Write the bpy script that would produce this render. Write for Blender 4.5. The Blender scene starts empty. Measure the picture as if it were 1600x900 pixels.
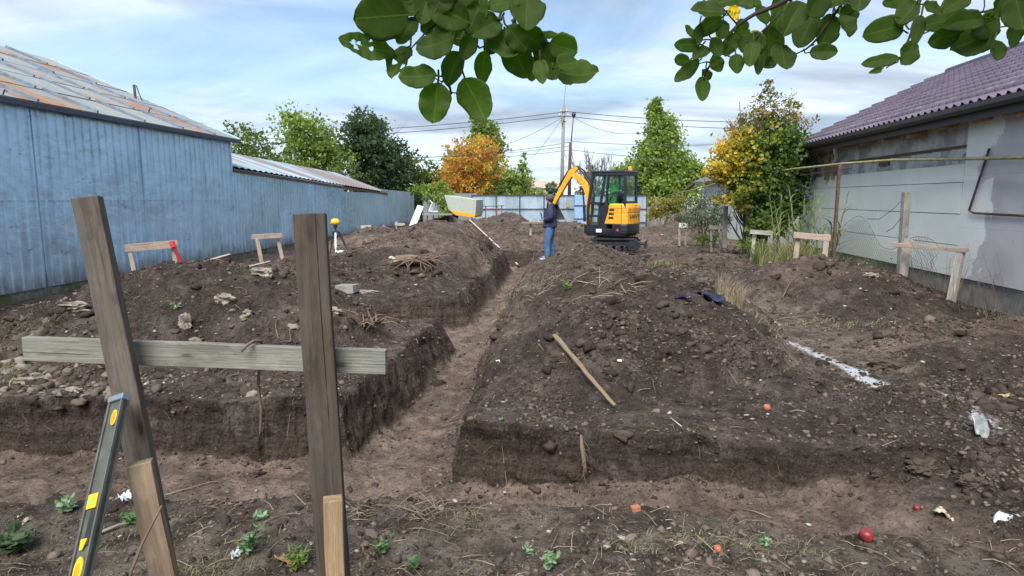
import bpy, bmesh, math, random
import numpy as np
from mathutils import Vector, Matrix, Euler
random.seed(7); RNG = np.random.default_rng(7)
R = math.radians
SC = bpy.context.scene
COL = SC.collection
# ------------------------------------------------------------------ camera, world, sun, exposure
PITCH = math.atan(0.14); CP, SP = math.cos(PITCH), math.sin(PITCH); CAMZ = 1.65
cam = bpy.data.cameras.new('camera'); cam_o = bpy.data.objects.new('camera', cam); COL.objects.link(cam_o)
cam.sensor_width = 36; cam.lens = 22.5; cam.clip_start = 0.05; cam.clip_end = 3000
cam_o.location = (0, 0, CAMZ); cam_o.rotation_euler = (R(90) - PITCH, 0, 0)
SC.camera = cam_o
SUN_EL, SUN_AZ = R(50), R(197)      # azimuth from +Y clockwise
world = bpy.data.worlds.new('World'); SC.world = world; world.use_nodes = True
wn, wl = world.node_tree.nodes, world.node_tree.links
wn.clear()
w_out = wn.new('ShaderNodeOutputWorld'); w_bg = wn.new('ShaderNodeBackground'); w_bg.inputs[1].default_value = 0.12
sky = wn.new('ShaderNodeTexSky'); sky.sky_type = 'NISHITA'; sky.sun_disc = False
sky.sun_elevation = SUN_EL; sky.sun_rotation = SUN_AZ; sky.air_density = 1.0; sky.dust_density = 0.6; sky.ozone_density = 1.5
tc = wn.new('ShaderNodeTexCoord'); sep = wn.new('ShaderNodeSeparateXYZ'); wl.new(tc.outputs['Generated'], sep.inputs[0])
def wm(op, a, b=None, clamp=False):
    n = wn.new('ShaderNodeMath'); n.operation = op; n.use_clamp = clamp
    for i, v in enumerate((a, b)):
        if v is None: continue
        if isinstance(v, (int, float)): n.inputs[i].default_value = v
        else: wl.new(v, n.inputs[i])
    return n.outputs[0]
zz = wm('ADD', wm('MAXIMUM', sep.outputs[2], 0.0), 0.16)
cv = wn.new('ShaderNodeCombineXYZ')
wl.new(wm('DIVIDE', sep.outputs[0], zz), cv.inputs[0]); wl.new(wm('DIVIDE', sep.outputs[1], zz), cv.inputs[1])
def wnoise(scale, detail, rough, dist, off, sx=1.0, rot=0.0):
    mp = wn.new('ShaderNodeMapping'); mp.inputs['Location'].default_value = off; mp.inputs['Scale'].default_value = (1, sx, 1); mp.inputs['Rotation'].default_value = (0, 0, rot)
    wl.new(cv.outputs[0], mp.inputs[0])
    n = wn.new('ShaderNodeTexNoise'); n.inputs['Scale'].default_value = scale; n.inputs['Detail'].default_value = detail
    n.inputs['Roughness'].default_value = rough; n.inputs['Distortion'].default_value = dist
    wl.new(mp.outputs[0], n.inputs[0]); return n.outputs[0]
c1 = wnoise(0.55, 9, 0.56, 0.5, (3.1, 1.7, 0), 1.9, R(-22)); c2 = wnoise(0.2, 5, 0.5, 0.3, (8.2, 4.4, 1))
cm = wm('ADD', wm('MULTIPLY', c1, 0.66), wm('MULTIPLY', c2, 0.34))
ramp = wn.new('ShaderNodeMapRange'); ramp.interpolation_type = 'SMOOTHERSTEP'
ramp.inputs['From Min'].default_value = 0.39; ramp.inputs['From Max'].default_value = 0.58
ramp.inputs['To Min'].default_value = 0.35; ramp.inputs['To Max'].default_value = 0.97
wl.new(cm, ramp.inputs['Value'])
shade = wnoise(0.8, 6, 0.55, 0.5, (1.3, 9.1, 2), 1.6, R(-15))
cr = wn.new('ShaderNodeMapRange'); cr.inputs['From Min'].default_value = 0.38; cr.inputs['From Max'].default_value = 0.60
wl.new(shade, cr.inputs['Value'])
cmix = wn.new('ShaderNodeMix'); cmix.data_type = 'RGBA'
cmix.inputs['A'].default_value = (1.6, 1.95, 2.5, 1); cmix.inputs['B'].default_value = (3.6, 4.0, 4.5, 1)
wl.new(cr.outputs[0], cmix.inputs['Factor'])
smul = wn.new('ShaderNodeMix'); smul.data_type = 'RGBA'; smul.blend_type = 'MULTIPLY'; smul.inputs['Factor'].default_value = 1
wl.new(sky.outputs[0], smul.inputs['A']); smul.inputs['B'].default_value = (.62, .70, .73, 1)
skym = wn.new('ShaderNodeMix'); skym.data_type = 'RGBA'
wl.new(ramp.outputs[0], skym.inputs['Factor']); wl.new(smul.outputs['Result'], skym.inputs['A']); wl.new(cmix.outputs['Result'], skym.inputs['B'])
wl.new(skym.outputs['Result'], w_bg.inputs[0]); wl.new(w_bg.outputs[0], w_out.inputs[0])
sun = bpy.data.lights.new('sun', 'SUN'); sun.energy = 2.7; sun.angle = R(38); sun.color = (1.0, 0.95, 0.88)
sun_o = bpy.data.objects.new('sun', sun); COL.objects.link(sun_o)
sd = Vector((math.sin(SUN_AZ) * math.cos(SUN_EL), math.cos(SUN_AZ) * math.cos(SUN_EL), math.sin(SUN_EL)))
sun_o.rotation_euler = sd.to_track_quat('Z', 'Y').to_euler(); sun_o.location = (0, -5, 12)
vs = SC.view_settings; vs.view_transform = 'Standard'; vs.look = 'None'; vs.gamma = 1; vs.exposure = 1.2; vs.use_curve_mapping = False
SC.render.engine = 'CYCLES'; SC.cycles.max_bounces = 6; SC.cycles.transparent_max_bounces = 12; SC.cycles.diffuse_bounces = 3

# ------------------------------------------------------------------ helpers
def P(px, py, Y):
    """point seen at photo pixel (px,py) at forward distance Y"""
    a = (px - 800) / 1000; d = (py - 450) / 1000
    t = Y / (CP - d * SP)
    return Vector((a * t, Y, CAMZ - (SP + d * CP) * t))

_T = np.random.default_rng(11).random((256, 256))
def vn(x, y, s=0):
    x = np.asarray(x, float) + s * 17.31; y = np.asarray(y, float) + s * 5.77
    xi = np.floor(x).astype(int); yi = np.floor(y).astype(int); fx = x - xi; fy = y - yi
    fx = fx * fx * (3 - 2 * fx); fy = fy * fy * (3 - 2 * fy)
    a = _T[xi & 255, yi & 255]; b = _T[(xi + 1) & 255, yi & 255]; c = _T[xi & 255, (yi + 1) & 255]; d = _T[(xi + 1) & 255, (yi + 1) & 255]
    return (a * (1 - fx) + b * fx) * (1 - fy) + (c * (1 - fx) + d * fx) * fy
def fbm(x, y, o=4, s=0, g=0.5):
    v = 0; a = 1; t = 0
    for i in range(o):
        ang = 0.6 * i; cx, sx = math.cos(ang), math.sin(ang)
        v = v + a * vn((x * cx - y * sx) * 2 ** i, (x * sx + y * cx) * 2 ** i, s + i * 3); t += a; a *= g
    return v / t * 2 - 1
def sst(a, b, x):
    t = np.clip((x - a) / (b - a), 0, 1); return t * t * (3 - 2 * t)

def tag(o, label=None, cat=None, group=None, kind=None):
    if label: o['label'] = label
    if cat: o['category'] = cat
    if group: o['group'] = group
    if kind: o['kind'] = kind
    return o
def thing(name, loc, label, cat, group=None, rz=0.0):
    o = bpy.data.objects.new(name, None); COL.objects.link(o); o.location = loc; o.rotation_euler = (0, 0, rz)
    o.empty_display_size = 0.1
    return tag(o, label, cat, group)
def world_off(p):
    v = Vector((0, 0, 0))
    while p is not None: v += p.location; p = p.parent
    return v

class MB:
    def __init__(s): s.v = []; s.f = []; s.g = []; s.c = []
    def add(s, vs, fs, gs=None, c=0.5):
        b = len(s.v); s.v += [tuple(v) for v in vs]; s.f += [tuple(b + i for i in f) for f in fs]
        s.g += [tuple(v) for v in (gs if gs is not None else vs)]; s.c += [c] * len(vs); return s
    def bar(s, p0, p1, w, t, side=(1, 0, 0), w1=None, t1=None, nseg=1, wob=0.0, c=0.5, goff=None):
        """beam p0->p1, width w along side, thickness t across"""
        p0, p1 = Vector(p0), Vector(p1); d = p1 - p0; L = d.length; d.normalize()
        sx = Vector(side); sx = (sx - d * sx.dot(d)).normalized(); sy = d.cross(sx)
        w1 = w if w1 is None else w1; t1 = t if t1 is None else t1
        vs, gs = [], []; go = goff if goff is not None else random.random() * 9
        for k in range(nseg + 1):
            q = k / nseg; ww = (w + (w1 - w) * q) / 2; tt = (t + (t1 - t) * q) / 2; c0 = p0 + d * L * q
            if 0 < k < nseg: c0 = c0 + sx * random.uniform(-wob, wob) + sy * random.uniform(-wob, wob)
            for a, b in ((-1, -1), (1, -1), (1, 1), (-1, 1)):
                j = random.uniform(-wob, wob) * .5
                vs.append(c0 + sx * (a * ww + j) + sy * (b * tt)); gs.append((a * ww + go, b * tt + go * 1.7, L * q))
        fs = [(0, 3, 2, 1), tuple(4 * nseg + i for i in (0, 1, 2, 3))]
        for k in range(nseg):
            for i in range(4):
                fs.append((4 * k + i, 4 * k + (i + 1) % 4, 4 * k + 4 + (i + 1) % 4, 4 * k + 4 + i))
        return s.add(vs, fs, gs, c)
    def box(s, lo, hi, c=0.5):
        x0, y0, z0 = lo; x1, y1, z1 = hi
        vs = [(x0, y0, z0), (x1, y0, z0), (x1, y1, z0), (x0, y1, z0), (x0, y0, z1), (x1, y0, z1), (x1, y1, z1), (x0, y1, z1)]
        return s.add(vs, [(0, 3, 2, 1), (4, 5, 6, 7), (0, 1, 5, 4), (1, 2, 6, 5), (2, 3, 7, 6), (3, 0, 4, 7)], None, c)
    def tube(s, pts, r, n=6, cap=True, c=0.5):
        pts = [Vector(p) for p in pts]; m = len(pts)
        rs = r if isinstance(r, (list, tuple)) else [r] * m
        vs, gs, fs = [], [], []; L = 0; up = None
        for k in range(m):
            d = (pts[min(k + 1, m - 1)] - pts[max(k - 1, 0)])
            if d.length < 1e-9: d = Vector((0, 0, 1))
            d.normalize()
            if up is None: up = Vector((0, 0, 1)) if abs(d.z) < .9 else Vector((1, 0, 0))
            a = d.cross(up)
            if a.length < 1e-4: a = d.cross(Vector((1, 0.2, 0)))
            a.normalize(); b = a.cross(d); up = b
            if k: L += (pts[k] - pts[k - 1]).length
            for i in range(n):
                t = 2 * math.pi * i / n
                vs.append(pts[k] + a * math.cos(t) * rs[k] + b * math.sin(t) * rs[k]); gs.append((math.cos(t) * rs[k], math.sin(t) * rs[k], L))
        for k in range(m - 1):
            for i in range(n): fs.append((n * k + i, n * k + (i + 1) % n, n * k + n + (i + 1) % n, n * k + n + i))
        if cap and n > 2: fs += [tuple(range(n - 1, -1, -1)), tuple(n * (m - 1) + i for i in range(n))]
        return s.add(vs, fs, gs, c)
    def prism(s, poly, axis_o, ex, ey, ez, depth, c=0.5):
        """extrude 2D poly (in ex,ey) along ez by depth from origin axis_o"""
        o = Vector(axis_o); ex, ey, ez = Vector(ex), Vector(ey), Vector(ez); n = len(poly)
        vs = [o + ex * x + ey * y for x, y in poly] + [o + ex * x + ey * y + ez * depth for x, y in poly]
        fs = [tuple(range(n - 1, -1, -1)), tuple(range(n, 2 * n))] + [(i, (i + 1) % n, n + (i + 1) % n, n + i) for i in range(n)]
        return s.add(vs, fs, None, c)
    def lathe(s, prof, o=(0, 0, 0), n=16, ax='Z', c=0.5):
        vs = []; m = len(prof); o = Vector(o)
        for r, z in prof:
            for i in range(n):
                t = 2 * math.pi * i / n; q = (r * math.cos(t), r * math.sin(t), z)
                if ax == 'X': q = (q[2], q[0], q[1])
                if ax == 'Y': q = (q[1], q[2], q[0])
                vs.append(o + Vector(q))
        fs = [(n * k + i, n * k + (i + 1) % n, n * k + n + (i + 1) % n, n * k + n + i) for k in range(m - 1) for i in range(n)]
        fs += [tuple(range(n - 1, -1, -1)), tuple(n * (m - 1) + i for i in range(n))]
        return s.add(vs, fs, None, c)
    def blob(s, p, r, sub=1, amp=.25, sq=(1, 1, 1), c=0.5):
        bm = bmesh.new(); bmesh.ops.create_icosphere(bm, subdivisions=sub, radius=1)
        o = random.random() * 90; vs = []
        for v in bm.verts:
            k = 1 + amp * float(fbm(v.co.x * 1.5 + o, v.co.y * 1.5 + v.co.z * 1.9 + o, 5, 0, .62)) * 1.7
            vs.append(Vector(p) + Vector((v.co.x * sq[0], v.co.y * sq[1], v.co.z * sq[2])) * r * k)
        fs = [tuple(v.index for v in f.verts) for f in bm.faces]; bm.free()
        return s.add(vs, fs, None, c)
    def build(s, name, mat, parent=None, smooth=False, bevel=0.0, local=False, fixn=True):
        v = np.array(s.v, float)
        if parent is not None:
            off = Vector((0, 0, 0)) if local else world_off(parent)
        else:
            off = Vector(((v[:, 0].min() + v[:, 0].max()) / 2, (v[:, 1].min() + v[:, 1].max()) / 2, v[:, 2].min()))
        v = v - np.array(off)
        me = bpy.data.meshes.new(name); me.from_pydata(v.tolist(), [], s.f); me.update()
        a = me.attributes.new('gco', 'FLOAT_VECTOR', 'POINT'); a.data.foreach_set('vector', np.array(s.g, 'f').ravel())
        a = me.attributes.new('tint', 'FLOAT', 'POINT'); a.data.foreach_set('value', np.array(s.c, 'f'))
        if fixn and len(s.f) < 60000:
            bm = bmesh.new(); bm.from_mesh(me); bmesh.ops.recalc_face_normals(bm, faces=bm.faces); bm.to_mesh(me); bm.free()
        if smooth: me.shade_smooth()
        me.materials.append(mat)
        o = bpy.data.objects.new(name, me); COL.objects.link(o)
        if parent is not None: o.parent = parent
        else: o.location = off
        if bevel > 0:
            b = o.modifiers.new('bevel', 'BEVEL'); b.width = bevel; b.segments = 2; b.limit_method = 'ANGLE'; b.angle_limit = R(40)
        return o

def quick_mesh(name, V, F, mat, attrs=None, parent=None, smooth=False):
    """numpy mesh: V (n,3), F (m,k) all the same size"""
    me = bpy.data.meshes.new(name); n, (m, k) = len(V), F.shape
    off = world_off(parent) if parent is not None else Vector((0, 0, 0))
    me.vertices.add(n); me.vertices.foreach_set('co', (V - np.array(off)).astype('f').ravel())
    me.loops.add(m * k); me.loops.foreach_set('vertex_index', F.astype('i').ravel())
    me.polygons.add(m); me.polygons.foreach_set('loop_start', (np.arange(m) * k).astype('i'))
    try: me.polygons.foreach_set('loop_total', np.full(m, k, 'i'))
    except Exception: pass
    for an, av in (attrs or {}).items():
        if av.ndim == 1:
            a = me.attributes.new(an, 'FLOAT', 'POINT'); a.data.foreach_set('value', av.astype('f'))
        else:
            a = me.attributes.new(an, 'FLOAT_COLOR', 'POINT'); a.data.foreach_set('color', av.astype('f').ravel())
    me.update(calc_edges=True); me.validate()
    if smooth: me.shade_smooth()
    me.materials.append(mat)
    o = bpy.data.objects.new(name, me); COL.objects.link(o)
    if parent is not None: o.parent = parent
    return o

# ------------------------------------------------------------------ materials
class NT:
    def __init__(s, name):
        s.m = bpy.data.materials.new(name); s.m.use_nodes = True; s.n = s.m.node_tree.nodes; s.l = s.m.node_tree.links
        s.b = s.n['Principled BSDF']; s.out = s.n['Material Output']; s.tc = s.n.new('ShaderNodeTexCoord')
        s.obj = s.tc.outputs['Object']
        s.geo = s.n.new('ShaderNodeNewGeometry'); s.pos = s.geo.outputs['Position']
    def attr(s, name, out='Vector'):
        a = s.n.new('ShaderNodeAttribute'); a.attribute_name = name; return a.outputs[out]
    def maps(s, vec, scale=(1, 1, 1), rot=(0, 0, 0), loc=(0, 0, 0)):
        m = s.n.new('ShaderNodeMapping'); m.inputs['Scale'].default_value = scale; m.inputs['Rotation'].default_value = rot; m.inputs['Location'].default_value = loc
        s.l.new(vec, m.inputs[0]); return m.outputs[0]
    def noise(s, vec, scale, detail=4, rough=.55, dist=0.0):
        n = s.n.new('ShaderNodeTexNoise'); n.inputs['Scale'].default_value = scale; n.inputs['Detail'].default_value = detail
        n.inputs['Roughness'].default_value = rough; n.inputs['Distortion'].default_value = dist; s.l.new(vec, n.inputs[0]); return n.outputs[0]
    def vor(s, vec, scale, feat='F1', out='Distance'):
        n = s.n.new('ShaderNodeTexVoronoi'); n.feature = feat; n.inputs['Scale'].default_value = scale; s.l.new(vec, n.inputs[0]); return n.outputs[out]
    def math(s, op, a, b=None, clamp=False):
        n = s.n.new('ShaderNodeMath'); n.operation = op; n.use_clamp = clamp
        for i, v in enumerate((a, b)):
            if v is None: continue
            if isinstance(v, (int, float)): n.inputs[i].default_value = v
            else: s.l.new(v, n.inputs[i])
        return n.outputs[0]
    def rng(s, v, a, b, c=0.0, d=1.0, sm=True):
        n = s.n.new('ShaderNodeMapRange'); n.interpolation_type = 'SMOOTHSTEP' if sm else 'LINEAR'
        for i, q in zip(('From Min', 'From Max', 'To Min', 'To Max'), (a, b, c, d)): n.inputs[i].default_value = q
        s.l.new(v, n.inputs['Value']); return n.outputs[0]
    def mix(s, f, a, b, mode='MIX'):
        n = s.n.new('ShaderNodeMix'); n.data_type = 'RGBA'; n.blend_type = mode
        for k, v in (('Factor', f), ('A', a), ('B', b)):
            if isinstance(v, (int, float)): n.inputs[k].default_value = v
            elif isinstance(v, tuple): n.inputs[k].default_value = v if len(v) == 4 else (*v, 1)
            else: s.l.new(v, n.inputs[k])
        return n.outputs['Result']
    def ramp(s, v, stops):
        n = s.n.new('ShaderNodeValToRGB'); e = n.color_ramp.elements
        while len(e) < len(stops): e.new(0.5)
        for k, (p, c) in enumerate(stops): e[k].position = p; e[k].color = (*c, 1)
        s.l.new(v, n.inputs[0]); return n.outputs[0]
    def bump(s, h, strength=.5, dist=.01, nrm=None):
        n = s.n.new('ShaderNodeBump'); n.inputs['Strength'].default_value = strength; n.inputs['Distance'].default_value = dist
        s.l.new(h, n.inputs['Height'])
        if nrm is not None: s.l.new(nrm, n.inputs['Normal'])
        return n.outputs[0]
    def done(s, col=None, rough=.6, nrm=None, metal=0.0, spec=None, **kw):
        for k, v in (('Base Color', col), ('Roughness', rough), ('Normal', nrm), ('Metallic', metal), ('Specular IOR Level', spec)):
            if v is None: continue
            if isinstance(v, (int, float)): s.b.inputs[k].default_value = v
            elif isinstance(v, tuple): s.b.inputs[k].default_value = (*v, 1)
            else: s.l.new(v, s.b.inputs[k])
        for k, v in kw.items(): s.b.inputs[k.replace('_', ' ')].default_value = v
        return s.m

def m_plain(name, col, rough=.55, metal=0., var=.15, scale=8, bump=.15, spec=None, dirt=None):
    t = NT(name); n = t.noise(t.obj, scale, 6, .6); n2 = t.noise(t.obj, scale * 7, 4, .6)
    c = t.mix(t.rng(n, .3, .7), tuple(x * (1 - var) for x in col), tuple(min(1, x * (1 + var)) for x in col))
    if dirt: c = t.mix(t.rng(n2, .5, .72, 0, dirt), c, (.10, .075, .055))
    return t.done(c, rough, t.bump(n2, bump, .004), metal, spec)
def m_wood(name, c0, c1, grey=None, dark=.45):
    t = NT(name); g = t.attr('gco')
    gr = t.noise(t.maps(g, (38, 38, 1.5)), 1.0, 8, .62, 1.6)
    big = t.noise(t.maps(g, (9, 9, 1.2)), 1.0, 4, .5, .3)
    fine = t.noise(t.maps(g, (220, 220, 6)), 1.0, 3, .5)
    c = t.mix(t.rng(gr, .2, .8), c0, c1)
    if grey: c = t.mix(t.rng(big, .4, .62, 0, .8), c, grey)
    c = t.mix(t.rng(fine, .55, .75, 0, dark), c, tuple(x * .35 for x in c0))
    kn = t.vor(t.maps(g, (10, 10, 3.4)), 1.0)
    c = t.mix(t.rng(kn, .05, .11, .85, 0), c, tuple(x * .3 for x in c0)); c = t.mix(t.rng(kn, .11, .2, .35, 0), c, tuple(x * .7 for x in c0))
    ck = t.noise(t.maps(g, (85, 85, 1.1)), 1.0, 2, .4, .25); c = t.mix(t.rng(ck, .69, .715, 0, .85), c, tuple(x * .16 for x in c0))
    bl = t.noise(t.maps(g, (14, 14, 5)), 1.0, 6, .7); c = t.mix(t.rng(bl, .52, .68, 0, .45), c, tuple(x * 1.35 for x in c1)); c = t.mix(t.rng(bl, .46, .34, 0, .5), c, tuple(x * .6 for x in c0))
    h = t.math('ADD', t.math('MULTIPLY', gr, .7), t.math('MULTIPLY', fine, .5))
    return t.done(c, .82, t.bump(h, .75, .006), spec=.25)

M = {}
M['wood_grey'] = m_wood('weathered_wood', (.075, .060, .048), (.15, .125, .10), (.10, .095, .088))
M['wood_dark'] = m_wood('dark_weathered_wood', (.045, .034, .026), (.095, .075, .060), (.07, .062, .056))
M['wood_board'] = m_wood('grey_board_wood', (.155, .15, .125), (.26, .255, .22), (.20, .205, .18), .3)
M['wood_new'] = m_wood('fresh_cut_wood', (.26, .17, .085), (.40, .28, .16), (.20, .16, .11), .25)
M['wood_stake'] = m_wood('brown_stake_wood', (.17, .115, .07), (.28, .205, .14), (.16, .14, .11), .35)
M['wood_pale'] = m_wood('pale_board_wood', (.33, .28, .22), (.50, .45, .38), (.36, .34, .31), .25)
M['wood_pink'] = m_wood('pinkish_board_wood', (.32, .23, .18), (.47, .36, .30), (.34, .30, .27), .25)
M['bark'] = m_wood('bark', (.045, .035, .027), (.11, .09, .07), (.08, .075, .06))
M['root'] = m_wood('root_bark', (.10, .065, .045), (.26, .19, .14), (.15, .11, .085))
M['twig'] = m_wood('twig_bark', (.02, .014, .012), (.055, .04, .034))
M['straw'] = m_plain('dry_straw', (.27, .22, .145), .8, var=.45, scale=3)
M['concrete'] = m_plain('concrete', (.25, .24, .215), .9, var=.3, scale=5, bump=.6, dirt=.5)
M['stone'] = m_plain('stone', (.25, .215, .175), .9, var=.45, scale=9, bump=.8, dirt=.7)
M['rust'] = m_plain('rusty_steel', (.11, .06, .045), .8, var=.4, scale=14, bump=.4)
M['yellowpipe'] = m_plain('yellow_paint_worn', (.31, .275, .13), .6, var=.3, scale=12, dirt=.5)
M['darkmetal'] = m_plain('dark_paint', (.035, .035, .04), .45, var=.2)
M['black'] = m_plain('black_rubber', (.018, .018, .02), .7, var=.3, scale=6, dirt=.35)
M['exc_orange'] = m_plain('machine_orange_paint', (.78, .37, .025), .4, var=.10, scale=3, dirt=.45)
M['exc_black'] = m_plain('machine_charcoal_paint', (.018, .021, .030), .35, var=.2, scale=5, dirt=.3)
M['white'] = m_plain('white_plastic', (.72, .73, .74), .5, var=.06, dirt=.15)
M['orange'] = m_plain('orange_plastic', (.85, .25, .03), .4, var=.05)
M['yellow'] = m_plain('yellow_plastic', (.80, .48, .015), .4, var=.06)
M['green_vial'] = m_plain('green_vial', (.35, .62, .06), .15, var=.1)
M['level'] = m_plain('grey_green_level_paint', (.080, .088, .078), .5, var=.25, scale=20, dirt=.5)
M['red'] = m_plain('red_paint', (.55, .05, .06), .5, var=.15)
M['apple'] = m_plain('apple_skin', (.27, .03, .035), .4, var=.5, scale=22)
M['apple2'] = m_plain('pale_apple_skin', (.45, .14, .08), .45, var=.35, scale=22)
M['brick'] = m_plain('brick', (.36, .13, .075), .9, var=.25, scale=20, bump=.5)
M['plastic_sheet'] = m_plain('navy_plastic', (.016, .018, .040), .3, var=.3)
M['foil'] = m_plain('grey_film', (.24, .25, .26), .35, var=.4, scale=14)
M['skin'] = m_plain('skin', (.40, .22, .15), .55, var=.08)
M['navy'] = m_plain('navy_cloth', (.028, .034, .075), .9, var=.2, scale=9, bump=.3)
M['jeans'] = m_plain('denim', (.055, .12, .25), .9, var=.3, scale=7, bump=.35)
M['hair'] = m_plain('grey_cap_cloth', (.085, .075, .07), .9, var=.3, scale=12)
M['hivis'] = m_plain('hivis_green_cloth', (.10, .72, .10), .75, var=.1)
M['teal'] = m_plain('teal_cloth', (.03, .22, .22), .85, var=.15)
M['dbirch'] = m_plain('pole_concrete', (.22, .205, .19), .85, var=.2, dirt=.2)
M['wire'] = m_plain('cable_black', (.04, .04, .045), .5)
def m_glass(name, col=(.88, .97, .95), a=.35):
    t = NT(name); gl = t.n.new('ShaderNodeBsdfGlossy'); gl.inputs['Roughness'].default_value = .03; gl.inputs['Color'].default_value = (.9, .95, 1, 1)
    tr = t.n.new('ShaderNodeBsdfTransparent'); tr.inputs['Color'].default_value = (*col, 1)
    fr = t.n.new('ShaderNodeFresnel'); fr.inputs[0].default_value = 1.5
    mx = t.n.new('ShaderNodeMixShader'); t.l.new(t.math('ADD', fr.outputs[0], a * .25), mx.inputs[0]); t.l.new(tr.outputs[0], mx.inputs[1]); t.l.new(gl.outputs[0], mx.inputs[2])
    t.l.new(mx.outputs[0], t.out.inputs[0]); return t.m
M['glass'] = m_glass('cab_glass')
def m_leaf(name, stops, trans=.45, rough=.5, spec=.35):
    t = NT(name); a = t.attr('tint', 'Fac'); n = t.noise(t.pos, 30, 3)
    v = t.math('ADD', a, t.math('MULTIPLY', t.math('SUBTRACT', n, .5), .25), clamp=True)
    c = t.ramp(v, stops); t.done(c, rough, spec=spec)
    tr = t.n.new('ShaderNodeBsdfTranslucent'); t.l.new(t.mix(1.0, c, (1.15, 1.3, .7), 'MULTIPLY'), tr.inputs[0])
    mx = t.n.new('ShaderNodeMixShader'); mx.inputs[0].default_value = trans
    t.l.new(t.b.outputs[0], mx.inputs[1]); t.l.new(tr.outputs[0], mx.inputs[2]); t.l.new(mx.outputs[0], t.out.inputs[0]); return t.m
M['lf_dark'] = m_leaf('leaves_dark', [(0, (.030, .050, .030)), (.5, (.065, .10, .052)), (1, (.12, .17, .085))])
M['lf_mid'] = m_leaf('leaves_mid', [(0, (.07, .10, .025)), (.5, (.14, .20, .045)), (1, (.25, .32, .08))])
M['lf_light'] = m_leaf('leaves_light', [(0, (.13, .18, .045)), (.5, (.24, .33, .075)), (1, (.38, .46, .13))])
M['lf_orange'] = m_leaf('leaves_orange', [(0, (.22, .10, .06)), (.3, (.55, .24, .07)), (.6, (.70, .42, .08)), (.85, (.52, .48, .10)), (1, (.30, .38, .09))])
M['lf_bush'] = m_leaf('leaves_turning', [(0, (.045, .085, .022)), (.40, (.09, .16, .035)), (.58, (.24, .27, .05)), (.75, (.55, .42, .05)), (1, (.65, .42, .06))])
M['lf_bushtop'] = m_leaf('leaves_sparse_brown', [(0, (.10, .11, .04)), (.5, (.25, .22, .08)), (.8, (.42, .29, .08)), (1, (.5, .34, .1))])
M['lf_grey'] = m_leaf('leaves_greygreen', [(0, (.06, .08, .055)), (.5, (.12, .16, .10)), (1, (.20, .24, .15))])
M['lf_yell'] = m_leaf('leaves_yellowing', [(0, (.12, .12, .03)), (.5, (.30, .26, .05)), (1, (.42, .36, .10))])
M['grass'] = m_leaf('grass_blades', [(0, (.10, .16, .04)), (.5, (.16, .24, .07)), (.8, (.30, .30, .14)), (1, (.36, .31, .19))], .3)
M['weed'] = m_leaf('weed_leaves', [(0, (.06, .12, .04)), (.5, (.12, .22, .08)), (1, (.28, .40, .26))], .3)
# big leaf close to the camera
def m_bigleaf():
    t = NT('branch_leaf'); g = t.attr('gco'); a = t.attr('tint', 'Fac')
    sp = t.n.new('ShaderNodeSeparateXYZ'); t.l.new(g, sp.inputs[0])
    ax = t.math('ABSOLUTE', sp.outputs[0])
    mid = t.rng(ax, 0.0, .035, 1, 0)
    wv = t.math('SINE', t.math('MULTIPLY', t.math('SUBTRACT', sp.outputs[1], t.math('MULTIPLY', ax, .75)), 38))
    vein = t.rng(wv, .86, 1.0, 0, .55)
    n = t.noise(g, 5, 5, .6); c = t.ramp(t.math('ADD', a, t.math('MULTIPLY', t.math('SUBTRACT', n, .5), .5), clamp=True),
        [(0, (.052, .080, .020)), (.5, (.086, .128, .030)), (.85, (.14, .18, .045)), (1, (.50, .36, .05))])
    c = t.mix(t.math('MAXIMUM', mid, t.math('MULTIPLY', vein, .45)), c, t.mix(1.0, c, (1.5, 1.45, 1.3), 'MULTIPLY'))
    sp2 = t.noise(g, 26, 2); c = t.mix(t.rng(sp2, .68, .74, 0, .8), c, (.10, .06, .02))
    nb = t.bump(t.math('ADD', t.math('MAXIMUM', mid, vein), n), .3, .002)
    t.done(c, .55, nb, spec=.22)
    tr = t.n.new('ShaderNodeBsdfTranslucent'); t.l.new(t.mix(1.0, c, (3.3, 3.7, 1.3), 'MULTIPLY'), tr.inputs[0])
    mx = t.n.new('ShaderNodeMixShader'); mx.inputs[0].default_value = .68
    t.l.new(t.b.outputs[0], mx.inputs[1]); t.l.new(tr.outputs[0], mx.inputs[2]); t.l.new(mx.outputs[0], t.out.inputs[0]); return t.m
M['bigleaf'] = m_bigleaf()
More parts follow.
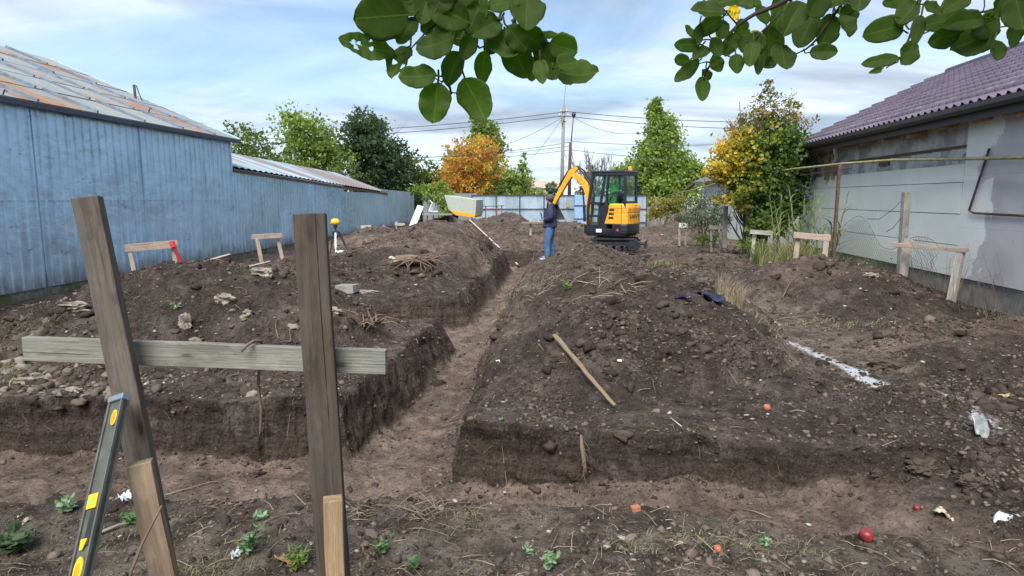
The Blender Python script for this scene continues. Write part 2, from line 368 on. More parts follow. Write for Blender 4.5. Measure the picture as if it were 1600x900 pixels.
# blue painted sheet metal
def m_bluemetal(name, rust=0.0, base=(.40, .57, .71), metal=.45, seed=0.0):
    t = NT(name); p = t.maps(t.pos, loc=(seed, seed, 0))
    n = t.noise(t.maps(p, (1, .45, .5)), 1.1, 6, .6, .6); st = t.noise(t.maps(p, (6, 6, .5)), 1.0, 5, .6)
    c = t.mix(t.rng(n, .35, .68), base, tuple(x * 1.22 for x in base))
    c = t.mix(t.rng(st, .46, .72, 0, .55), c, tuple(x * .66 for x in base))
    sc = t.noise(t.maps(p, (1.1, 1.1, 2.2), rot=(.6, .2, 0)), 1.7, 7, .68, 1.2)
    c = t.mix(t.rng(sc, .62, .67, 0, .6), c, (.13, .19, .28))
    sc2 = t.noise(t.maps(p, (2, 3, 3)), 2.2, 6, .7); c = t.mix(t.rng(sc2, .68, .72, 0, .5), c, (.45, .50, .54))
    if rust:
        rn = t.noise(t.maps(p, (.9, .35, 1.2)), 1.0, 7, .66, .4)
        c = t.mix(t.rng(rn, .52, .62, 0, rust), c, t.mix(t.noise(p, 9, 5), (.20, .09, .045), (.36, .19, .10)))
    sp = t.n.new('ShaderNodeSeparateXYZ'); t.l.new(t.pos, sp.inputs[0])
    mud = t.rng(t.math('ADD', sp.outputs[2], t.math('MULTIPLY', t.noise(t.maps(p, (3, 3, 1)), 2.0, 6, .7), .9)), .45, .95, .75, 0)
    c = t.mix(mud, c, (.16, .14, .12))
    b = t.bump(t.noise(t.maps(p, (1, .7, .8)), 1.6, 4, .5), .5, .10); b = t.bump(t.noise(t.maps(p, (1, 1, 1)), 5.5, 3, .5), .35, .03, b)
    b = t.bump(st, .2, .004, b)
    return t.done(c, t.rng(n, .3, .7, .26, .42), b, metal, spec=.5)
M['bluemetal'] = m_bluemetal('blue_sheet_metal')
M['roofmetal'] = m_bluemetal('rusted_sheet_roof', .95, (.30, .33, .335), .3, 4.0)
M['roofmetal2'] = m_bluemetal('striped_sheet_roof', .6, (.30, .38, .43), .3, 9.0)
M['fencemetal'] = m_bluemetal('pale_sheet_metal', 0, (.33, .42, .49), .2, 13.0)
# ------------------------------------------------------------------ terrain
HEAPS = [  # cx, cy, rx, ry, rot, h
    (1.3, 7.5, 2.0, 2.3, 0, .84), (.9, 6.2, 1.4, 1.3, 0, .34), (1.75, 10.4, 1.45, 3.0, 0, .52), (1.75, 14.0, 1.35, 2.9, -.05, .66),
    (-3.5, 7.7, 2.4, 2.1, 0, .98), (-2.5, 7.0, 1.2, 1.2, 0, .26), (-5.2, 7.6, 1.8, 1.6, 0, .40),
    (-1.95, 17.0, 2.6, 3.4, 0, 1.12), (-3.1, 14.3, 2.4, 3.0, 0, .62), (-2.1, 12.9, 1.6, 1.6, 0, .40), (-2.75, 27.6, 2.2, 1.1, 0, .98), (-4.3, 12.0, 1.6, 1.8, 0, .35),
    (-4.2, 21.0, 2.6, 3.0, 0, .8), (-.7, 25.0, 3.9, 2.6, 0, .98), (-.2, 26.5, 1.2, 1.2, 0, 1.15), (1.0, 22.6, 1.9, 1.3, 0, .62), (1.5, 8.9, .9, .8, 0, .42), (2.2, 8.0, .8, .9, 0, .32), (1.0, 12.3, .8, 1.0, 0, .38), (-4.1, 7.2, 1.0, .8, 0, .62), (2.3, 24.0, 2.0, 1.8, 0, .78), (6.4, 25.2, 2.2, 1.9, 0, .80),
    (5.4, 10.7, 2.0, 2.0, 0, .72), (4.5, 11.2, 1.1, 1.2, 0, .3), (4.5, 15.6, 2.8, 3.2, 0, .30), (5.5, 6.7, 1.9, 1.25, 0, .34), (4.15, 6.1, .55, .45, 0, .24),
    (3.2, 4.35, 1.0, .7, 0, .20), (2.6, 5.3, .6, .4, 0, .14), (4.6, 4.6, 1.2, .9, 0, .26)]
def xL(y): return np.interp(y, [3, 5, 6.1, 8.8, 12, 14.5, 18, 21], [-1.40, -1.36, -1.25, -1.0, -.82, -.52, -.30, .0])
def xR(y): return np.interp(y, [3, 4.4, 6.1, 8.8, 12, 14.5, 18, 21], [-.42, -.44, -.36, -.26, -.10, .15, .50, .75])
def trench_d(x, y, full=False):
    """inside distance to the dug trenches (positive inside), and local depth"""
    wob = .075 * fbm(x * 1.7, y * 1.7, 3, 5) + .035 * fbm(x * 6, y * 6, 3, 6, .6)
    a = np.minimum(np.minimum(x - xL(y), xR(y) - x), np.minimum(y - 3.6, 19.6 - y))
    wR = .07 + .20 * sst(4.55, 5.2, y) * sst(16, 9, y); wl_ = .12 + .16 * sst(5.1, 7, y)
    ta = np.minimum(sst(-.03, wl_, x - xL(y) + wob), sst(-.24 * sst(4.6, 5.3, y) - .05, .08, xR(y) - x + wob * 2.2 + .05 * fbm(x * 9, y * 9, 3, 77, .6))) * sst(-.015, .085, np.minimum(y - 3.6, 19.6 - y))
    yN = 3.28 - .17 * np.clip(x, 0, 2.6) + .05 * fbm(x * 1.3, x * 0, 2, 8)
    yF = np.where(x < -.95, 4.98 + .03 * np.clip(-x - 2, 0, 9), 4.42 - .16 * np.clip(x, -.5, 3))
    b = np.minimum(np.minimum(y - yN, yF - y), np.minimum(x + 12, 2.9 - x + 0 * y))
    c = np.minimum(np.minimum(y - 8.55, 10.5 - y + .25 * (x + 1)), np.minimum(x + 5, -.45 - x))
    e = np.minimum(np.minimum(y - 18.9, 20.3 - y), np.minimum(x + 1.6, 1.5 - x))
    d = np.maximum(np.maximum(a, b), np.maximum(c, e)) + wob
    dep = .47 - .13 * sst(-.2, 1.0, x) * sst(5.5, 4.6, y) - .22 * sst(1.6, 2.8, x)
    dep = dep + .10 * sst(17, 20, y)
    if full:
        o = np.maximum(np.maximum(sst(-.01, .06, b + wob * 1.3), sst(-.015, .10, c + wob)), sst(-.015, .10, e + wob))
        return d, dep, np.maximum(o, ta)
    return d, dep
def Hfield(x, y, detail=True):
    x = np.asarray(x, float); y = np.asarray(y, float)
    wx = x + .40 * fbm(x * .9, y * .9, 4, 1, .55); wy = y + .40 * fbm(x * .9, y * .9, 4, 2, .55)
    h = np.zeros_like(x)
    for cx, cy, rx, ry, ro, hh in HEAPS:
        dx, dy = wx - cx, wy - cy; c, s_ = math.cos(ro), math.sin(ro)
        r = np.sqrt(((dx * c + dy * s_) / rx) ** 2 + ((dy * c - dx * s_) / ry) ** 2 + .02)
        q = np.clip(1.04 - r, 0, 1); q = q * (1 - .28 * q) * 1.36 * sst(0, .16, q)
        h = np.sqrt(h * h + (hh * q) ** 2)
    h = h * (.30 + .70 * sst(.05, -.50, trench_d(x, y)[0]))
    h = h * (1 - .8 * sst(7.5, 8.5, y) * sst(11.4, 10.6, y) * sst(-3.6, -2.4, x) * sst(.2, -.6, x))
    lot = sst(-8.6, -7.6, x - .0626 * y) * sst(8.2, 7.2, x - .11 * y)
    k = sst(.02, .3, h)
    base = .05 * fbm(x * .35, y * .35, 3, 3) + .025 * fbm(x * 1.3, y * 1.3, 3, 4)
    base = base - .14 * sst(-5.8, -7.4, x - .0626 * y) * sst(5, 8, y)
    if detail:
        base = base + .10 * k * fbm(x * 1.15, y * 1.15, 3, 91) + (.016 + .055 * k) * fbm(x * 3.0, y * 3.0, 4, 7, .62) + (.012 + .022 * k) * fbm(x * 12, y * 12, 4, 9, .65)
        rd = np.abs(fbm(x * 6, y * 6, 3, 12)); base = base + (.010 + .026 * k) * (rd - .2)
    z = h + base * (0.25 + .75 * lot)
    d, dep, t = trench_d(x, y, True)
    lip = sst(-.25, 0, d) * sst(.05, -.02, d) * .02
    floor = -dep + .012 * np.sin(y * 21 + 5 * fbm(x * 1.5, y * .8, 2, 71)) * sst(5.0, 5.6, y) * sst(-1.6, -1.3, x) + .045 * fbm(x * 1.6, y * 1.6, 4, 15) + (.028 * fbm(x * 7, y * 7, 3, 16, .6) if detail else 0)
    spoil = .13 * sst(.30, 0, d) * (.5 + .5 * fbm(x * 2.2, y * 2.2, 2, 17))
    return (z + lip) * (1 - t) + (floor + spoil) * t
def Z(x, y): return float(Hfield(np.array([x]), np.array([y]))[0])
def G(px, py, y0=1.8, y1=60):
    Ys = np.geomspace(y0, y1, 1500); a = (px - 800) / 1000; d = (py - 450) / 1000; t = Ys / (CP - d * SP)
    z = CAMZ - (SP + d * CP) * t; h = Hfield(a * t, Ys)
    i = np.argmax(z <= h) if (z <= h).any() else len(Ys) - 1
    return Vector((float(a * t[i]), float(Ys[i]), float(h[i])))

def build_ground():
    rows = [np.linspace(-14, 0, 12), np.linspace(0.2, 2.1, 40), np.arange(2.12, 3.9, .0095), np.arange(3.9, 5.25, .0065)]
    y = 5.25; rr = []
    while y < 42: rr.append(y); y += max(.02, .0036 * y)
    while y < 700: rr.append(y); y *= 1.09
    ys = np.concatenate(rows + [np.array(rr)])
    u = np.concatenate([np.linspace(-3.0, -.75, 50), np.linspace(-.745, .745, 800), np.linspace(.75, 3.0, 50)])
    Yg, U = np.meshgrid(ys, u, indexing='ij'); X = (np.abs(Yg) + 2.2) * U
    Zg = Hfield(X, Yg)
    # push the steep faces sideways so that they are ragged, not smooth
    gy, gx = np.gradient(Zg); dyy = np.gradient(Yg, axis=0); dxx = np.gradient(X, axis=1)
    sx = gx / np.maximum(dxx, 1e-6); sy = (gy - 0) / np.maximum(dyy, 1e-6)
    st = sst(.9, 3.0, np.hypot(sx, sy)) * (Yg < 22)
    n1 = fbm((X + Yg) * 7, Zg * 10 + (X - Yg) * 2, 4, 20, .6); n2 = fbm((X - Yg) * 6 + 9, Zg * 9 + X, 4, 21, .6)
    dn = np.hypot(sx, sy) + 1e-6
    amp = .055 * st * n1
    X2 = X + (-sx / dn) * -amp; Y2 = Yg + (-sy / dn) * -amp; Z2 = Zg + .02 * st * n2
    m, n = X.shape
    V = np.stack([X2, Y2, Z2], -1).reshape(-1, 3)
    idx = np.arange(m * n).reshape(m, n)
    F = np.stack([idx[:-1, :-1], idx[:-1, 1:], idx[1:, 1:], idx[1:, :-1]], -1).reshape(-1, 4)
    d, dep = trench_d(X, Yg)
    floor = sst(-.04, .06, d) * sst(-.08, -.22, Zg)
    flat = sst(.16, .03, np.hypot(sx, sy) * .5) * (Zg < .13) * (d < 0)
    h0 = sst(.06, .22, Zg)
    # dry, straw-littered old surface: near bank, beside the lime line, far left, between trench and ridge
    lx = np.interp(Yg, [2.9, 3.6, 4.2, 4.72, 5.2, 6.0, 7.08, 9.2, 11.4, 14.4], [3.1, 3.2, 3.25, 3.33, 3.23, 3.27, 3.19, 3.65, 3.45, 3.6])
    dl = np.abs(X - lx + .05 * fbm(X * 3, Yg * 3, 3, 30))
    litter = sst(3.3, 3.0, Yg) * .75 + sst(1.0, .3, dl) * sst(5.2, 6.2, Yg) * sst(16, 13, Yg) + sst(-4.3, -4.9, X) * sst(5.1, 5.8, Yg) * sst(9, 7, Yg) * .7
    litter += sst(.25, .1, np.abs(X - (xR(Yg) + .35)) - .15) * sst(8.8, 9.5, Yg) * sst(15, 12, Yg)
    litter = np.clip(litter * (1 - .75 * h0) * (d < 0) + .6 * (Yg > 28), 0, 1)
    # the lime marking line, broken
    yy = Yg
    seg = sst(4.0, 4.2, yy) * sst(6.2, 5.6, yy) * .97 + sst(5.0, 5.8, yy) * sst(7.3, 7.1, yy) + sst(7.2, 7.5, yy) * sst(8.2, 8.0, yy) * .35 + sst(8.15, 8.25, yy) * sst(8.8, 8.7, yy) + sst(9.3, 9.6, yy) * sst(13.6, 12.6, yy)
    lime = sst(.15, .0, dl + .045 * fbm(X * 7, Yg * 7, 4, 31, .65)) * seg * (1 - .3 * h0)
    lime = np.maximum(lime, .45 * sst(.22, .1, np.hypot(X - 3.2, Yg - 4.15)))
    brown = np.clip(floor + .55 * sst(.4, .7, fbm(X * .5, Yg * .5, 3, 33) * .5 + .5) * (d < 0) + .45 * sst(13, 15, Yg) + .75 * sst(2.9, 3.6, X) * sst(7.6, 7.2, Yg) * sst(6.2, 6.7, Yg), 0, 1)
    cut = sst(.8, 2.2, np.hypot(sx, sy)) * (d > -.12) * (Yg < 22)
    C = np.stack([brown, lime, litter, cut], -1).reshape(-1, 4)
    t = NT('soil'); a = t.n.new('ShaderNodeAttribute'); a.attribute_name = 'soil'
    sc = t.n.new('ShaderNodeSeparateColor'); t.l.new(a.outputs['Color'], sc.inputs[0])
    n_big = t.noise(t.pos, .9, 6, .6, .4); n_mid = t.noise(t.pos, 7, 8, .68, .3); n_fine = t.noise(t.pos, 60, 5, .7); vo = t.vor(t.pos, 26); vf = t.vor(t.pos, 95)
    dark = t.mix(t.rng(n_mid, .3, .72), (.026, .0195, .0165), (.112, .085, .070))
    brn = t.mix(t.rng(n_mid, .3, .7), (.125, .089, .070), (.33, .245, .195))
    dry = t.mix(t.rng(n_mid, .32, .68), (.095, .076, .060), (.29, .245, .195))
    f1 = t.math('MULTIPLY', sc.outputs[0], t.rng(n_big, .25, .6, .55, 1), clamp=True)
    c = t.mix(f1, dark, brn)
    c = t.mix(t.math('MULTIPLY', sc.outputs[2], t.rng(t.noise(t.pos, 3.5, 6, .7), .38, .6), clamp=True), c, dry)
    c = t.mix(t.rng(t.noise(t.pos, 1.5, 9, .68, .6), .42, .60, .40, 0), c, (.030, .022, .018))
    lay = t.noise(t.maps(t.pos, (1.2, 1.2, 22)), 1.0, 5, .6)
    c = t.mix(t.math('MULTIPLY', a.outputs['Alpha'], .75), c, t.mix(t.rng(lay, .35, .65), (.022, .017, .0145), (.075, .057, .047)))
    # greyish dried patches and crumbs
    c = t.mix(t.rng(t.noise(t.pos, 2.6, 7, .7, .5), .50, .68, 0, .55), c, (.19, .16, .14))
    c = t.mix(t.rng(n_fine, .57, .70, 0, .75), c, (.25, .205, .175))
    c = t.mix(t.rng(t.noise(t.pos, 38, 6, .75), .36, .48, .7, 0), c, (.014, .011, .009))
    c = t.mix(t.rng(vf, .05, .16, .45, 0), c, (.25, .22, .19))
    ln = t.rng(t.math('ADD', sc.outputs[1], t.math('MULTIPLY', t.math('SUBTRACT', t.noise(t.pos, 16, 9, .8), .5), 2.2)), .30, 1.15)
    c = t.mix(t.math('MULTIPLY', ln, t.rng(sc.outputs[1], .02, .25, 0, .9)), c, (.62, .66, .70))
    h = t.math('ADD', t.math('MULTIPLY', n_mid, 1.0), t.math('MULTIPLY', t.rng(vo, 0, .6), -.25))
    b = t.bump(h, 1.0, .08); b = t.bump(t.noise(t.pos, 24, 6, .7), 1.0, .03, b); b = t.bump(n_fine, .9, .014, b)
    mat = t.done(c, t.rng(n_big, .35, .65, .82, .97), b, spec=.22)
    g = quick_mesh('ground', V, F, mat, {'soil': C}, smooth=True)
    tag(g, 'dark dug soil with trenches and heaps', None, None, 'structure')
    return mat
SOIL = build_ground()

def scatter_lumps(name, xs, ys, sizes, mat, label, sub=0, flat=.8, sink=.35, tint=None, smooth=False):
    bm = bmesh.new(); bmesh.ops.create_icosphere(bm, subdivisions=sub + 1 if sub else 1, radius=1)
    if sub == 0: pass
    bv = np.array([v.co[:] for v in bm.verts]); bf = np.array([[v.index for v in f.verts] for f in bm.faces]); bm.free()
    N = len(xs); K = len(bv)
    rot = RNG.random(N) * 6.283; c, s_ = np.cos(rot), np.sin(rot)
    jit = 1 + (.36 if K < 30 else .16) * RNG.standard_normal((N, K)).clip(-1.6, 1.6)
    oo = RNG.random((N, 1)) * 80
    jit = jit * (1 + .9 * fbm(bv[None, :, 0] * 1.4 + oo, bv[None, :, 1] * 1.4 + bv[None, :, 2] * 1.9 + oo, 3, 51, .6)); b = bv[None] * jit[..., None]
    sc = np.stack([.75 + .6 * RNG.random(N), .75 + .6 * RNG.random(N), flat * (.6 + .6 * RNG.random(N))], -1)
    b = b * sc[:, None, :]
    bx = b[..., 0] * c[:, None] - b[..., 1] * s_[:, None]; by = b[..., 0] * s_[:, None] + b[..., 1] * c[:, None]
    zs = Hfield(xs, ys)
    V = np.stack([bx * sizes[:, None] + xs[:, None], by * sizes[:, None] + ys[:, None], b[..., 2] * sizes[:, None] + (zs + sizes * (1 - 2 * sink) * .6)[:, None]], -1)
    F = (bf[None] + (np.arange(N) * K)[:, None, None]).reshape(-1, 3)
    tv = np.repeat(RNG.random(N) if tint is None else tint, K)
    o = quick_mesh(name, V.reshape(-1, 3), F, mat, {'tint': tv}, smooth=smooth)
    return tag(o, label, None, None, 'stuff')
def m_clod(name, a, b_, c_):
    t = NT(name); v = t.attr('tint', 'Fac'); n = t.noise(t.pos, 35, 6, .7)
    c = t.ramp(t.math('ADD', v, t.math('MULTIPLY', t.math('SUBTRACT', n, .5), .6), clamp=True), [(0, a), (.6, b_), (1, c_)])
    return t.done(c, .92, t.bump(n, .8, .01), spec=.2)
M['clod'] = m_clod('soil_clod', (.030, .022, .018), (.085, .064, .053), (.18, .14, .115))
M['pebble'] = m_clod('pebbles', (.08, .065, .052), (.20, .17, .135), (.42, .39, .34))
def rand_pts(N, y0, y1, dens):
    xs, ys = [], []
    while sum(map(len, xs)) < N:
        Y = y0 * (y1 / y0) ** RNG.random(N * 3); X = (RNG.random(N * 3) * 2 - 1) * .9 * (Y + .4)
        X = X; k = RNG.random(N * 3) < dens(X, Y); xs.append(X[k]); ys.append(Y[k])
    return np.concatenate(xs)[:N], np.concatenate(ys)[:N]
def inside_lot(X, Y): return (X > -8.5 + .0626 * Y) & (X < 6.0 + .11 * Y)
def clump_d(X, Y, s, lo=.45, hi=.7): return sst(lo, hi, fbm(X * 1.1, Y * 1.1, 4, s, .65) * .5 + .5)
def dens_clod(X, Y):
    h = Hfield(X, Y, False); k = sst(.02, .2, h); d, _ = trench_d(X, Y)
    return inside_lot(X, Y) * (.10 + .75 * clump_d(X, Y, 41) * (.35 + .65 * k) + .4 * sst(2.0, 3.2, X) * sst(6.5, 5, Y)) * np.where(d > .1, .25 + .9 * sst(.26, .12, d), 1)
xs, ys = rand_pts(30000, 2.3, 26, dens_clod)
sz = (.0045 + .010 * RNG.random(30000) ** 2.5) * (.75 + .11 * ys) + .020 * RNG.random(30000) * (RNG.random(30000) > .96)
scatter_lumps('soil_clods', xs, ys, sz, M['clod'], 'crumbled dark soil clods over the heaps and banks')
xs, ys = rand_pts(1300, 2.4, 20, lambda X, Y: dens_clod(X, Y) * (.25 + .75 * sst(.05, .3, Hfield(X, Y, False))))
scatter_lumps('large_soil_clods', xs, ys, (.014 + .048 * RNG.random(1300) ** 2.4) * (.35 + .65 * sst(3.2, 4.6, ys)) * (.6 + .075 * ys), M['clod'], 'large broken lumps of dark soil', sub=1, sink=.5, tint=RNG.random(1300) * .6, smooth=False)
def dens_peb(X, Y):
    d, _ = trench_d(X, Y)
    left = sst(-1.5, -2.5, X) * sst(4.9, 5.2, Y) * sst(13, 9, Y)
    return inside_lot(X, Y) * (.05 + .5 * left * clump_d(X, Y, 44, .4, .6) + .14 * clump_d(X, Y, 45)) * np.where(d > 0, .25, 1)
xs, ys = rand_pts(4200, 2.4, 24, dens_peb)
scatter_lumps('pebbles', xs, ys, (.0032 + .012 * RNG.random(4200) ** 4) * (.8 + .09 * ys), M['pebble'], 'pale pebbles and mortar crumbs scattered in the soil', flat=.55)
# rubble on the left bank
def dens_rub(X, Y): return sst(-1.7, -2.3, X) * sst(4.98, 5.15, Y) * sst(6.9, 5.6, Y) * sst(-6.6, -6, X) * clump_d(X, Y, 47, .35, .55)
xs, ys = rand_pts(420, 5, 7, dens_rub)
scatter_lumps('rubble', xs, ys, .014 + .04 * RNG.random(420) ** 2, m_clod('rubble', (.045, .036, .03), (.11, .092, .075), (.24, .21, .175)), 'broken stone and soil rubble along the left bank', sub=1, sink=.4)

# ------------------------------------------------------------------ left buildings
def lx_(Y): return -8.79 + .0626 * Y
WD = Vector((.0626, 1, 0)).normalized(); WN = Vector((WD.y, -WD.x, 0))     # along the left wall; out of it
def corrugated(mb, a, b, z0f, z1f, nrm, pitch=.21, depth=.021, ribw=.035, c=.5):
    """vertical ribbed sheet from a to b (2D), height functions of fraction"""
    a, b = Vector((*a, 0)), Vector((*b, 0)); L = (b - a).length; n = max(2, int(L / pitch)); prof = []
    for k in range(n):
        s = k * L / n; prof += [(s, 0), (s + L / n - 2.2 * ribw, 0), (s + L / n - 1.6 * ribw, depth), (s + L / n - .7 * ribw, depth), ]
    prof.append((L, 0)); vs, fs, gs = [], [], []
    for i, (s, o) in enumerate(prof):
        q = s / L; p = a + (b - a) * q + nrm * o
        zs = [z0f(q), (z0f(q) + z1f(q)) / 2, z1f(q)]
        for z in zs: vs.append((p.x, p.y, z)); gs.append((s, o, z))
    for i in range(len(prof) - 1):
        for j in range(2): fs.append((3 * i + j, 3 * i + 3 + j, 3 * i + 4 + j, 3 * i + 1 + j))
    mb.add(vs, fs, gs, c)
def wallpt(Y, z, out=0.0): return Vector((lx_(Y), Y, z)) + WN * out
YA, YB = -6.0, 17.76
def LWp(px, py, out=.16):
    d = (py - 450) / 1000; k = (px - 800) / 1000 / (CP - d * SP); return P(px, py, (-8.79 + out) / (k - .0626))
shed = thing('metal_shed', (lx_(8), 8, 0), 'long blue corrugated metal shed with a rust-streaked sloping sheet roof', 'shed')
mb = MB(); corrugated(mb, (lx_(YA), YA), (lx_(YB), YB), lambda q: .12, lambda q: 3.2, WN); mb.build('wall', M['bluemetal'], shed, fixn=False)
mb = MB()
for z in (1.62,): mb.bar(wallpt(YA, z, .012), wallpt(YB, z, .012), .012, .012, side=(0, 0, 1))
mb.bar(wallpt(YB, .12, .0), wallpt(YB, 3.2, .0), .07, .05, side=WN)
for Y in (5.9, 11.05, 13.9): mb.bar(wallpt(Y, .12, .012), wallpt(Y, 3.2, .012), .012, .026, side=WD)
mb.build('sheet_seam', M['bluemetal'], shed)
mb = MB(); mb.box((0, 0, 0), (.01, .01, .01)); mb = MB()
e0, e1 = wallpt(YA, 0), wallpt(YB, 0)
mb.add([wallpt(YA, .12, -.02), wallpt(YB, .12, -.02), wallpt(YB, -.6, -.02), wallpt(YA, -.6, -.02), wallpt(YA, .12, -.4), wallpt(YB, .12, -.4), wallpt(YB, -.6, -.4), wallpt(YA, -.6, -.4)],
       [(0, 1, 2, 3), (0, 4, 5, 1), (4, 7, 6, 5), (1, 5, 6, 2), (0, 3, 7, 4)])
t = NT('mossy_concrete'); n = t.noise(t.pos, 1.3, 6, .6); n2 = t.noise(t.pos, 9, 6, .65)
c = t.mix(t.rng(n2, .3, .7), (.12, .115, .095), (.27, .26, .22)); c = t.mix(t.rng(n, .46, .60, 0, .85), c, (.075, .115, .03))
M['mossy'] = t.done(c, .95, t.bump(n2, .7, .02))
mb.build('plinth', M['mossy'], shed)
# back and gable so that the shed is solid
mb = MB(); Wd = 5.2; slope = .42
r0 = wallpt(YB + .28, 3.23, .16); rA = wallpt(YA, 3.23, .16)
up = WN * -Wd + Vector((0, 0, Wd * slope))
mb.add([wallpt(YB, -.4, -.03), wallpt(YB, 3.2, -.03), wallpt(YB, 3.2 + Wd * slope - .12, -Wd), wallpt(YB, -.4, -Wd), wallpt(YA, -.4, -Wd), wallpt(YA, 3.2 + Wd * slope - .12, -Wd), wallpt(YA, 3.2, -.03), wallpt(YA, -.4, -.03)],
       [(0, 1, 2, 3), (3, 2, 5, 4), (4, 5, 6, 7)]); mb.build('gable', M['bluemetal'], shed)
# roof: overlapping sheets with raised seams, each row offset
NR, NC = 5, 17
mbr, mbs = MB(), MB(); M['seam'] = m_plain('blue_grey_seam', (.13, .19, .25), .5, var=.3); M['log'] = m_plain('raw_log', (.38, .20, .12), .9, var=.35)
dirx = (r0 - rA); LL = dirx.length; dirx = dirx.normalized(); dup_ = up.normalized(); nrm = dirx.cross(dup_); nrm = nrm if nrm.z > 0 else -nrm
for i in range(NR):
    u0, u1 = i / NR * up.length - .03, (i + 1) / NR * up.length + .03
    offx = random.uniform(-.4, .4)
    cuts = [0] + [min(LL, max(0, k * LL / NC + offx)) for k in range(1, NC)] + [LL]
    for k in range(len(cuts) - 1):
        a0, a1 = cuts[k], cuts[k + 1]; j = random.uniform(0, .01)
        zo = nrm * (.012 * (1 - 0) + j)
        p = [rA + dirx * a0 + dup_ * u0 + zo + nrm * .014, rA + dirx * (a1 + .02) + dup_ * u0 + zo + nrm * .014, rA + dirx * (a1 + .02) + dup_ * u1 + zo, rA + dirx * a0 + dup_ * u1 + zo]
        q = [v - nrm * .03 for v in p]
        mbr.add(p + q, [(0, 1, 2, 3), (7, 6, 5, 4), (0, 4, 5, 1), (1, 5, 6, 2), (2, 6, 7, 3), (3, 7, 4, 0)], None, random.random())
        if 0 < k: mbs = MB(); mbs.bar(rA + dirx * a0 + dup_ * (u0 + .02) + nrm * .05, rA + dirx * a0 + dup_ * (u1 - .04) + nrm * .045, .045, .045, side=dirx); mbs.build('roof_seam', M['seam'], shed)
M['roofshingle'] = (lambda: None)
t = NT('rusted_roof_sheets'); a = t.attr('tint', 'Fac'); p = t.pos
n = t.noise(t.maps(p, (1, .5, 1)), 1.0, 6, .65, .4); st = t.noise(t.maps(p, (.9, 5, .9), rot=(0, 0, 0)), 1.0, 6, .65)
c = t.mix(t.rng(n, .3, .7), (.255, .275, .265), (.37, .385, .37)); c = t.mix(t.math('MULTIPLY', a, .5), c, (.21, .27, .30))
rn = t.math('ADD', t.math('MULTIPLY', n, .55), t.math('MULTIPLY', st, .45)); rn = t.math('ADD', rn, t.math('MULTIPLY', t.math('SUBTRACT', a, .5), .10))
c = t.mix(t.rng(rn, .49, .57, 0, .95), c, t.mix(t.rng(st, .4, .65), (.19, .10, .06), (.40, .20, .09)))
M['roofshingle'] = t.done(c, .6, t.bump(n, .4, .03), .15)
mbr.build('roof', M['roofshingle'], shed)
mb = MB(); mb.bar(rA + nrm * .01 - Vector((0, 0, .05)), r0 + nrm * .01 - Vector((0, 0, .05)), .05, .09, side=WN); mb.build('eave_trim', m_plain('dark_blue_trim', (.045, .065, .10), .6), shed)
mb = MB(); mb.bar(r0 + nrm * .04, r0 + up + nrm * .04, .10, .03, side=dirx); mb.build('rake_trim', M['bluemetal'], shed)
mb = MB(); hk = [LWp(232, 176), LWp(4, 150)]
for h_ in hk: mb = MB(); mb.tube([h_, h_ + Vector((.02, 0, .05)), h_ + Vector((.05, 0, .10)), h_ + Vector((.08, 0, .07))], .012); mb.build('eave_hook', M['darkmetal'], shed)
# aerial bits above the roof
v = thing('roof_vent_pipe', P(212, 156, 17.9), 'small dark vent pipe with bent wire on the rusty roof edge', 'pipe')
mb = MB(); p = P(212, 158, 17.5); mb.tube([p, p + Vector((-.01, 0, .42))], .035, 8); mb.build('pipe', M['rust'], v)
mb = MB(); mb.tube([p + Vector((.05, 0, .4)), p + Vector((.12, 0, .15)), p + Vector((.20, 0, -.05)), p + Vector((.3, 0, -.12))], .014, 5); mb.build('bent_wire', M['darkmetal'], v)

# lower shed
YC = 27.2
low = thing('low_shed', (lx_(22), 22, 0), 'lower blue ribbed metal shed with striped rusty roof beyond the tall shed', 'shed')
mb = MB(); corrugated(mb, (lx_(YB + .02), YB + .02), (lx_(YC), YC), lambda q: .12 + .05 * q, lambda q: 2.46 - .26 * q, WN, .2); mb.build('wall', M['bluemetal'], low, fixn=False)
mb = MB(); mb.add([wallpt(YB, .12, -.03), wallpt(YC, .15, -.03), wallpt(YC, -.5, -.03), wallpt(YB, -.5, -.03), wallpt(YB, .12, -.3), wallpt(YC, .15, -.3), wallpt(YC, -.5, -.3), wallpt(YB, -.5, -.3)], [(0, 1, 2, 3), (0, 4, 5, 1), (1, 5, 6, 2)]); mb.build('plinth', M['mossy'], low)
mb = MB(); e0 = wallpt(YB + .05, 2.50, .05); e1 = wallpt(34.4, 1.96, .05); b0 = wallpt(YB + .05, 3.35, -2.6); b1 = wallpt(34.4, 2.95, -2.6)
nn = 44
vs, fs = [], []
for k in range(nn * 4 + 1):
    q = k / (nn * 4); up_ = .03 if k % 4 == 1 else (.03 if k % 4 == 2 else 0)
    for a, b in ((e0, e1), (b0, b1)): w = a.lerp(b, q); vs.append(w + Vector((0, 0, up_)))
for k in range(nn * 4): fs.append((2 * k, 2 * k + 2, 2 * k + 3, 2 * k + 1))
t = NT('striped_roof'); n = t.noise(t.pos, .9, 5, .6); st = t.vor(t.maps(t.pos, (0.1, 1.1, 0.1)), 1.0, 'F1', 'Color')
c = t.mix(t.rng(n, .3, .7), (.26, .36, .43), (.40, .47, .50)); c = t.mix(t.rng(st, .55, .6, 0, .8), c, (.22, .14, .115))
M['roof2'] = t.done(c, .55, None, .2)
mb.add(vs, fs); mb.build('roof', M['roof2'], low, fixn=False)
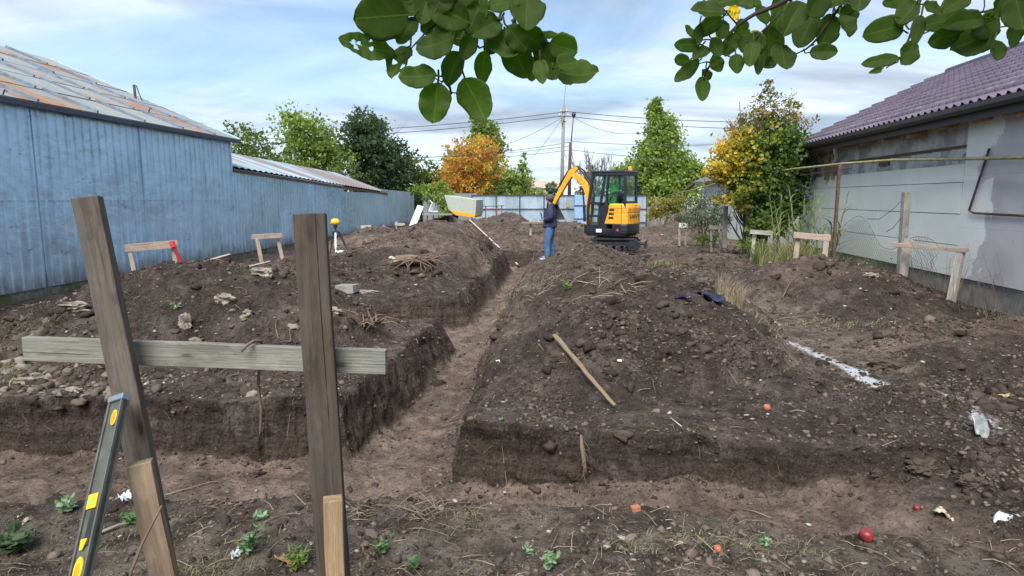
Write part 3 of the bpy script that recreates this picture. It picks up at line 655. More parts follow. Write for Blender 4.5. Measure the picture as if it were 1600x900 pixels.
mb = MB(); mb.add([e0 - Vector((0, 0, .06)), e1 - Vector((0, 0, .06)), b1 - Vector((0, 0, .12)), b0 - Vector((0, 0, .12)), e0 - Vector((0, 0, .13)), e1 - Vector((0, 0, .13)), b1 - Vector((0, 0, .2)), b0 - Vector((0, 0, .2))],
    [(0, 1, 2, 3), (7, 6, 5, 4), (0, 4, 5, 1), (1, 5, 6, 2), (2, 6, 7, 3), (3, 7, 4, 0)]); mb.build('roof_board', M['rust'], low)
# blue sheet fence beyond
YD = 41
fe = thing('metal_fence', (lx_(32), 32, 0), 'plain blue sheet metal fence beyond the low shed, with concrete footing', 'fence')
mb = MB(); corrugated(mb, (lx_(YC + .02), YC + .02), (lx_(YD), YD), lambda q: .12 + .10 * q, lambda q: (1.93 if q < .43 else 2.12 - .16 * (q - .43)), WN, .4, .012); mb.build('sheet', M['bluemetal'], fe, fixn=False)
mb = MB(); mb.add([wallpt(YC, .15, -.02), wallpt(YD, .24, -.02), wallpt(YD, -.5, -.02), wallpt(YC, -.5, -.02), wallpt(YC, .15, -.3), wallpt(YD, .24, -.3), wallpt(YD, -.5, -.3)], [(0, 1, 2, 3), (0, 4, 5, 1)]); mb.build('footing', M['concrete'], fe)

# ------------------------------------------------------------------ back fence with dark frame
bf = thing('panel_fence', (2, 37, 0), 'pale metal panel fence with thin black frame across the back of the lot', 'fence')
xa, xb = P(737, 300, 37).x, P(1012, 300, 37).x
mb = MB(); corrugated(mb, (xa, 37.1), (xb, 37.1), lambda q: .02, lambda q: 1.82, Vector((0, -1, 0)), .25, .01, .02); mb.build('sheet', M['fencemetal'], bf, fixn=False)
mb = MB(); k = xa
for z in (1.05, .28, 1.83): mb.bar((xa, 37.05, z), (xb, 37.05, z), .04, .04, side=(0, 0, 1))
mb.build('rail', M['darkmetal'], bf)
for px in (737, 775, 812, 850, 872, 1011):
    x = P(px, 300, 37).x; mb = MB(); mb.bar((x, 37.02, -.2), (x, 37.02, 1.85), .05, .05); mb.build('post', M['darkmetal'], bf)
for px, w in ((899, .09), (925, .10)):
    x = P(px, 300, 36.8).x; mb = MB(); mb.bar((x, 36.8, -.2), (x, 36.8, 2.0), w, w); mb.build('gate_post', M['rust'], bf)
mb = MB(); x = P(893, 0, 36.9).x; mb.box((x - .16, 36.9, 1.15), (x + .0, 36.96, 1.4)); mb.build('letter_box', m_plain('tan_paint', (.30, .24, .12)), bf)
gt = thing('metal_gate', (P(912, 0, 36.7).x, 36.7, 0), 'blue sheet metal gate between two brown posts', 'gate')
mb = MB(); mb.box((P(902, 0, 36.7).x, 36.68, .05), (P(923, 0, 36.7).x, 36.72, 1.85)); mb.build('panel', m_plain('gate_blue_paint', (.24, .38, .58), .5), gt)
mb = MB()
for z in (1.25, .5): mb.bar((P(902, 0, 36.66).x, 36.65, z), (P(923, 0, 36.66).x, 36.65, z), .04, .03, side=(0, 0, 1))
mb.build('rail', M['darkmetal'], gt)
gf = thing('grey_sheet_fence', (P(700, 0, 39).x, 39, 0), 'taller dull grey sheet fence behind the tilted trailer', 'fence')
mb = MB(); corrugated(mb, (P(655, 0, 39.4).x, 39.4), (P(743, 0, 39.2).x, 39.2), lambda q: 0, lambda q: 1.95, Vector((0, -1, 0)), .3, .015, .02); mb.build('sheet', m_plain('dull_grey_metal', (.20, .23, .24), .5, .2), gf, fixn=False)
rf = thing('picket_fence', (P(1035, 0, 38).x, 38, 0), 'grey uneven board fence right of the panel fence', 'fence')
for k in range(9):
    x = P(1016 + k * 6, 0, 38).x; mb = MB(); mb.bar((x, 38, -.2), (x + .03, 38, 1.45 + .3 * random.random()), .19, .03); mb.build('picket', M['wood_board'], rf)

# ------------------------------------------------------------------ right building
def rx_(Y): return 6.07 + .11 * Y
RD = Vector((.11, 1, 0)).normalized(); RN = Vector((-RD.y, RD.x, 0))       # along; out of the wall (to -x)
def rpt(Y, z, out=0.0): return Vector((rx_(Y), Y, z)) + RN * out
hs = thing('plastered_house', (rx_(9), 9, 0), 'long low house with purple tile roof and unfinished plaster wall', 'house')
def slab(mb, Y0, Y1, z0, z1, o0, o1, z1b=None, z0b=None):
    z1b = z1 if z1b is None else z1b; z0b = z0 if z0b is None else z0b
    vs = [rpt(Y0, z0, o0), rpt(Y1, z0b, o0), rpt(Y1, z1b, o0), rpt(Y0, z1, o0), rpt(Y0, z0, o1), rpt(Y1, z0b, o1), rpt(Y1, z1b, o1), rpt(Y0, z1, o1)]
    return mb.add(vs, [(0, 1, 2, 3), (7, 6, 5, 4), (0, 4, 5, 1), (1, 5, 6, 2), (2, 6, 7, 3), (3, 7, 4, 0)])
t = NT('raw_plaster'); n = t.noise(t.pos, 1.6, 7, .65, .5); n2 = t.noise(t.pos, 12, 6, .65); st = t.noise(t.maps(t.pos, (4, 4, .5)), 1.0, 5, .6)
c = t.mix(t.rng(n, .42, .55), (.30, .295, .285), (.52, .51, .49)); c = t.mix(t.rng(st, .5, .7, 0, .5), c, (.16, .15, .14)); c = t.mix(t.rng(n, .60, .66, 0, .8), c, (.11, .10, .095))
M['plaster'] = t.done(c, .95, t.bump(n2, .6, .02))
YE = 18.1
mb = MB(); slab(mb, -8, YE, -.3, 3.3, 0, -.3); mb.build('wall', M['plaster'], hs)
mb = MB(); slab(mb, YE - .3, YE, -.3, 3.3, -.3, -6); mb.build('gable_wall', M['plaster'], hs)
mb = MB(); slab(mb, -8, YE - .02, -.5, .40, -.0, .02); mb.build('plinth', M['concrete'], hs)
# insulation boards with joints
def m_insul():
    t = NT('insulation_board'); p = t.pos; n = t.noise(p, .8, 6, .6, .3); n2 = t.noise(p, 6, 7, .7)
    c = t.mix(t.rng(n, .35, .65), (.72, .76, .72), (.80, .82, .75)); c = t.mix(t.rng(n2, .70, .74, 0, .65), c, (.12, .12, .12))
    t2 = t.vor(t.maps(p, (2.2, 1.1, 3.2)), 1.0); c = t.mix(t.rng(t2, .045, .06, .75, 0), c, (.10, .095, .09))
    sp = t.n.new('ShaderNodeSeparateXYZ'); t.l.new(p, sp.inputs[0])
    # mauve base coat towards the near end with a torn edge
    e = t.math('ADD', sp.outputs[1], t.math('MULTIPLY', t.math('SUBTRACT', t.noise(p, 1.1, 6, .62, .6), .5), 2.3))
    e = t.math('ADD', e, t.math('MULTIPLY', t.math('SUBTRACT', sp.outputs[2], 1.3), .10))
    mv = t.mix(t.rng(t.noise(p, 1.4, 5, .5), .35, .65), (.46, .43, .44), (.56, .53, .53)); mv = t.mix(t.rng(n2, .69, .72, 0, .8), mv, (.13, .12, .125))
    c = t.mix(t.rng(e, 9.60, 9.68, 1, 0), c, mv)
    return t.done(c, .85, t.bump(n2, .25, .01))
M['insul'] = m_insul()
mb = MB(); edges = [17.9, 16.4, 14.6, 13.1, 11.6, 10.25]
for a, b in zip(edges[1:], edges[:-1]):
    zt = .40
    for zz0, zz1 in ((.405, .90), (.905, 1.40), (1.405, 1.90), (1.905, 2.19)):
        j = random.uniform(-.004, .004); slab(mb, a + .006, b - .006, zz0 + .003, zz1 - .003, .02, .065 + j)
mb.build('insulation', M['insul'], hs)
mb = MB(); ed = [10.24, 8.7, 7.2, 5, 2, -2, -6]
for a, b in zip(ed[1:], ed[:-1]):
    for zz0, zz1 in ((.405, 1.2), (1.2, 2.0), (2.0, 2.86)): slab(mb, a + .001, b - .001, zz0 + .001, zz1 - .001, .02, .066 + random.uniform(-.002, .002))
mb.build('rendered_insulation', M['insul'], hs)
mb = MB(); slab(mb, 10.3, 14.9, 2.45, 2.49, .0, .03, 2.50); slab(mb, 12.9, 13.3, 2.3, 2.46, 0, .04); mb.build('rusty_ledge', M['rust'], hs)
# wooden prop and downpipe
mb = MB(); mb.bar(rpt(15.9, 2.1, .12), rpt(15.9, 2.72, .12), .16, .05, side=RD); mb.bar(rpt(15.5, 2.1, .12), rpt(15.6, 2.72, .12), .06, .05, side=RD); mb.build('wooden_prop', M['wood_new'], hs)
mb = MB(); mb.tube([rpt(15.0, 2.9, .28), rpt(15.05, 2.75, .26), rpt(15.3, 2.6, .12), rpt(15.55, 2.5, .09), rpt(15.6, 2.2, .09)], .05, 10); mb.build('downpipe', m_plain('grey_white_pipe', (.42, .43, .43), .5), hs, smooth=True)
mb = MB(); slab(mb, 15.9, 17.9, 2.55, 2.66, 0, .12); mb.build('lintel', M['wood_board'], hs)
# tile roof, real pressed tile waves and steps
ov = .42; z_e = 2.98; sl = .50; Lr = 4.6
du = (RN * -1 + Vector((0, 0, sl))).normalized(); nr = Vector((0, 0, 1)) - du * du.z; nr.normalize()
Y0, Y1 = -7.0, YE + .35; tw, tl = .21, .36
na = int((Y1 - Y0) / tw) * 6; nu = int(Lr / tl)
vs, fs = [], []; rows = []
for k in range(nu):
    for q, h_ in ((0.0, .050), (.86, .012), (1.0, .0)):
        rows.append(((k + q) * tl, h_))
A = np.linspace(0, (Y1 - Y0), na + 1); wav = np.where(np.sin(A / tw * 2 * np.pi) > -.2, .050 * (np.sin(A / tw * 2 * np.pi) + .2) / 1.2, 0)
o = rpt(Y0, z_e, ov)
VV = np.zeros((len(rows), na + 1, 3))
for i, (u_, h_) in enumerate(rows):
    base = np.array(o)[None] + np.array(RD)[None] * A[:, None] + np.array(du)[None] * u_ + np.array(nr)[None] * (wav[:, None] + h_)
    VV[i] = base
idx = np.arange(len(rows) * (na + 1)).reshape(len(rows), na + 1)
FF = np.stack([idx[:-1, :-1], idx[:-1, 1:], idx[1:, 1:], idx[1:, :-1]], -1).reshape(-1, 4)
t = NT('roof_tile'); n = t.noise(t.pos, 1.1, 5, .6); c = t.mix(t.rng(n, .3, .7), (.110, .082, .120), (.165, .130, .170)); c = t.mix(t.rng(t.noise(t.pos, 14, 5, .7), .58, .75, 0, .4), c, (.30, .27, .30))
M['tile'] = t.done(c, .42, None, .1, .5)
quick_mesh('roof', VV.reshape(-1, 3), FF, M['tile'], parent=hs)
mb = MB(); top = o + du * Lr; mb.tube([top, top + RD * (Y1 - Y0)], .09, 10)
mb.build('ridge_cap', M['tile'], hs, smooth=True)
mb = MB()
far = du * Lr; far2 = RN * -Lr * 1.0
mb.add([o - nr * .03, o + RD * (Y1 - Y0) - nr * .03, o + RD * (Y1 - Y0) + far - nr * .03, o + far - nr * .03, o - nr * .09, o + RD * (Y1 - Y0) - nr * .09, o + RD * (Y1 - Y0) + far - nr * .09, o + far - nr * .09],
       [(0, 1, 2, 3), (7, 6, 5, 4), (0, 4, 5, 1), (1, 5, 6, 2), (2, 6, 7, 3), (3, 7, 4, 0)]); mb.build('soffit', m_plain('dark_timber', (.05, .042, .038), .9, var=.4), hs)
mb = MB()
for k in range(24):
    Y = -5 + k * .98; mb = MB(); mb.tube([rpt(Y, 2.78 + random.uniform(-.03, .03), .30), rpt(Y, 2.95, -.4)], .055 + .015 * random.random(), 8); mb.build('rafter', M['log'], hs)
mb = MB(); gp = [(-.07, .05), (-.065, -.02), (-.03, -.065), (.03, -.065), (.065, -.02), (.07, .05), (.055, .05), (.05, -.01), (.02, -.05), (-.02, -.05), (-.05, -.01), (-.055, .05)]
mb.prism(gp, rpt(Y0, 2.95, ov + .06), RN, (0, 0, 1), RD, (Y1 - Y0) * 1.0); mb.build('gutter', m_plain('gutter_dark', (.035, .032, .038), .4), hs)
mb = MB(); slab(mb, Y0, Y1, 2.78, 2.94, ov - .05, ov - .02); mb.build('fascia', m_plain('fascia_dark', (.05, .045, .05), .6), hs)
# brown angle pipe on the wall
def RW(px, py, out=.10):
    d = (py - 450) / 1000; k = (px - 800) / 1000 / (CP - d * SP); return P(px, py, (6.07 - out) / (k - .11))
bp = thing('brown_pipe', rpt(10.2, 1.4, .1), 'brown metal pipe with a right angle bend fixed on the patched wall', 'pipe')
mb = MB(); mb.tube([RW(1546, 232), RW(1514, 329), RW(1522, 333), RW(1600, 337), RW(1660, 340), RW(1900, 352)], .017, 8); mb.build('pipe', M['rust'], bp, smooth=False)
# gas pipe on rusty stand
gp_ = thing('gas_pipe', (8, 13, 0), 'worn yellow gas pipe running along the wall on a thin rusty post', 'pipe')
mb = MB(); mb.tube([P(1800, 240, 6.6), P(1600, 246, 8.6), P(1480, 249, 10.4), P(1395, 250, 11.8), P(1315, 256, 13.2), P(1240, 264, 15.8), P(1160, 276, 19), P(1085, 296, 24.5), P(1045, 305, 30)], .024, 8); mb.build('pipe', M['yellowpipe'], gp_, smooth=True)
mb = MB(); p = P(1312, 256, 13.2); mb.bar((p.x, p.y, -.2), p, .055, .055); mb.build('stand', M['rust'], gp_)
mb = MB(); mb.tube([P(1330, 263, 13.5), P(1250, 274, 16.3)], .012, 5); mb.build('thin_wire', M['rust'], gp_)
# far house at right
h2 = thing('small_white_house', (P(1150, 0, 27).x, 27, 0), 'small white walled house with dark tile roof behind the shrubs', 'house')
X0 = P(1098, 0, 25).x
mb = MB(); a = Vector((9.35, 19.2, 0)); b = Vector((8.75, 29.5, 0)); c_ = Vector((14, 29.5, 0)); d_ = Vector((14, 19.2, 0))
for p_, q_ in ((a, b), (b, c_), (c_, d_), (d_, a)): mb.add([p_ + Vector((0, 0, -.3)), q_ + Vector((0, 0, -.3)), q_ + Vector((0, 0, 2.35)), p_ + Vector((0, 0, 2.35))], [(0, 1, 2, 3)])
mb.build('wall', m_plain('offwhite_render', (.52, .55, .53), .9, var=.12, scale=1.5, dirt=.2), h2)
mb = MB(); e0, e1 = Vector((9.1, 18.9, 2.4)), Vector((8.35, 30, 2.4)); t0, t1 = Vector((11.8, 18.9, 3.7)), Vector((11.4, 30, 3.7))
mb.add([e0, e1, t1, t0, e0 - Vector((0, 0, .08)), e1 - Vector((0, 0, .08)), t1 - Vector((0, 0, .08)), t0 - Vector((0, 0, .08))], [(0, 1, 2, 3), (7, 6, 5, 4), (0, 4, 5, 1), (1, 5, 6, 2), (2, 6, 7, 3), (3, 7, 4, 0)]); mb.build('roof', M['tile'], h2)
mb = MB(); mb.bar(e1 + Vector((.05, -.1, -.08)), Vector((7.7, 31, 1.55)), .12, .10); mb.build('roof_strut', M['wood_dark'], h2)
# distant pale buildings just above the back fence
for px0, px1, py, Y, lab, col in ((826, 872, 294, 95, 'pale cream low building far behind the panel fence', (.50, .42, .33)), (1040, 1092, 284, 110, 'far cream house seen right of the light green tree', (.55, .50, .38)), (1088, 1118, 297, 120, 'far grey house near the small dark roof', (.4, .4, .4))):
    a, b = P(px0, py, Y), P(px1, py, Y); w = b.x - a.x
    r = thing('distant_house', (a.x + w / 2, Y, 0), lab, 'house')
    mb = MB(); mb.box((a.x, Y, -1), (b.x, Y + 8, a.z)); mb.build('wall', m_plain('far_wall', col, .9), r)
    mb = MB(); mb.add([(a.x - .3, Y - .3, a.z), (b.x + .3, Y - .3, a.z), (b.x + .3, Y + 8.3, a.z), (a.x - .3, Y + 8.3, a.z), (a.x - .3, Y + 4, a.z + 1.2), (b.x + .3, Y + 4, a.z + 1.2)], [(0, 1, 5, 4), (2, 3, 4, 5), (0, 4, 3), (1, 2, 5), (3, 2, 1, 0)]); mb.build('roof', m_plain('far_roof', tuple(x * .8 for x in col), .8), r)
# ------------------------------------------------------------------ foliage
def leaf_quads(C, S, asp=.55, up=.3):
    """C (n,3) centres, S (n) sizes -> folded diamond leaves"""
    n = len(C); d = RNG.standard_normal((n, 3)); d[:, 2] -= up; d /= np.linalg.norm(d, axis=1)[:, None]
    e = RNG.standard_normal((n, 3)); e -= d * (e * d).sum(1)[:, None]; e /= np.linalg.norm(e, axis=1)[:, None]
    nn = np.cross(d, e)
    L = S[:, None]; V = np.stack([C - d * L * .5, C + e * L * asp * .5 + nn * L * .08, C + d * L * .5, C - e * L * asp * .5 + nn * L * .08], 1)
    F = np.arange(4 * n).reshape(n, 4)
    return V.reshape(-1, 3), F
def crown(parts, size, name, mat, parent, tint0=.5, tvar=.22, asp=.6, top=0.0, tfun=None, clump=.17):
    """parts: (cx,cy,cz, rx,ry,rz, nclumps, leaves per clump)"""
    Cs, Ts = [], []
    for cx, cy, cz, rx, ry, rz, nc, nl in parts:
        d = RNG.standard_normal((nc, 3)); d /= np.linalg.norm(d, axis=1)[:, None]
        rr = (.30 + .70 * RNG.random(nc) ** .5)[:, None]
        cc = np.array([cx, cy, cz]) + d * rr * np.array([rx, ry, rz]) * (1 + .16 * RNG.standard_normal((nc, 1)))
        k = np.repeat(np.arange(nc), nl); cs = clump * min(rx, rz) * (.6 + .8 * RNG.random(nc))
        g = RNG.standard_normal((nc * nl, 3)) * cs[k][:, None] * np.array([1, 1, .75])
        p = cc[k] + g; Cs.append(p)
        tt = tint0 + tvar * RNG.standard_normal(nc)[k] * .7 + tvar * .6 * RNG.standard_normal(nc * nl)
        if tfun is not None: tt = tt + tfun(p)
        Ts.append(tt)
    C = np.concatenate(Cs); T = np.clip(np.concatenate(Ts), 0, 1)
    V, F = leaf_quads(C, size * (.6 + .8 * RNG.random(len(C))), asp)
    return quick_mesh(name, V, F, mat, {'tint': np.repeat(T, 4)}, parent=parent)
def limbs(mb, base, h, spread, n, r, lean=0.0, lo=.25):
    base = Vector(base); top = base + Vector((lean, 0, h)); K = 8
    tr = [base.lerp(top, k / K) + Vector((random.uniform(-.03, .03) * h * .5, random.uniform(-.03, .03) * h * .5, 0)) for k in range(K + 1)]
    mb.tube(tr, [r * (1 - .85 * k / K) for k in range(K + 1)], 7)
    for i in range(n):
        q = lo + (1 - lo) * .9 * (i + .5) / n; p = tr[min(K, int(q * K))]; a = random.uniform(0, 6.28); L = spread * (1.15 - .6 * q) * random.uniform(.7, 1.1)
        d = Vector((math.cos(a), math.sin(a), random.uniform(.5, 1.2))).normalized()
        pts = [p, p + d * L * .4 + Vector((0, 0, .03)), p + d * L * .75 + Vector((random.uniform(-.1, .1), 0, L * .12)), p + d * L + Vector((0, 0, L * .25))]
        mb.tube(pts, [r * (1 - q) * .6 + .01, r * (1 - q) * .4 + .008, .012, .005], 5)
        for j in range(2):
            s_ = pts[1 + j]; b = Vector((random.uniform(-1, 1), random.uniform(-1, 1), random.uniform(.2, 1))).normalized(); mb.tube([s_, s_ + b * L * .3, s_ + b * L * .5 + Vector((0, 0, .05 * L))], [.012, .008, .003], 4)
def tree(label, px, Y, ptop, w_px, kind, nc, nl, lsize, shape='round', name='tree', zb=0.0, group='trees behind the yard fences', tint0=.5, tvar=.22, bottom=.25, cat='tree', clump=.17):
    b = P(px, 300, Y); top = P(px, ptop, Y).z; h = top - zb; w = w_px / 1000 * Y
    r = thing(name, (b.x, Y, zb), label, cat, group)
    mb = MB(); limbs(mb, (b.x, Y, zb - .2), h * .88, w * .55, 14, max(.05, .022 * h)); mb.build('trunk', M['bark'], r, smooth=True)
    z0 = zb + h * bottom; ch = h * (1 - bottom); parts = []
    if shape == 'round':
        for i in range(7):
            a = random.uniform(0, 6.28); q = i / 6
            parts.append((b.x + math.cos(a) * w * .22 * (1 - q * .6), Y + math.sin(a) * w * .22, z0 + ch * (.15 + .68 * q), w * .34 * (1.1 - .45 * q), w * .34, ch * .22, nc // 7, nl))
    if shape == 'cone':
        for i in range(12):
            q = (i % 8) / 7 if i < 8 else random.uniform(.05, .55); rr = (.8 if i < 8 else .42) * w * .5 * (1 - .82 * q) * (.7 + .3 * min(1, q * 6 + .3)); parts.append((b.x + (random.uniform(-.15, .15) if i < 8 else random.choice((-1, 1)) * random.uniform(.30, .46)) * w * (1 - q * .75), Y, z0 + ch * (.07 + .86 * q), rr, rr, ch * .12, max(3, int(nc / 8 * (1.5 - q))), nl))
    crown(parts, lsize, 'crown', M[kind], r, tint0, tvar, clump=clump)
    return r
tree('row of low green treetops over the tall shed roof end, far left', 392, 33, 205, 150, 'lf_mid', 260, 26, .17, tint0=.35)
tree('light green loose tree above the low shed roof', 488, 46, 180, 128, 'lf_light', 300, 28, .26, tint0=.42, clump=.26)
tree('dense dark green tree right of the light green one behind the blue fence', 585, 44, 184, 138, 'lf_dark', 560, 32, .22, bottom=.1)
tree('small bush with yellowish green leaves behind the low shed roof tip', 535, 41, 240, 90, 'lf_mid', 90, 26, .18, tint0=.5)
tree('low mid green tree between the dark tree and the orange tree', 658, 46, 246, 125, 'lf_mid', 230, 26, .2, tint0=.3, bottom=.05)
tree('tall green conical tree rising behind the orange tree', 755, 55, 178, 150, 'lf_light', 620, 30, .30, 'cone', tint0=.36, bottom=.05, clump=.34)
tree('orange autumn tree in front of the tall green tree', 738, 46, 218, 128, 'lf_orange', 420, 30, .18, tint0=.5, bottom=.12)
tree('narrow young light green tree right of the orange tree', 818, 44, 240, 60, 'lf_light', 90, 20, .18, 'cone', tint0=.4, bottom=.1, clump=.26)
tree('small dark green bush right of the orange tree over the fence', 785, 45, 276, 50, 'lf_mid', 90, 22, .18, tint0=.25, bottom=.1)
tree('pale bushy far tree left of the utility pole', 862, 70, 284, 50, 'lf_grey', 70, 20, .28, tint0=.6, bottom=.05)
tree('tall light green tree behind the excavator cab', 1026, 50, 164, 150, 'lf_light', 760, 28, .27, 'cone', tint0=.45, bottom=.03, clump=.34)
tree('dull green far tree between the poles and the excavator boom', 925, 60, 262, 60, 'lf_grey', 90, 22, .25, tint0=.35, bottom=.05)
# bare tree
bt = thing('bare_tree', (P(935, 0, 52).x, 52, 0), 'leafless grey tree with upright twigs behind the excavator boom', 'tree', 'trees behind the yard fences')
mb = MB(); bx = P(935, 0, 52).x; ztop = P(0, 226, 52).z
mb.tube([(bx, 52, -.2), (bx, 52, 1.8)], [.14, .10], 6)
def branch(mb, p, d, L, r, depth):
    e = p + d * L; m = p + d * L * .5 + Vector((random.uniform(-.05, .05) * L, 0, .04 * L)); mb.tube([p, m, e], [r * .6, r * .45, r * .3], 5 if depth > 1 else 4)
    if depth == 0: return
    for k in range(3 if depth > 1 else 3):
        a = Vector((random.uniform(-1, 1), random.uniform(-1, 1), 0)) * .42; nd = (d + a + Vector((0, 0, .25))).normalized()
        branch(mb, p.lerp(e, random.uniform(.45, 1)), nd, L * random.uniform(.55, .8), max(.03, r * .7), depth - 1)
for k in range(6):
    a = -.62 + k * .25; branch(mb, Vector((bx, 52, 1.6)), Vector((a, random.uniform(-.3, .3), 1)).normalized(), 1.9, .07, 3)
mb.build('crown', m_plain('bare_twigs', (.20, .185, .18), .9), bt)
# bush by the house
bs = thing('autumn_bush', (P(1190, 0, 17).x, 17, 0), 'tall bushy tree turning yellow beside the purple roof', 'tree')
mb = MB(); bx = P(1188, 0, 17).x
for k in range(7):
    x = bx + random.uniform(-.35, .5); limbs(mb, (x, 17 + random.uniform(-.3, .3), -.1), random.uniform(3.3, 4.6), 1.0, 9, .05, lean=random.uniform(-.5, .4), lo=.15)
mb.build('trunk', M['bark'], bs)
def bp_(px, py, rx, rz, nc, nl, dy=0.0): p = P(px, py, 17 + dy); return (p.x, p.y, p.z, rx, max(rx * .8, .25), rz, nc, nl)
def tf(p):
    left = np.clip((bx + .05 - p[:, 0]) * .40, -.22, .42); hi = np.clip((p[:, 2] - 2.0) * .11, -.2, .3)
    return left + hi
crown([bp_(1165, 250, .75, .8, 75, 44), bp_(1200, 265, .95, .8, 110, 44), bp_(1140, 262, .55, .7, 50, 40), bp_(1232, 250, .45, .7, 45, 44), bp_(1180, 300, .85, .5, 70, 42, -.2), bp_(1225, 305, .5, .7, 60, 44), bp_(1200, 335, .55, .45, 50, 40, -.3),
       bp_(1200, 215, .85, .5, 65, 36)], .105, 'crown', M['lf_bush'], bs, .38, .2, .75, tfun=tf, clump=.2)
crown([bp_(1200, 165, .30, .65, 26, 26), bp_(1175, 190, .4, .45, 26, 26), bp_(1230, 182, .38, .45, 28, 26), bp_(1150, 205, .35, .35, 18, 24), bp_(1203, 135, .12, .22, 7, 16), bp_(1238, 165, .25, .35, 9, 14), bp_(1255, 200, .3, .3, 12, 16)], .075, 'top_shoots', M['lf_bushtop'], bs, .45, .25, .6, clump=.22)
# ivy patches at the foot
crown([bp_(1193, 352, .42, .28, 42, 34, -.5), bp_(1215, 340, .35, .4, 30, 34, -.3)], .10, 'lower_leaves', M['lf_mid'], bs, .55, .2, .8, clump=.22)
def shrub(name, label, spots, size, mat, nl, tint0=.5, cat='shrub', stems=10, asp=.6, clump=.22, group=None):
    x0 = np.mean([s[0].x for s in spots]); y0 = np.mean([s[0].y for s in spots]); z0 = Z(x0, y0)
    r = thing(name, (x0, y0, z0), label, cat, group); mb = MB()
    for k in range(stems):
        s = random.choice(spots); b = Vector((x0 + random.uniform(-.3, .3) * s[1] * 2, y0 + random.uniform(-.2, .2), z0 - .05)); e = s[0] + Vector((random.uniform(-.6, .6) * s[1], random.uniform(-.3, .3), random.uniform(.2, .9) * s[2]))
        mb.tube([b, b.lerp(e, .5) + Vector((0, 0, .1)), e], [.012, .009, .004], 5)
    mb.build('stems', M['bark'], r)
    crown([(s[0].x, s[0].y, s[0].z, s[1], s[1] * .7, s[2], s[3], nl) for s in spots], size, 'leaves', M[mat], r, tint0, .22, asp, clump=clump); return r
shrub('grey_shrub', 'wispy grey-green shrub between the two white boards near the white house', [(P(1085, 335, 21.8), .55, .6, 40), (P(1110, 330, 22), .5, .65, 40), (P(1128, 345, 21.5), .35, .5, 20)], .07, 'lf_grey', 30, .5, stems=26)
shrub('yellowing_shrub', 'yellowish shrub at the right end of the back fence', [(P(1035, 325, 27), .55, .4, 40), (P(1055, 318, 27), .4, .4, 26), (P(1020, 330, 27), .3, .4, 16)], .10, 'lf_yell', 26, .5)
shrub('brown_brush', 'heap of dark leafless brush behind the yellowish shrub', [(P(1062, 345, 26), .5, .35, 22)], .06, 'lf_bushtop', 22, .1, stems=60)
shrub('vine', 'bright green vine hanging over the end of the blue sheet fence', [(P(683, 300, 35), .8, .5, 50), (P(660, 295, 36), .8, .3, 34), (P(697, 318, 34), .5, .6, 40), (P(700, 340, 33), .45, .35, 22), (P(663, 305, 35), .18, .5, 10)], .13, 'lf_light', 28, .35, cat='vine')
shrub('creeper', 'thin creeper with pale leaves climbing the dark tree behind the fence', [(P(550, 250, 38), .22, .9, 22)], .13, 'lf_light', 16, .6, cat='vine')
shrub('low_green_weed', 'low fresh green weeds at the foot of the turning bush', [(P(1108, 372, 19.5), .45, .16, 26), (P(1175, 380, 16), .4, .16, 20)], .06, 'lf_mid', 26, .55, cat='plant')

def blades(name, label, pts, h, w, mat, cat='plant', bend=.7, tint0=.5, tvar=.25, kind=None, parent=None, seg=4, zfun=None):
    """pts: (n,2) bases; curved tapering blades"""
    n = len(pts); a = RNG.random(n) * 6.283; hh = h * (.45 + .75 * RNG.random(n)); bd = bend * (.3 + RNG.random(n)) * hh
    ww = w * (.6 + .7 * RNG.random(n)); zz = Hfield(pts[:, 0], pts[:, 1]) if zfun is None else zfun
    V = []
    for k in range(seg + 1):
        q = k / seg; cx = pts[:, 0] + np.cos(a) * bd * q ** 2; cy = pts[:, 1] + np.sin(a) * bd * q ** 2; cz = zz - .01 + hh * (q - .38 * bend * q ** 3)
        hw = ww * .5 * (1 - q ** 2 * .95)
        px_, py_ = -np.sin(a + .5) * hw, np.cos(a + .5) * hw
        V.append(np.stack([cx - px_, cy - py_, cz], -1)); V.append(np.stack([cx + px_, cy + py_, cz], -1))
    V = np.stack(V, 1); K = 2 * (seg + 1)
    f = np.array([[2 * k, 2 * k + 1, 2 * k + 3, 2 * k + 2] for k in range(seg)])
    F = (f[None] + (np.arange(n) * K)[:, None, None]).reshape(-1, 4)
    T = np.clip(tint0 + tvar * RNG.standard_normal(n), 0, 1)
    o = quick_mesh(name, V.reshape(-1, 3), F, M[mat], {'tint': np.repeat(T, K)}, parent=parent)
    if parent is None: tag(o, label, cat if kind is None else None, None, kind)
    return o
def disc(cx, cy, rx, ry, n): r = np.sqrt(RNG.random(n)); a = RNG.random(n) * 6.283; return np.stack([cx + rx * r * np.cos(a), cy + ry * r * np.sin(a)], -1)
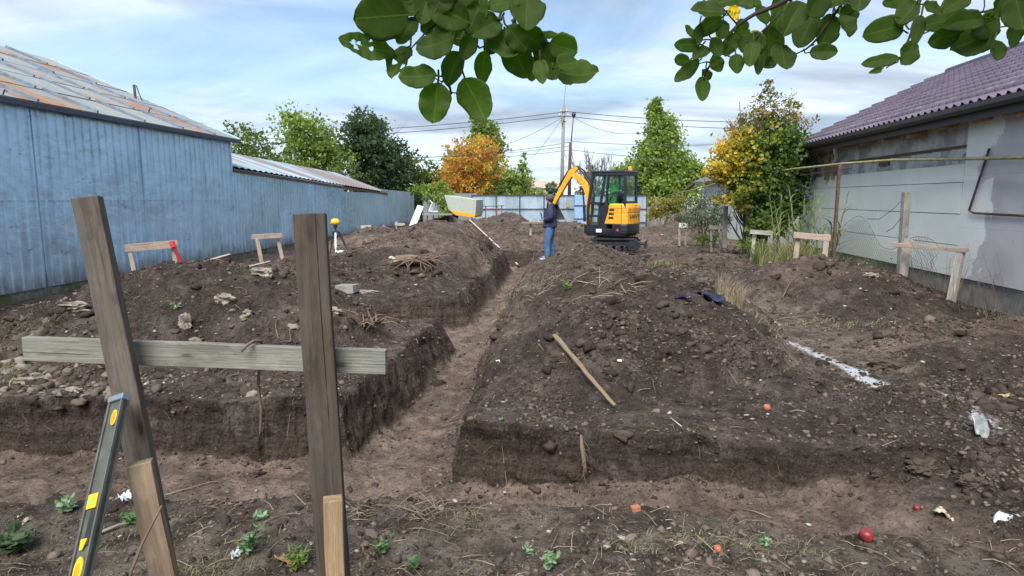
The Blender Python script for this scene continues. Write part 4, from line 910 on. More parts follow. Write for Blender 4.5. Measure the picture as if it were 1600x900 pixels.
# reed-like weeds beside the house
rd = thing('tall_weed', (P(1280, 0, 13.8).x, 13.8, 0), 'tall reedy weeds with arching leaves beside the rusty post', 'plant')
mb = MB(); lv = []
for k in range(22):
    b = Vector((P(1255 + random.uniform(-18, 62), 0, 13.9).x, 13.9 + random.uniform(-.5, .5), -.05)); hgt = random.uniform(.9, 2.05); e = b + Vector((random.uniform(-.35, .35), random.uniform(-.2, .2), hgt))
    mb.tube([b, b.lerp(e, .5) + Vector((.02, 0, .03)), e], [.011, .008, .004], 5)
    for j in range(13): lv.append(b.lerp(e, .25 + .75 * j / 13))
mb.build('stems', M['straw'], rd)
lv = np.array([tuple(v) for v in lv]); blades('leaves', '', lv[:, :2], .50, .030, 'grass', bend=1.5, tint0=.38, parent=rd, zfun=lv[:, 2], seg=6)
blades('grass_tuft', 'big tuft of arching green grass under the wire fence', disc(P(1345, 0, 12.6).x, 12.7, .55, .4, 900), .72, .016, 'grass', bend=1.1, tint0=.30)
blades('dry_grass_tuft', 'dry straw-coloured grass below the tall reedy weeds', disc(P(1270, 0, 13.6).x, 13.6, .8, .4, 900), .85, .012, 'grass', bend=.6, tint0=.80, tvar=.15)
blades('fence_grass_tuft', 'loose green grass tuft left of the gas pipe stand', disc(P(1228, 0, 14.6).x, 14.6, .5, .3, 400), .75, .015, 'grass', bend=1.0, tint0=.45)
blades('small_grass_patch', 'small bright green grass patch at the foot of the plastered wall', disc(P(1455, 0, 11.0).x, 11.1, .28, .2, 500), .13, .008, 'grass', bend=.8, tint0=.2, tvar=.1)
def px_disc(px, py, rx, ry, n): g = G(px, py); return disc(g.x, g.y, rx, ry, n)
blades('green_grass_strip', 'green and straw grass growing beside the white lime line', np.concatenate([disc(3.15, 12.4, .32, .9, 420), disc(3.15, 11.2, .25, .8, 260), disc(3.3, 14.0, .35, .6, 220)]), .17, .007, 'grass', bend=1.1, tint0=.66, kind='stuff')
P_ = []
for (x, y, rx, ry, n) in ((.15, 10.4, .5, .5, 260), (.45, 11.4, .55, .6, 260), (.05, 9.8, .4, .25, 200), (1.0, 10.2, .3, .2, 90), (.45, 13, .4, .7, 160), (-4.9, 5.6, .6, .4, 420), (-5.3, 6.3, .7, .5, 300), (2.95, 8.6, .6, .9, 380), (4.2, 8.2, .8, .35, 200),
                          (2.9, 7.2, .3, .6, 130), (7.0, 8.6, .5, .7, 300), (-7.2, 9.4, .6, .9, 260), (-.2, 3.08, .12, .06, 70), (.62, 2.86, .16, .10, 110), (1.0, 2.9, .22, .08, 130), (1.35, 2.82, .18, .08, 60), (-1.9, 2.75, .9, .5, 90), (-1.3, 2.66, .16, .10, 160), (-.2, 2.55, .2, .1, 60), (0, 2.8, 2.4, .35, 110)):
    P_.append(disc(x, y, rx, ry, n))
blades('dry_grass', 'dry straw and short mixed grass lying over the old ground surface', np.concatenate(P_), np.concatenate([np.full(0, 0.), np.where(np.concatenate(P_)[:, 1] < 3.4, .062, .12)]), np.where(np.concatenate(P_)[:, 1] < 3.4, .0024, .005), 'grass', bend=1.7, tint0=.9, tvar=.15, kind='stuff', seg=4)
def weed(label, px, py, h, n, size, mat='weed', tint0=.55, name='weed_plant', g=None, cat='plant', asp=.5):
    size *= .72; n = int(n * 1.4); g = g or G(px, py); r = thing(name, g, label, cat); mb = MB(); C, S = [], []
    for k in range(n):
        a = random.uniform(0, 6.28); L = h * random.uniform(.5, 1.1); e = g + Vector((math.cos(a) * L * .45, math.sin(a) * L * .45, L * .8))
        mid = g.lerp(e, .5) + Vector((0, 0, L * .12)); mb.tube([g - Vector((0, 0, .02)), mid, e], [.003, .0025, .0012], 5)
        for j in range(6):
            q = .25 + .75 * j / 6; p = g.lerp(e, q) + Vector((0, 0, L * .1 * (1 - q))); b = random.uniform(0, 6.28)
            C.append(p + Vector((math.cos(b), math.sin(b), .2)) * size * .4); S.append(size * random.uniform(.6, 1.2))
    mb.build('stems', M['straw'] if tint0 > .8 else M['weed'], r)
    V, F = leaf_poly(np.array([tuple(c) for c in C]), np.array(S), asp)
    quick_mesh('leaves', V, F, M[mat], {'tint': np.clip(np.repeat(tint0 + .2 * RNG.standard_normal(len(S)), 8), 0, 1)}, parent=r); return r
def leaf_poly(C, S, asp=.5):
    """pointed 8-point leaves (6 quads would be overkill): two halves folded along the midrib"""
    n = len(C); d = RNG.standard_normal((n, 3)); d[:, 2] *= .45; d /= np.linalg.norm(d, axis=1)[:, None]
    e = np.cross(d, [0, 0, 1.0]); e /= np.linalg.norm(e, axis=1)[:, None] + 1e-9; e += .35 * RNG.standard_normal((n, 3)); e -= d * (e * d).sum(1)[:, None]; e /= np.linalg.norm(e, axis=1)[:, None]
    nn = np.cross(d, e); L = S[:, None]
    pts = [C - d * L * .5, C - d * L * .2 + e * L * asp * .42 + nn * L * .07, C + d * L * .15 + e * L * asp * .38 + nn * L * .05, C + d * L * .5 - nn * L * .10,
           C + d * L * .15 - e * L * asp * .38 + nn * L * .05, C - d * L * .2 - e * L * asp * .42 + nn * L * .07, C - d * L * .2 - nn * L * .01, C + d * L * .15 - nn * L * .02]
    V = np.stack(pts, 1).reshape(-1, 3); f = np.array([[0, 1, 6, 0], [1, 2, 7, 6], [2, 3, 7, 2], [3, 4, 7, 3], [4, 5, 6, 7], [5, 0, 6, 5]])
    f = np.array([[0, 1, 2, 7], [0, 7, 6, 0][:4], [2, 3, 4, 7], [7, 4, 5, 6]])
    f = np.array([[0, 1, 2, 6], [6, 2, 3, 7], [0, 6, 4, 5], [6, 7, 3, 4]])
    F = (f[None] + (np.arange(n) * 8)[:, None, None]).reshape(-1, 4); return V, F
weed('leafy green weed between the two foreground posts', 388, 868, .17, 9, .05)
weed('green weed seedling right of the short pale stake', 600, 868, .13, 7, .045, tint0=.4)
weed('small fresh green weed near the right foot of the front post', 645, 890, .08, 5, .045, tint0=.35)
weed('bright green grassy weed against the left of the square post', 465, 890, .12, 12, .07, 'lf_light', .3, asp=.25)
weed('broad dark green leaves at the lower left edge', 22, 865, .15, 12, .10, 'lf_dark', .75, asp=.75)
weed('grey-green leafy sprig leaning on the spirit level', 105, 800, .10, 6, .07, tint0=.9, asp=.6)
weed('small pale leaf sprig on the front bank', 410, 812, .05, 3, .07, tint0=.95)
weed('little green sprout on the near bank in the middle', 855, 890, .09, 5, .05, tint0=.7)
weed('tiny green sprout right of centre on the near bank', 825, 866, .05, 3, .045, tint0=.8)
weed('thin sprout with two leaves standing on the right bank', 1196, 856, .09, 3, .04, tint0=.75)
weed('bluish green seedling on the left heap', 275, 488, .13, 4, .07, tint0=.85)
weed('green sprig lying on the flat strip beside the ridge', 888, 455, .16, 8, .07, 'lf_light', .35, asp=.3)
weed('green leaves scattered low at the front bank left of the post', 205, 820, .07, 5, .06, tint0=.45)

# ------------------------------------------------------------------ boards, stakes
def H_at(v): return Z(v.x, v.y)
def batter(label, a, b, w, t, mat, posts, pmat=None, pw=.075, over=.0):
    """a,b: (px,py,Y) centreline ends of the board; posts: (px_top, px_foot, pyfoot, Y)"""
    A, B = P(*a), P(*b); r = thing('batter_board', ((A.x + B.x) / 2, (A.y + B.y) / 2, H_at((A + B) / 2)), label, 'batter board', 'batter boards marking out the trenches')
    mb = MB(); mb.bar(A, B, w, t, side=(0, 0, 1), nseg=3, wob=.002); mb.build('crossboard', M[mat], r, bevel=.003)
    dn = (B - A).cross(Vector((0, 0, 1))).normalized(); dn = dn if dn.y > 0 else -dn
    for (pt, pf, pyf, Y, top) in posts:
        T = P(pt, top, Y); Fp = P(pf, pyf, Y); d = (Fp - T).normalized(); zg = H_at(Fp); k = (T.z - (zg - .25)) / max(.05, -d.z); E = T + d * k
        off = dn * (t / 2 + pw / 2 + .002)
        mb = MB(); mb.bar(T + off, E + off, pw, pw * .8, side=dn.cross(Vector((0, 0, 1))), nseg=2, wob=.002); mb.build('post', M[pmat or mat], r, bevel=.003)
    return r
batter('weathered batter board by the tall shed with a red bar beside it', (195, 388, 11.6), (278, 381, 11.9), .14, .03, 'wood_pink', [(202, 212, 438, 11.6, 393), (270, 276, 426, 11.9, 386)], 'wood_pale', .07)
batter('plain batter board in front of the mossy plinth', (393, 370, 14.5), (441, 368, 14.8), .11, .03, 'wood_pink', [(402, 409, 411, 14.5, 373), (434, 441, 402, 14.8, 371)], 'wood_pink', .08)
batter('small pale square batter board right of the tripod', (564, 357, 22), (580, 356, 22), .20, .03, 'wood_pale', [(567, 568, 374, 22, 360), (578, 578, 373, 22, 360)], 'wood_pale', .05)
batter('smallest batter board at the far end of the blue fence', (617, 350, 26), (633, 351, 26), .11, .03, 'wood_pale', [(619, 619, 364, 26, 346), (632, 631, 360, 26, 352)], 'wood_pale', .05)
batter('large batter board of raw timber by the concrete fence post', (1394, 382, 10.4), (1511, 391, 9.3), .062, .09, 'wood_pink', [(1413, 1404, 434, 10.35, 373), (1494, 1476, 487, 9.35, 394)], 'wood_pale', .10)
batter('batter board beside the tall reedy weeds', (1240, 367, 13.2), (1298, 372, 12.9), .12, .03, 'wood_pink', [(1247, 1243, 405, 13.2, 372), (1292, 1289, 398, 12.9, 366)], 'wood_pink', .10)
batter('pale batter board at the foot of the turning bush', (1172, 362, 15.2), (1211, 365, 14.9), .10, .03, 'wood_pale', [(1179, 1176, 388, 15.2, 364), (1207, 1201, 402, 14.9, 366)], 'wood_pale', .08)
batter('narrow batter board in front of the wispy grey shrub', (1108, 355, 19.0), (1131, 356, 19.0), .11, .03, 'wood_pale', [(1112, 1112, 376, 19, 358), (1127, 1126, 375, 19, 358)], 'wood_pale', .05)
batter('farthest white batter board near the yellowish shrub', (1061, 352, 22.5), (1074, 352, 22.5), .16, .03, 'white', [(1062, 1062, 372, 22.5, 352), (1073, 1072, 371, 22.5, 347)], 'wood_pale', .06)
batter('low plank on a single stake beside the standing man', (815, 348, 22), (848, 348, 22), .05, .16, 'wood_new', [(829, 829, 360, 22, 349)], 'wood_pale', .07)
# foreground batter board
fb = thing('batter_board', (-.85, 2.15, 0), 'large weathered batter board in the foreground with two tall posts', 'batter board', 'batter boards marking out the trenches')
def fpost(T, F_, w, t, mat, yaw=0.0, name='post', w1=None, nseg=6, wob=.0025, zend=-.3):
    d = (F_ - T).normalized(); k = (T.z - zend) / -d.z; mb = MB(); mb.bar(T, T + d * k, w, t, side=(math.cos(yaw), math.sin(yaw), 0), w1=w1, nseg=nseg, wob=wob); return mb.build(name, M[mat], fb, bevel=.0035)
fpost(P(484, 334, 2.12), P(523, 900, 2.03), .102, .055, 'wood_dark', R(10))
fpost(P(136, 308, 2.13), P(256, 900, 2.08), .082, .05, 'wood_grey', R(12))
o_ = fpost(P(219, 722, 1.98), P(257, 900, 1.95), .072, .060, 'wood_stake', R(22), 'stake')
o_ = fpost(P(520, 778, 1.93), P(524, 900, 1.91), .058, .055, 'wood_new', R(18), 'stake')
mb = MB(); mb.bar(P(40, 544, 2.245), P(604, 565, 2.15), .086, .028, side=(0, 0, 1), nseg=6, wob=.001); mb.build('crossboard', M['wood_board'], fb, bevel=.002)
mb = MB(); 
for (px, py, Y) in ((187, 568, 2.1), (185, 543, 2.1), (498, 556, 2.07), (505, 575, 2.07)): mb.lathe([(.004, 0), (.0042, .003), (.001, .005)], P(px, py, Y - .0), 8, 'Y')
mb.build('nail', M['rust'], fb)
# hooked dry root on the board
hr = MB(); q = [P(378, 549, 2.14), P(385, 540, 2.14), P(396, 533, 2.17), P(408, 533, 2.22), P(409, 545, 2.27), P(405, 575, 2.27), P(403, 600, 2.27), P(408, 640, 2.27), P(407, 672, 2.27), P(404, 688, 2.27)]
hr.tube(q, [.004, .005, .0055, .0055, .005, .006, .006, .0055, .004, .002], 7)
tag(hr.build('hanging_root', M['root'], None, smooth=True), 'dry root hooked over the foreground crossboard and hanging down', 'root')
# spirit level
M['amber'] = m_plain('amber_plastic', (.52, .27, .01), .4, var=.1)
A, B = P(186, 627, 2.02), P(112, 960, 1.62); d = (B - A).normalized()
sl_ = thing('spirit_level', B, 'dark grey spirit level with yellow fittings leaning on the foreground post', 'spirit level')
sx = Vector((math.cos(R(-28)), math.sin(R(-28)), 0)); sx = (sx - d * sx.dot(d)).normalized(); ny = d.cross(sx); ny = ny if ny.y < 0 else -ny
L = (B - A).length; w = .062
mb = MB(); mb.bar(A, B, w, .016, side=sx); mb.bar(A + sx * (w / 2 - .004), B + sx * (w / 2 - .004), .008, .030, side=sx); mb.bar(A - sx * (w / 2 - .004), B - sx * (w / 2 - .004), .008, .030, side=sx); mb.build('body', M['level'], sl_, bevel=.0015)
mb = MB(); mb.bar(A - d * .018, A + d * .003, w + .004, .034, side=sx); mb.build('end_cap', m_plain('grey_blue_cap', (.16, .20, .26), .4), sl_, bevel=.003)
def on(lv, across, out=.010): return A + d * lv + sx * across + ny * out
def oval(lv, ac, la, wa, mat, nm, th=.006, out=.010):
    mb = MB(); poly = [(math.cos(i / 20 * 6.283) * wa, math.sin(i / 20 * 6.283) * la) for i in range(20)]
    mb.prism(poly, on(lv, ac, out), sx, d, ny, th); return mb.build(nm, M[mat], sl_, bevel=.001)
def lv_at(py):
    for k in range(400):
        p = A + d * (k * L / 400)
        if 450 + 1000 * ((CAMZ - p.z) / p.y * CP - SP) / (CP + SP * (CAMZ - p.z) / p.y) > py: return k * L / 400
    return L
oval(lv_at(655), .012, .026, .012, 'yellow', 'end_vial_ring'); oval(lv_at(656), .012, .020, .008, 'amber', 'ring_slot', .008)
v_ = lv_at(784); mb = MB(); mb.prism([(-.019, -.022), (.019, -.022), (.019, .022), (-.019, .022)], on(v_, -.001), sx, d, ny, .006); o = mb.build('centre_vial_frame', M['yellow'], sl_, bevel=.002)
mb = MB(); mb.prism([(-.011, -.012), (.011, -.012), (.011, .012), (-.011, .012)], on(v_, -.003, .0165), sx, d, ny, .002); mb.build('vial', M['green_vial'], o)
v2 = lv_at(826); mb = MB(); mb.prism([(-.004, -.05), (.006, -.056), (.014, -.05), (.014, .05), (-.008, .05)], on(v2, .006), sx, d, ny, .003); mb.build('hand_slot', M['black'], sl_)
mb = MB(); mb.prism([(-.011, -.012), (.014, -.012), (.002, .018), (-.008, .018)], on(lv_at(850), .002, .0135), sx, d, ny, .003); mb.build('yellow_insert', M['yellow'], sl_)
oval(lv_at(892), .004, .036, .017, 'yellow', 'end_vial_ring'); oval(lv_at(894), .004, .024, .009, 'amber', 'ring_slot', .008)

# ------------------------------------------------------------------ lying sticks, planks
def stick(name, label, pts, r, mat, cat='stick', group=None, n=7, flat=None):
    mb = MB(); mb.tube(pts, r, n); return tag(mb.build(name, M[mat], None, smooth=n > 4), label, cat, group)
a, b = G(866, 530), G(960, 640); a = a + Vector((0, 0, .035)); b = b + Vector((0, 0, .03))
mb = MB(); mb.bar(a, b, .044, .028, side=(1, .3, .2), w1=.026, t1=.018, nseg=12, wob=.006); tag(mb.build('wooden_batten', M['wood_stake'], None), 'rough split wooden batten lying on the nearest soil heap', 'batten')
A2, B2 = G(734, 349) + Vector((0, 0, .10)), G(809, 420) + Vector((0, 0, .12)); mb = MB(); mb.bar(A2, B2, .05, .03, side=(1, 0, .2), nseg=4, wob=.006); tag(mb.build('pale_pole', M['wood_pale'], None), 'long pale pole lying down the heap to the trench edge', 'pole')
mb = MB(); mb.bar(P(657, 322, 25.5), P(643, 357, 24.5), .24, .04, side=(1, .4, 0)); tag(mb.build('white_plank', M['white'], None), 'white plank leaning against the junk table', 'plank')
for (l, a, b, w) in (('grey plank leaning on the plinth between two batter boards, upper one', (292, 418, 11.9), (358, 399, 12.8), .10), ('thin pale plank lying below another by the tall shed plinth', (300, 421, 11.6), (352, 406, 12.4), .06), ('short pale board lying at the foot of the mossy plinth', (386, 418, 12.6), (420, 410, 13.2), .08)):
    mb = MB(); mb.bar(P(*a), P(*b), w, .03, side=(.4, -.6, .5)); tag(mb.build('loose_plank', M['wood_pale'], None), l, 'plank', 'loose planks along the shed plinth')
mb = MB(); mb.tube([P(270, 383, 11.75), P(290, 424, 11.9)], .032, 8); mb.tube([P(268, 377, 11.75), P(271, 386, 11.75)], .05, 8); tag(mb.build('red_bar', M['red'], None), 'red bar standing against the batter board by the shed', 'bar')
for l, pts, r, m in (
    ('forked dry branch lying on the front trench edge', [(538, 795), (575, 782), (620, 797), (665, 812), (700, 792), (748, 789)], .006, 'root'),
    ('long curved dry stalk left of the square post', [(255, 776), (300, 765), (330, 757), (362, 753)], .0035, 'straw'),
    ('grey stick lying behind the short left stake', [(150, 840), (185, 828), (215, 818)], .009, 'wood_board'),
    ('thin stem rising from the near bank in the middle', [(850, 885), (862, 860), (872, 838), (880, 818)], .003, 'root'),
    ('pinkish twig lying at the corner of the right soil block', [(690, 668), (712, 663), (740, 661)], .005, 'root'),
    ('long straight twig lying beside the white lime line', [(1145, 530), (1220, 500), (1290, 492)], .005, 'straw'),
    ('thin twig on the heap near the pole fence', [(1222, 468), (1232, 450), (1246, 430)], .010, 'root'),
    ('short white stick on the lower part of the near heap', [(1048, 655), (1065, 668)], .004, 'white'),
    ('short twig pointing up from the right bank', [(1160, 798), (1180, 805), (1205, 812)], .004, 'straw'),
    ('red thin stick standing on the near bank', [(1246, 824), (1258, 846)], .003, 'red'),
    ('thin branch running over the concrete-grey ground right', [(1440, 410), (1460, 440), (1478, 470)], .008, 'root'),
    ('pale twig lying across the narrow strip by the grass sprig', [(880, 440), (905, 443), (930, 447)], .007, 'straw')):
    ps = []
    for i, (x, y) in enumerate(pts): g = G(x, y); ps.append(g + Vector((0, 0, r + .004 + (.012 if 0 < i < len(pts) - 1 else 0))))
    stick('dry_stick', l, ps, [r * (1 - .5 * k / (len(ps) - 1)) for k in range(len(ps))], m, 'stick', 'sticks lying on the soil')
# stalk leaning in front of left stake
stick('leaning_stalk', 'thin pale stalk leaning on the short left stake', [P(253, 790, 1.86), P(240, 815, 1.84), P(222, 850, 1.83), P(205, 892, 1.80), P(198, 930, 1.79)], [.003, .0035, .004, .005, .005], 'root', 'stalk')
# root in the trench wall
g0 = G(908, 692); rw = thing('exposed_root', g0, 'ragged grey root sticking out of the right trench wall', 'root')
mb = MB(); mb.tube([g0 + Vector((0, .02, .02)), g0 + Vector((.0, -.05, -.05)), g0 + Vector((.012, -.07, -.13)), g0 + Vector((.02, -.08, -.20)), g0 + Vector((.025, -.08, -.26))], [.010, .014, .016, .013, .006], 8)
for k in range(7): s = g0 + Vector((.01, -.07, -.04 * k)); mb.tube([s, s + Vector((random.uniform(-.03, .05), -.02, -.05)), s + Vector((random.uniform(-.05, .07), -.02, -.08))], [.003, .002, .001], 4)
mb.build('root', M['root'], rw, smooth=True)
mb = MB()
for k in range(46):
    x = random.uniform(-.35, 2.3); yy_ = 4.42 - .16 * max(x, -.5); s = Vector((x, yy_ + .03, random.uniform(-.22, .02))); 
    if random.random() < .5: s = Vector((random.uniform(-5, -1.5), 5.02, random.uniform(-.3, 0)))
    mb.tube([s, s + Vector((random.uniform(-.03, .03), -.06, -.02)), s + Vector((random.uniform(-.08, .08), -.08, -.10 * random.random() - .03))], [.002, .0015, .0008], 4)
tag(mb.build('hair_roots', M['root'], None), 'fine hair roots hanging out of the trench walls', None, None, 'stuff')
# thin debris twigs (uncountable)
mb = MB()
def litter_twig(x, y, L, r):
    a = random.uniform(0, 6.28); p = Vector((x, y, Z(x, y) + r + .003)); x2, y2 = x + math.cos(a) * L, y + math.sin(a) * L; e = Vector((x2, y2, Z(x2, y2) + r + .004 + random.random() * .3 * L)); m_ = (p + e) / 2 + Vector((random.uniform(-.1, .1) * L, random.uniform(-.1, .1) * L, .08 * L)); mb.tube([p, m_, e], [r, r * .8, r * .4], 4, c=random.random())
for k in range(320): litter_twig(random.uniform(-2.2, 2.6), random.uniform(2.35, 3.25), random.uniform(.03, .15), random.uniform(.0009, .0024))
for k in range(70): g = G(random.uniform(545, 760), random.uniform(790, 815)); litter_twig(g.x, g.y, random.uniform(.04, .14), random.uniform(.001, .0025))
for k in range(520):
    y = random.uniform(4, 13); litter_twig(random.uniform(-.6, .62) * y, y, random.uniform(.03, .13), random.uniform(.001, .003))
for k in range(60): g = G(random.uniform(820, 1000), random.uniform(395, 470)); litter_twig(g.x, g.y, random.uniform(.1, .3), .004)
tag(mb.build('fine_twigs', M['straw'], None), 'small dry twigs and stalks scattered over the soil', None, None, 'stuff')
def chips(N, dens, y0, y1, s0, name, label, mat, t0):
    xs, ys = rand_pts(N, y0, y1, dens); z = Hfield(xs, ys) + .004
    S = s0 * (.4 + RNG.random(N)) * (.7 + .12 * ys); V, F = leaf_quads(np.stack([xs, ys, z], -1), S, .35)
    V = V.reshape(N, 4, 3); V[:, :, 2] = z[:, None] + (V[:, :, 2] - z[:, None]) * .25 + .003; tag(quick_mesh(name, V.reshape(-1, 3), F, M[mat], {'tint': np.repeat(np.clip(t0 + .25 * RNG.standard_normal(N), 0, 1), 4)}), label, None, None, 'stuff')
chips(8500, lambda X, Y: inside_lot(X, Y) * (.15 + .85 * clump_d(X, Y, 61)) * np.where(Y < 3.4, 1, .35), 2.3, 18, .012, 'straw_chips', 'chopped straw and wood chips on the soil', 'grass', .95)
chips(900, lambda X, Y: inside_lot(X, Y) * clump_d(X, Y, 63) * np.where(Y < 3.4, 1, .3), 2.3, 12, .016, 'leaf_bits', 'small dead leaf bits on the soil', 'lf_bushtop', .5)
# root stump
g0 = G(650, 420); g0 = g0 + Vector((0, 0, .08)); rs = thing('uprooted_stump', g0, 'uprooted stump with pale splintered end and tangled roots', 'stump')
mb = MB(); mb.tube([g0 + Vector((-.38, 0, .05)), g0 + Vector((-.1, 0, .08)), g0 + Vector((.15, .05, .06)), g0 + Vector((.35, .1, .02))], [.11, .10, .085, .05], 9); mb.build('stump', M['root'], rs, smooth=True)
mb = MB()
for k in range(9): mb.blob(g0 + Vector((-.42 + random.uniform(-.06, .06), -.05 + random.uniform(-.06, .04), .06 + random.uniform(-.07, .07))), random.uniform(.03, .06), 1, .5, (1.4, .7, .6))
mb.build('splintered_end', M['wood_pale'], rs)
mb = MB()
for k in range(34):
    s = g0 + Vector((random.uniform(-.3, .35), 0, .06)); a = random.uniform(-3.3, .6); L_ = random.uniform(.25, .65); dd = Vector((math.cos(a), -.35 + random.uniform(-.3, .4), math.sin(a) * .5 + .1)).normalized()
    mb.tube([s, s + dd * L_ * .4 + Vector((0, 0, .04)), s + dd * L_ * .75 + Vector((random.uniform(-.08, .08), 0, 0)), s + dd * L_ + Vector((random.uniform(-.1, .1), 0, -.10))], [.018, .012, .008, .003], 5)
mb.build('root_tangle', M['root'], rs, smooth=True)
g0 = G(575, 512); rt2 = MB()
for k in range(16):
    s = g0 + Vector((random.uniform(-.15, .15), random.uniform(-.15, .15), .03)); a = random.uniform(0, 6.28); L_ = random.uniform(.15, .42); dd = Vector((math.cos(a), math.sin(a), random.uniform(0, .7)))
    rt2.tube([s, s + dd * L_ * .5 + Vector((0, 0, .03)), s + dd * L_ + Vector((0, 0, -.04))], [.012, .008, .003], 5)
tag(rt2.build('root_bundle', M['root'], None, smooth=True), 'tangle of torn roots on the right shoulder of the left heap', 'roots')
# concrete block and stones
g0 = G(541, 455); mb = MB(); mb.bar(g0 + Vector((-.15, .05, .03)), g0 + Vector((.19, -.03, .05)), .15, .26, side=(0, 0, 1), nseg=3, wob=.01); o = mb.build('concrete_block', M['concrete'], None, bevel=.012); tag(o, 'rough pale concrete block lying behind the left heap', 'block')
for l, px, py, r, sq in (
    ('flat pale stone at the left end of the stony bank', 36, 598, .085, (1.3, .8, .45)), ('cream stone on the left heap below the shed wall', 352, 472, .085, (1.2, .8, .7)),
    ('pale lump on top of the left heap beside the square post', 408, 430, .10, (1.3, .8, .6)), ('two-tone stone leaning on the left heap slope', 290, 508, .08, (.9, .6, 1.1)),
    ('brownish round clod on the trench floor between the posts', 402, 742, .042, (1.1, .8, .7)), ('grey stone at the corner of the middle trench near the block', 572, 458, .12, (1.5, .7, .35)),
    ('tan stone on the left heap beside the tall post', 118, 482, .10, (1.5, .8, .5)), ('small pale stone on the upper left heap', 388, 492, .05, (1, .8, .7)),
    ('pale stone slab lying at the foot of the left bank', 110, 612, .07, (1.4, .8, .4)), ('light stone beside the brown round clod bank', 462, 604, .04, (1, .8, .7)),
    ('flat brown stone near the far left ground edge', 128, 486, .06, (1.4, .9, .4)), ('pale stone at the foot of the heap near the wooden block', 520, 488, .07, (1.2, .8, .5)),
    ('grey clod resting on the near heap left of the batten', 866, 628, .045, (1, 1, .75)), ('large dark clod sitting on the near heap edge by the lime line', 1275, 598, .10, (1.5, 1, .8)),
    ('dark soil block lying right of the lime line', 1385, 575, .16, (1.4, 1, .55)), ('big soil clod at the end of the right trench', 1440, 735, .12, (1.5, 1, .7)), ('broken soil clod right of the trench end', 1520, 760, .11, (1.3, 1, .6)),
    ('small square clod at the trench end beside a bigger one', 1368, 748, .045, (.8, .8, 1.1)), ('yellowish stone on the heap by the wire fence', 1362, 432, .09, (1.5, .8, .5))):
    g = G(px, py); mb = MB(); dk = ('clod' in l or 'soil' in l); r *= (.62 if dk and r > .09 else 1); mb.blob(g + Vector((0, 0, r * sq[2] * .3)), r, 4 if dk else 3, .6, (sq[0], sq[1], max(sq[2], .7) if dk else sq[2]))
    tag(mb.build('clod' if dk else 'stone', M['clod'] if dk else M['stone'], None, smooth=False), l, 'clod' if dk else 'stone', 'lumps of soil' if dk else 'stones on the left bank')
g0 = G(992, 799); mb = MB(); mb.bar(g0 + Vector((-.02, 0, .012)), g0 + Vector((.025, .01, .016)), .022, .035, side=(0, 0, 1), nseg=2, wob=.004); tag(mb.build('brick_piece', M['brick'], None), 'small broken orange brick piece on the trench floor', 'brick')
g0 = G(673, 737); mb = MB(); mb.blob(g0 + Vector((0, 0, .008)), .014, 2, .4, (1, 1, .8)); tag(mb.build('brick_crumb', M['brick'], None), 'tiny orange brick crumb in the main trench', 'brick')
def apple(label, px, py, r, mat):
    g = G(px, py); th = thing('apple', g, label, 'apple', 'fallen apples'); mb = MB(); prof = [(.001, .12), (.25, .0), (.62, .12), (.92, .55), (1.0, 1.0), (.9, 1.45), (.6, 1.78), (.28, 1.83), (.06, 1.68), (.001, 1.66)]
    mb.lathe([(a * r, z * r) for a, z in prof], g - Vector((0, 0, r * .15)), 18); mb.build('fruit', M[mat], th, smooth=True)
    mb = MB(); mb.tube([g + Vector((0, 0, r * 1.5)), g + Vector((.003, 0, r * 1.95))], .0015, 5); mb.build('stalk', M['root'], th)
apple('red apple lying on the near bank at lower right', 1353, 845, .033, 'apple'); apple('orange-red apple on the lower slope of the near heap', 1198, 641, .028, 'apple2')
apple('tiny red apple half hidden beside the leaf scrap', 1432, 798, .018, 'apple'); apple('dull orange apple bit among straw on the near bank', 1121, 862, .018, 'apple2')
def scrap(name, label, px, py, w, h, mat, cat, amp=.02, lift=.01, tilt=0.0):
    g = G(px, py); n = 9; mb = MB(); vs = []; o = random.random() * 50
    for i in range(n):
        for j in range(n):
            u, v = i / (n - 1) - .5, j / (n - 1) - .5; k = 1 + .35 * float(fbm(math.atan2(v, u) * 1.5 + o, o, 2)); z = amp * float(fbm(u * 3 + o, v * 3, 3))
            rr = math.hypot(u, v) + 1e-6; sq = min(1, .5 / max(abs(u), abs(v), .01)) ; f = (max(abs(u), abs(v)) / rr) if rr > .01 else 1
            vs.append(g + Vector((u * f * w * k, v * f * h * k * math.cos(tilt), lift + z + v * f * h * math.sin(tilt) + h * .5 * math.sin(tilt))))
    fs = [(i * n + j, (i + 1) * n + j, (i + 1) * n + j + 1, i * n + j + 1) for i in range(n - 1) for j in range(n - 1)]
    mb.add(vs, fs); ob = mb.build(name, mat, None, smooth=True); so = ob.modifiers.new('solid', 'SOLIDIFY'); so.thickness = .0015; return tag(ob, label, cat)
M['deadleaf'] = m_plain('dead_leaf', (.40, .31, .13), .7, var=.3, scale=30); M['paper'] = m_plain('white_wrapper', (.58, .64, .70), .4, var=.2, scale=20); M['tanpaper'] = m_plain('mouldy_leaf', (.42, .38, .26), .8, var=.4, scale=40); M['brownleaf'] = m_plain('brown_crumpled_leaf', (.30, .17, .08), .8, var=.35, scale=30)
scrap('fallen_leaf', 'yellow fallen leaf on the dark soil at right', 1570, 620, .09, .07, M['deadleaf'], 'leaf'); scrap('wrapper', 'crumpled pale wrapper at the lower right edge', 1565, 812, .10, .08, M['paper'], 'litter', .05)
scrap('mouldy_leaf', 'curled cream mouldy leaf near the red apple', 1475, 806, .10, .11, M['tanpaper'], 'leaf', .05); scrap('plastic_scrap', 'grey plastic scrap standing in the soil at the right edge', 1530, 682, .10, .17, M['foil'], 'litter', .03, .0, R(60))
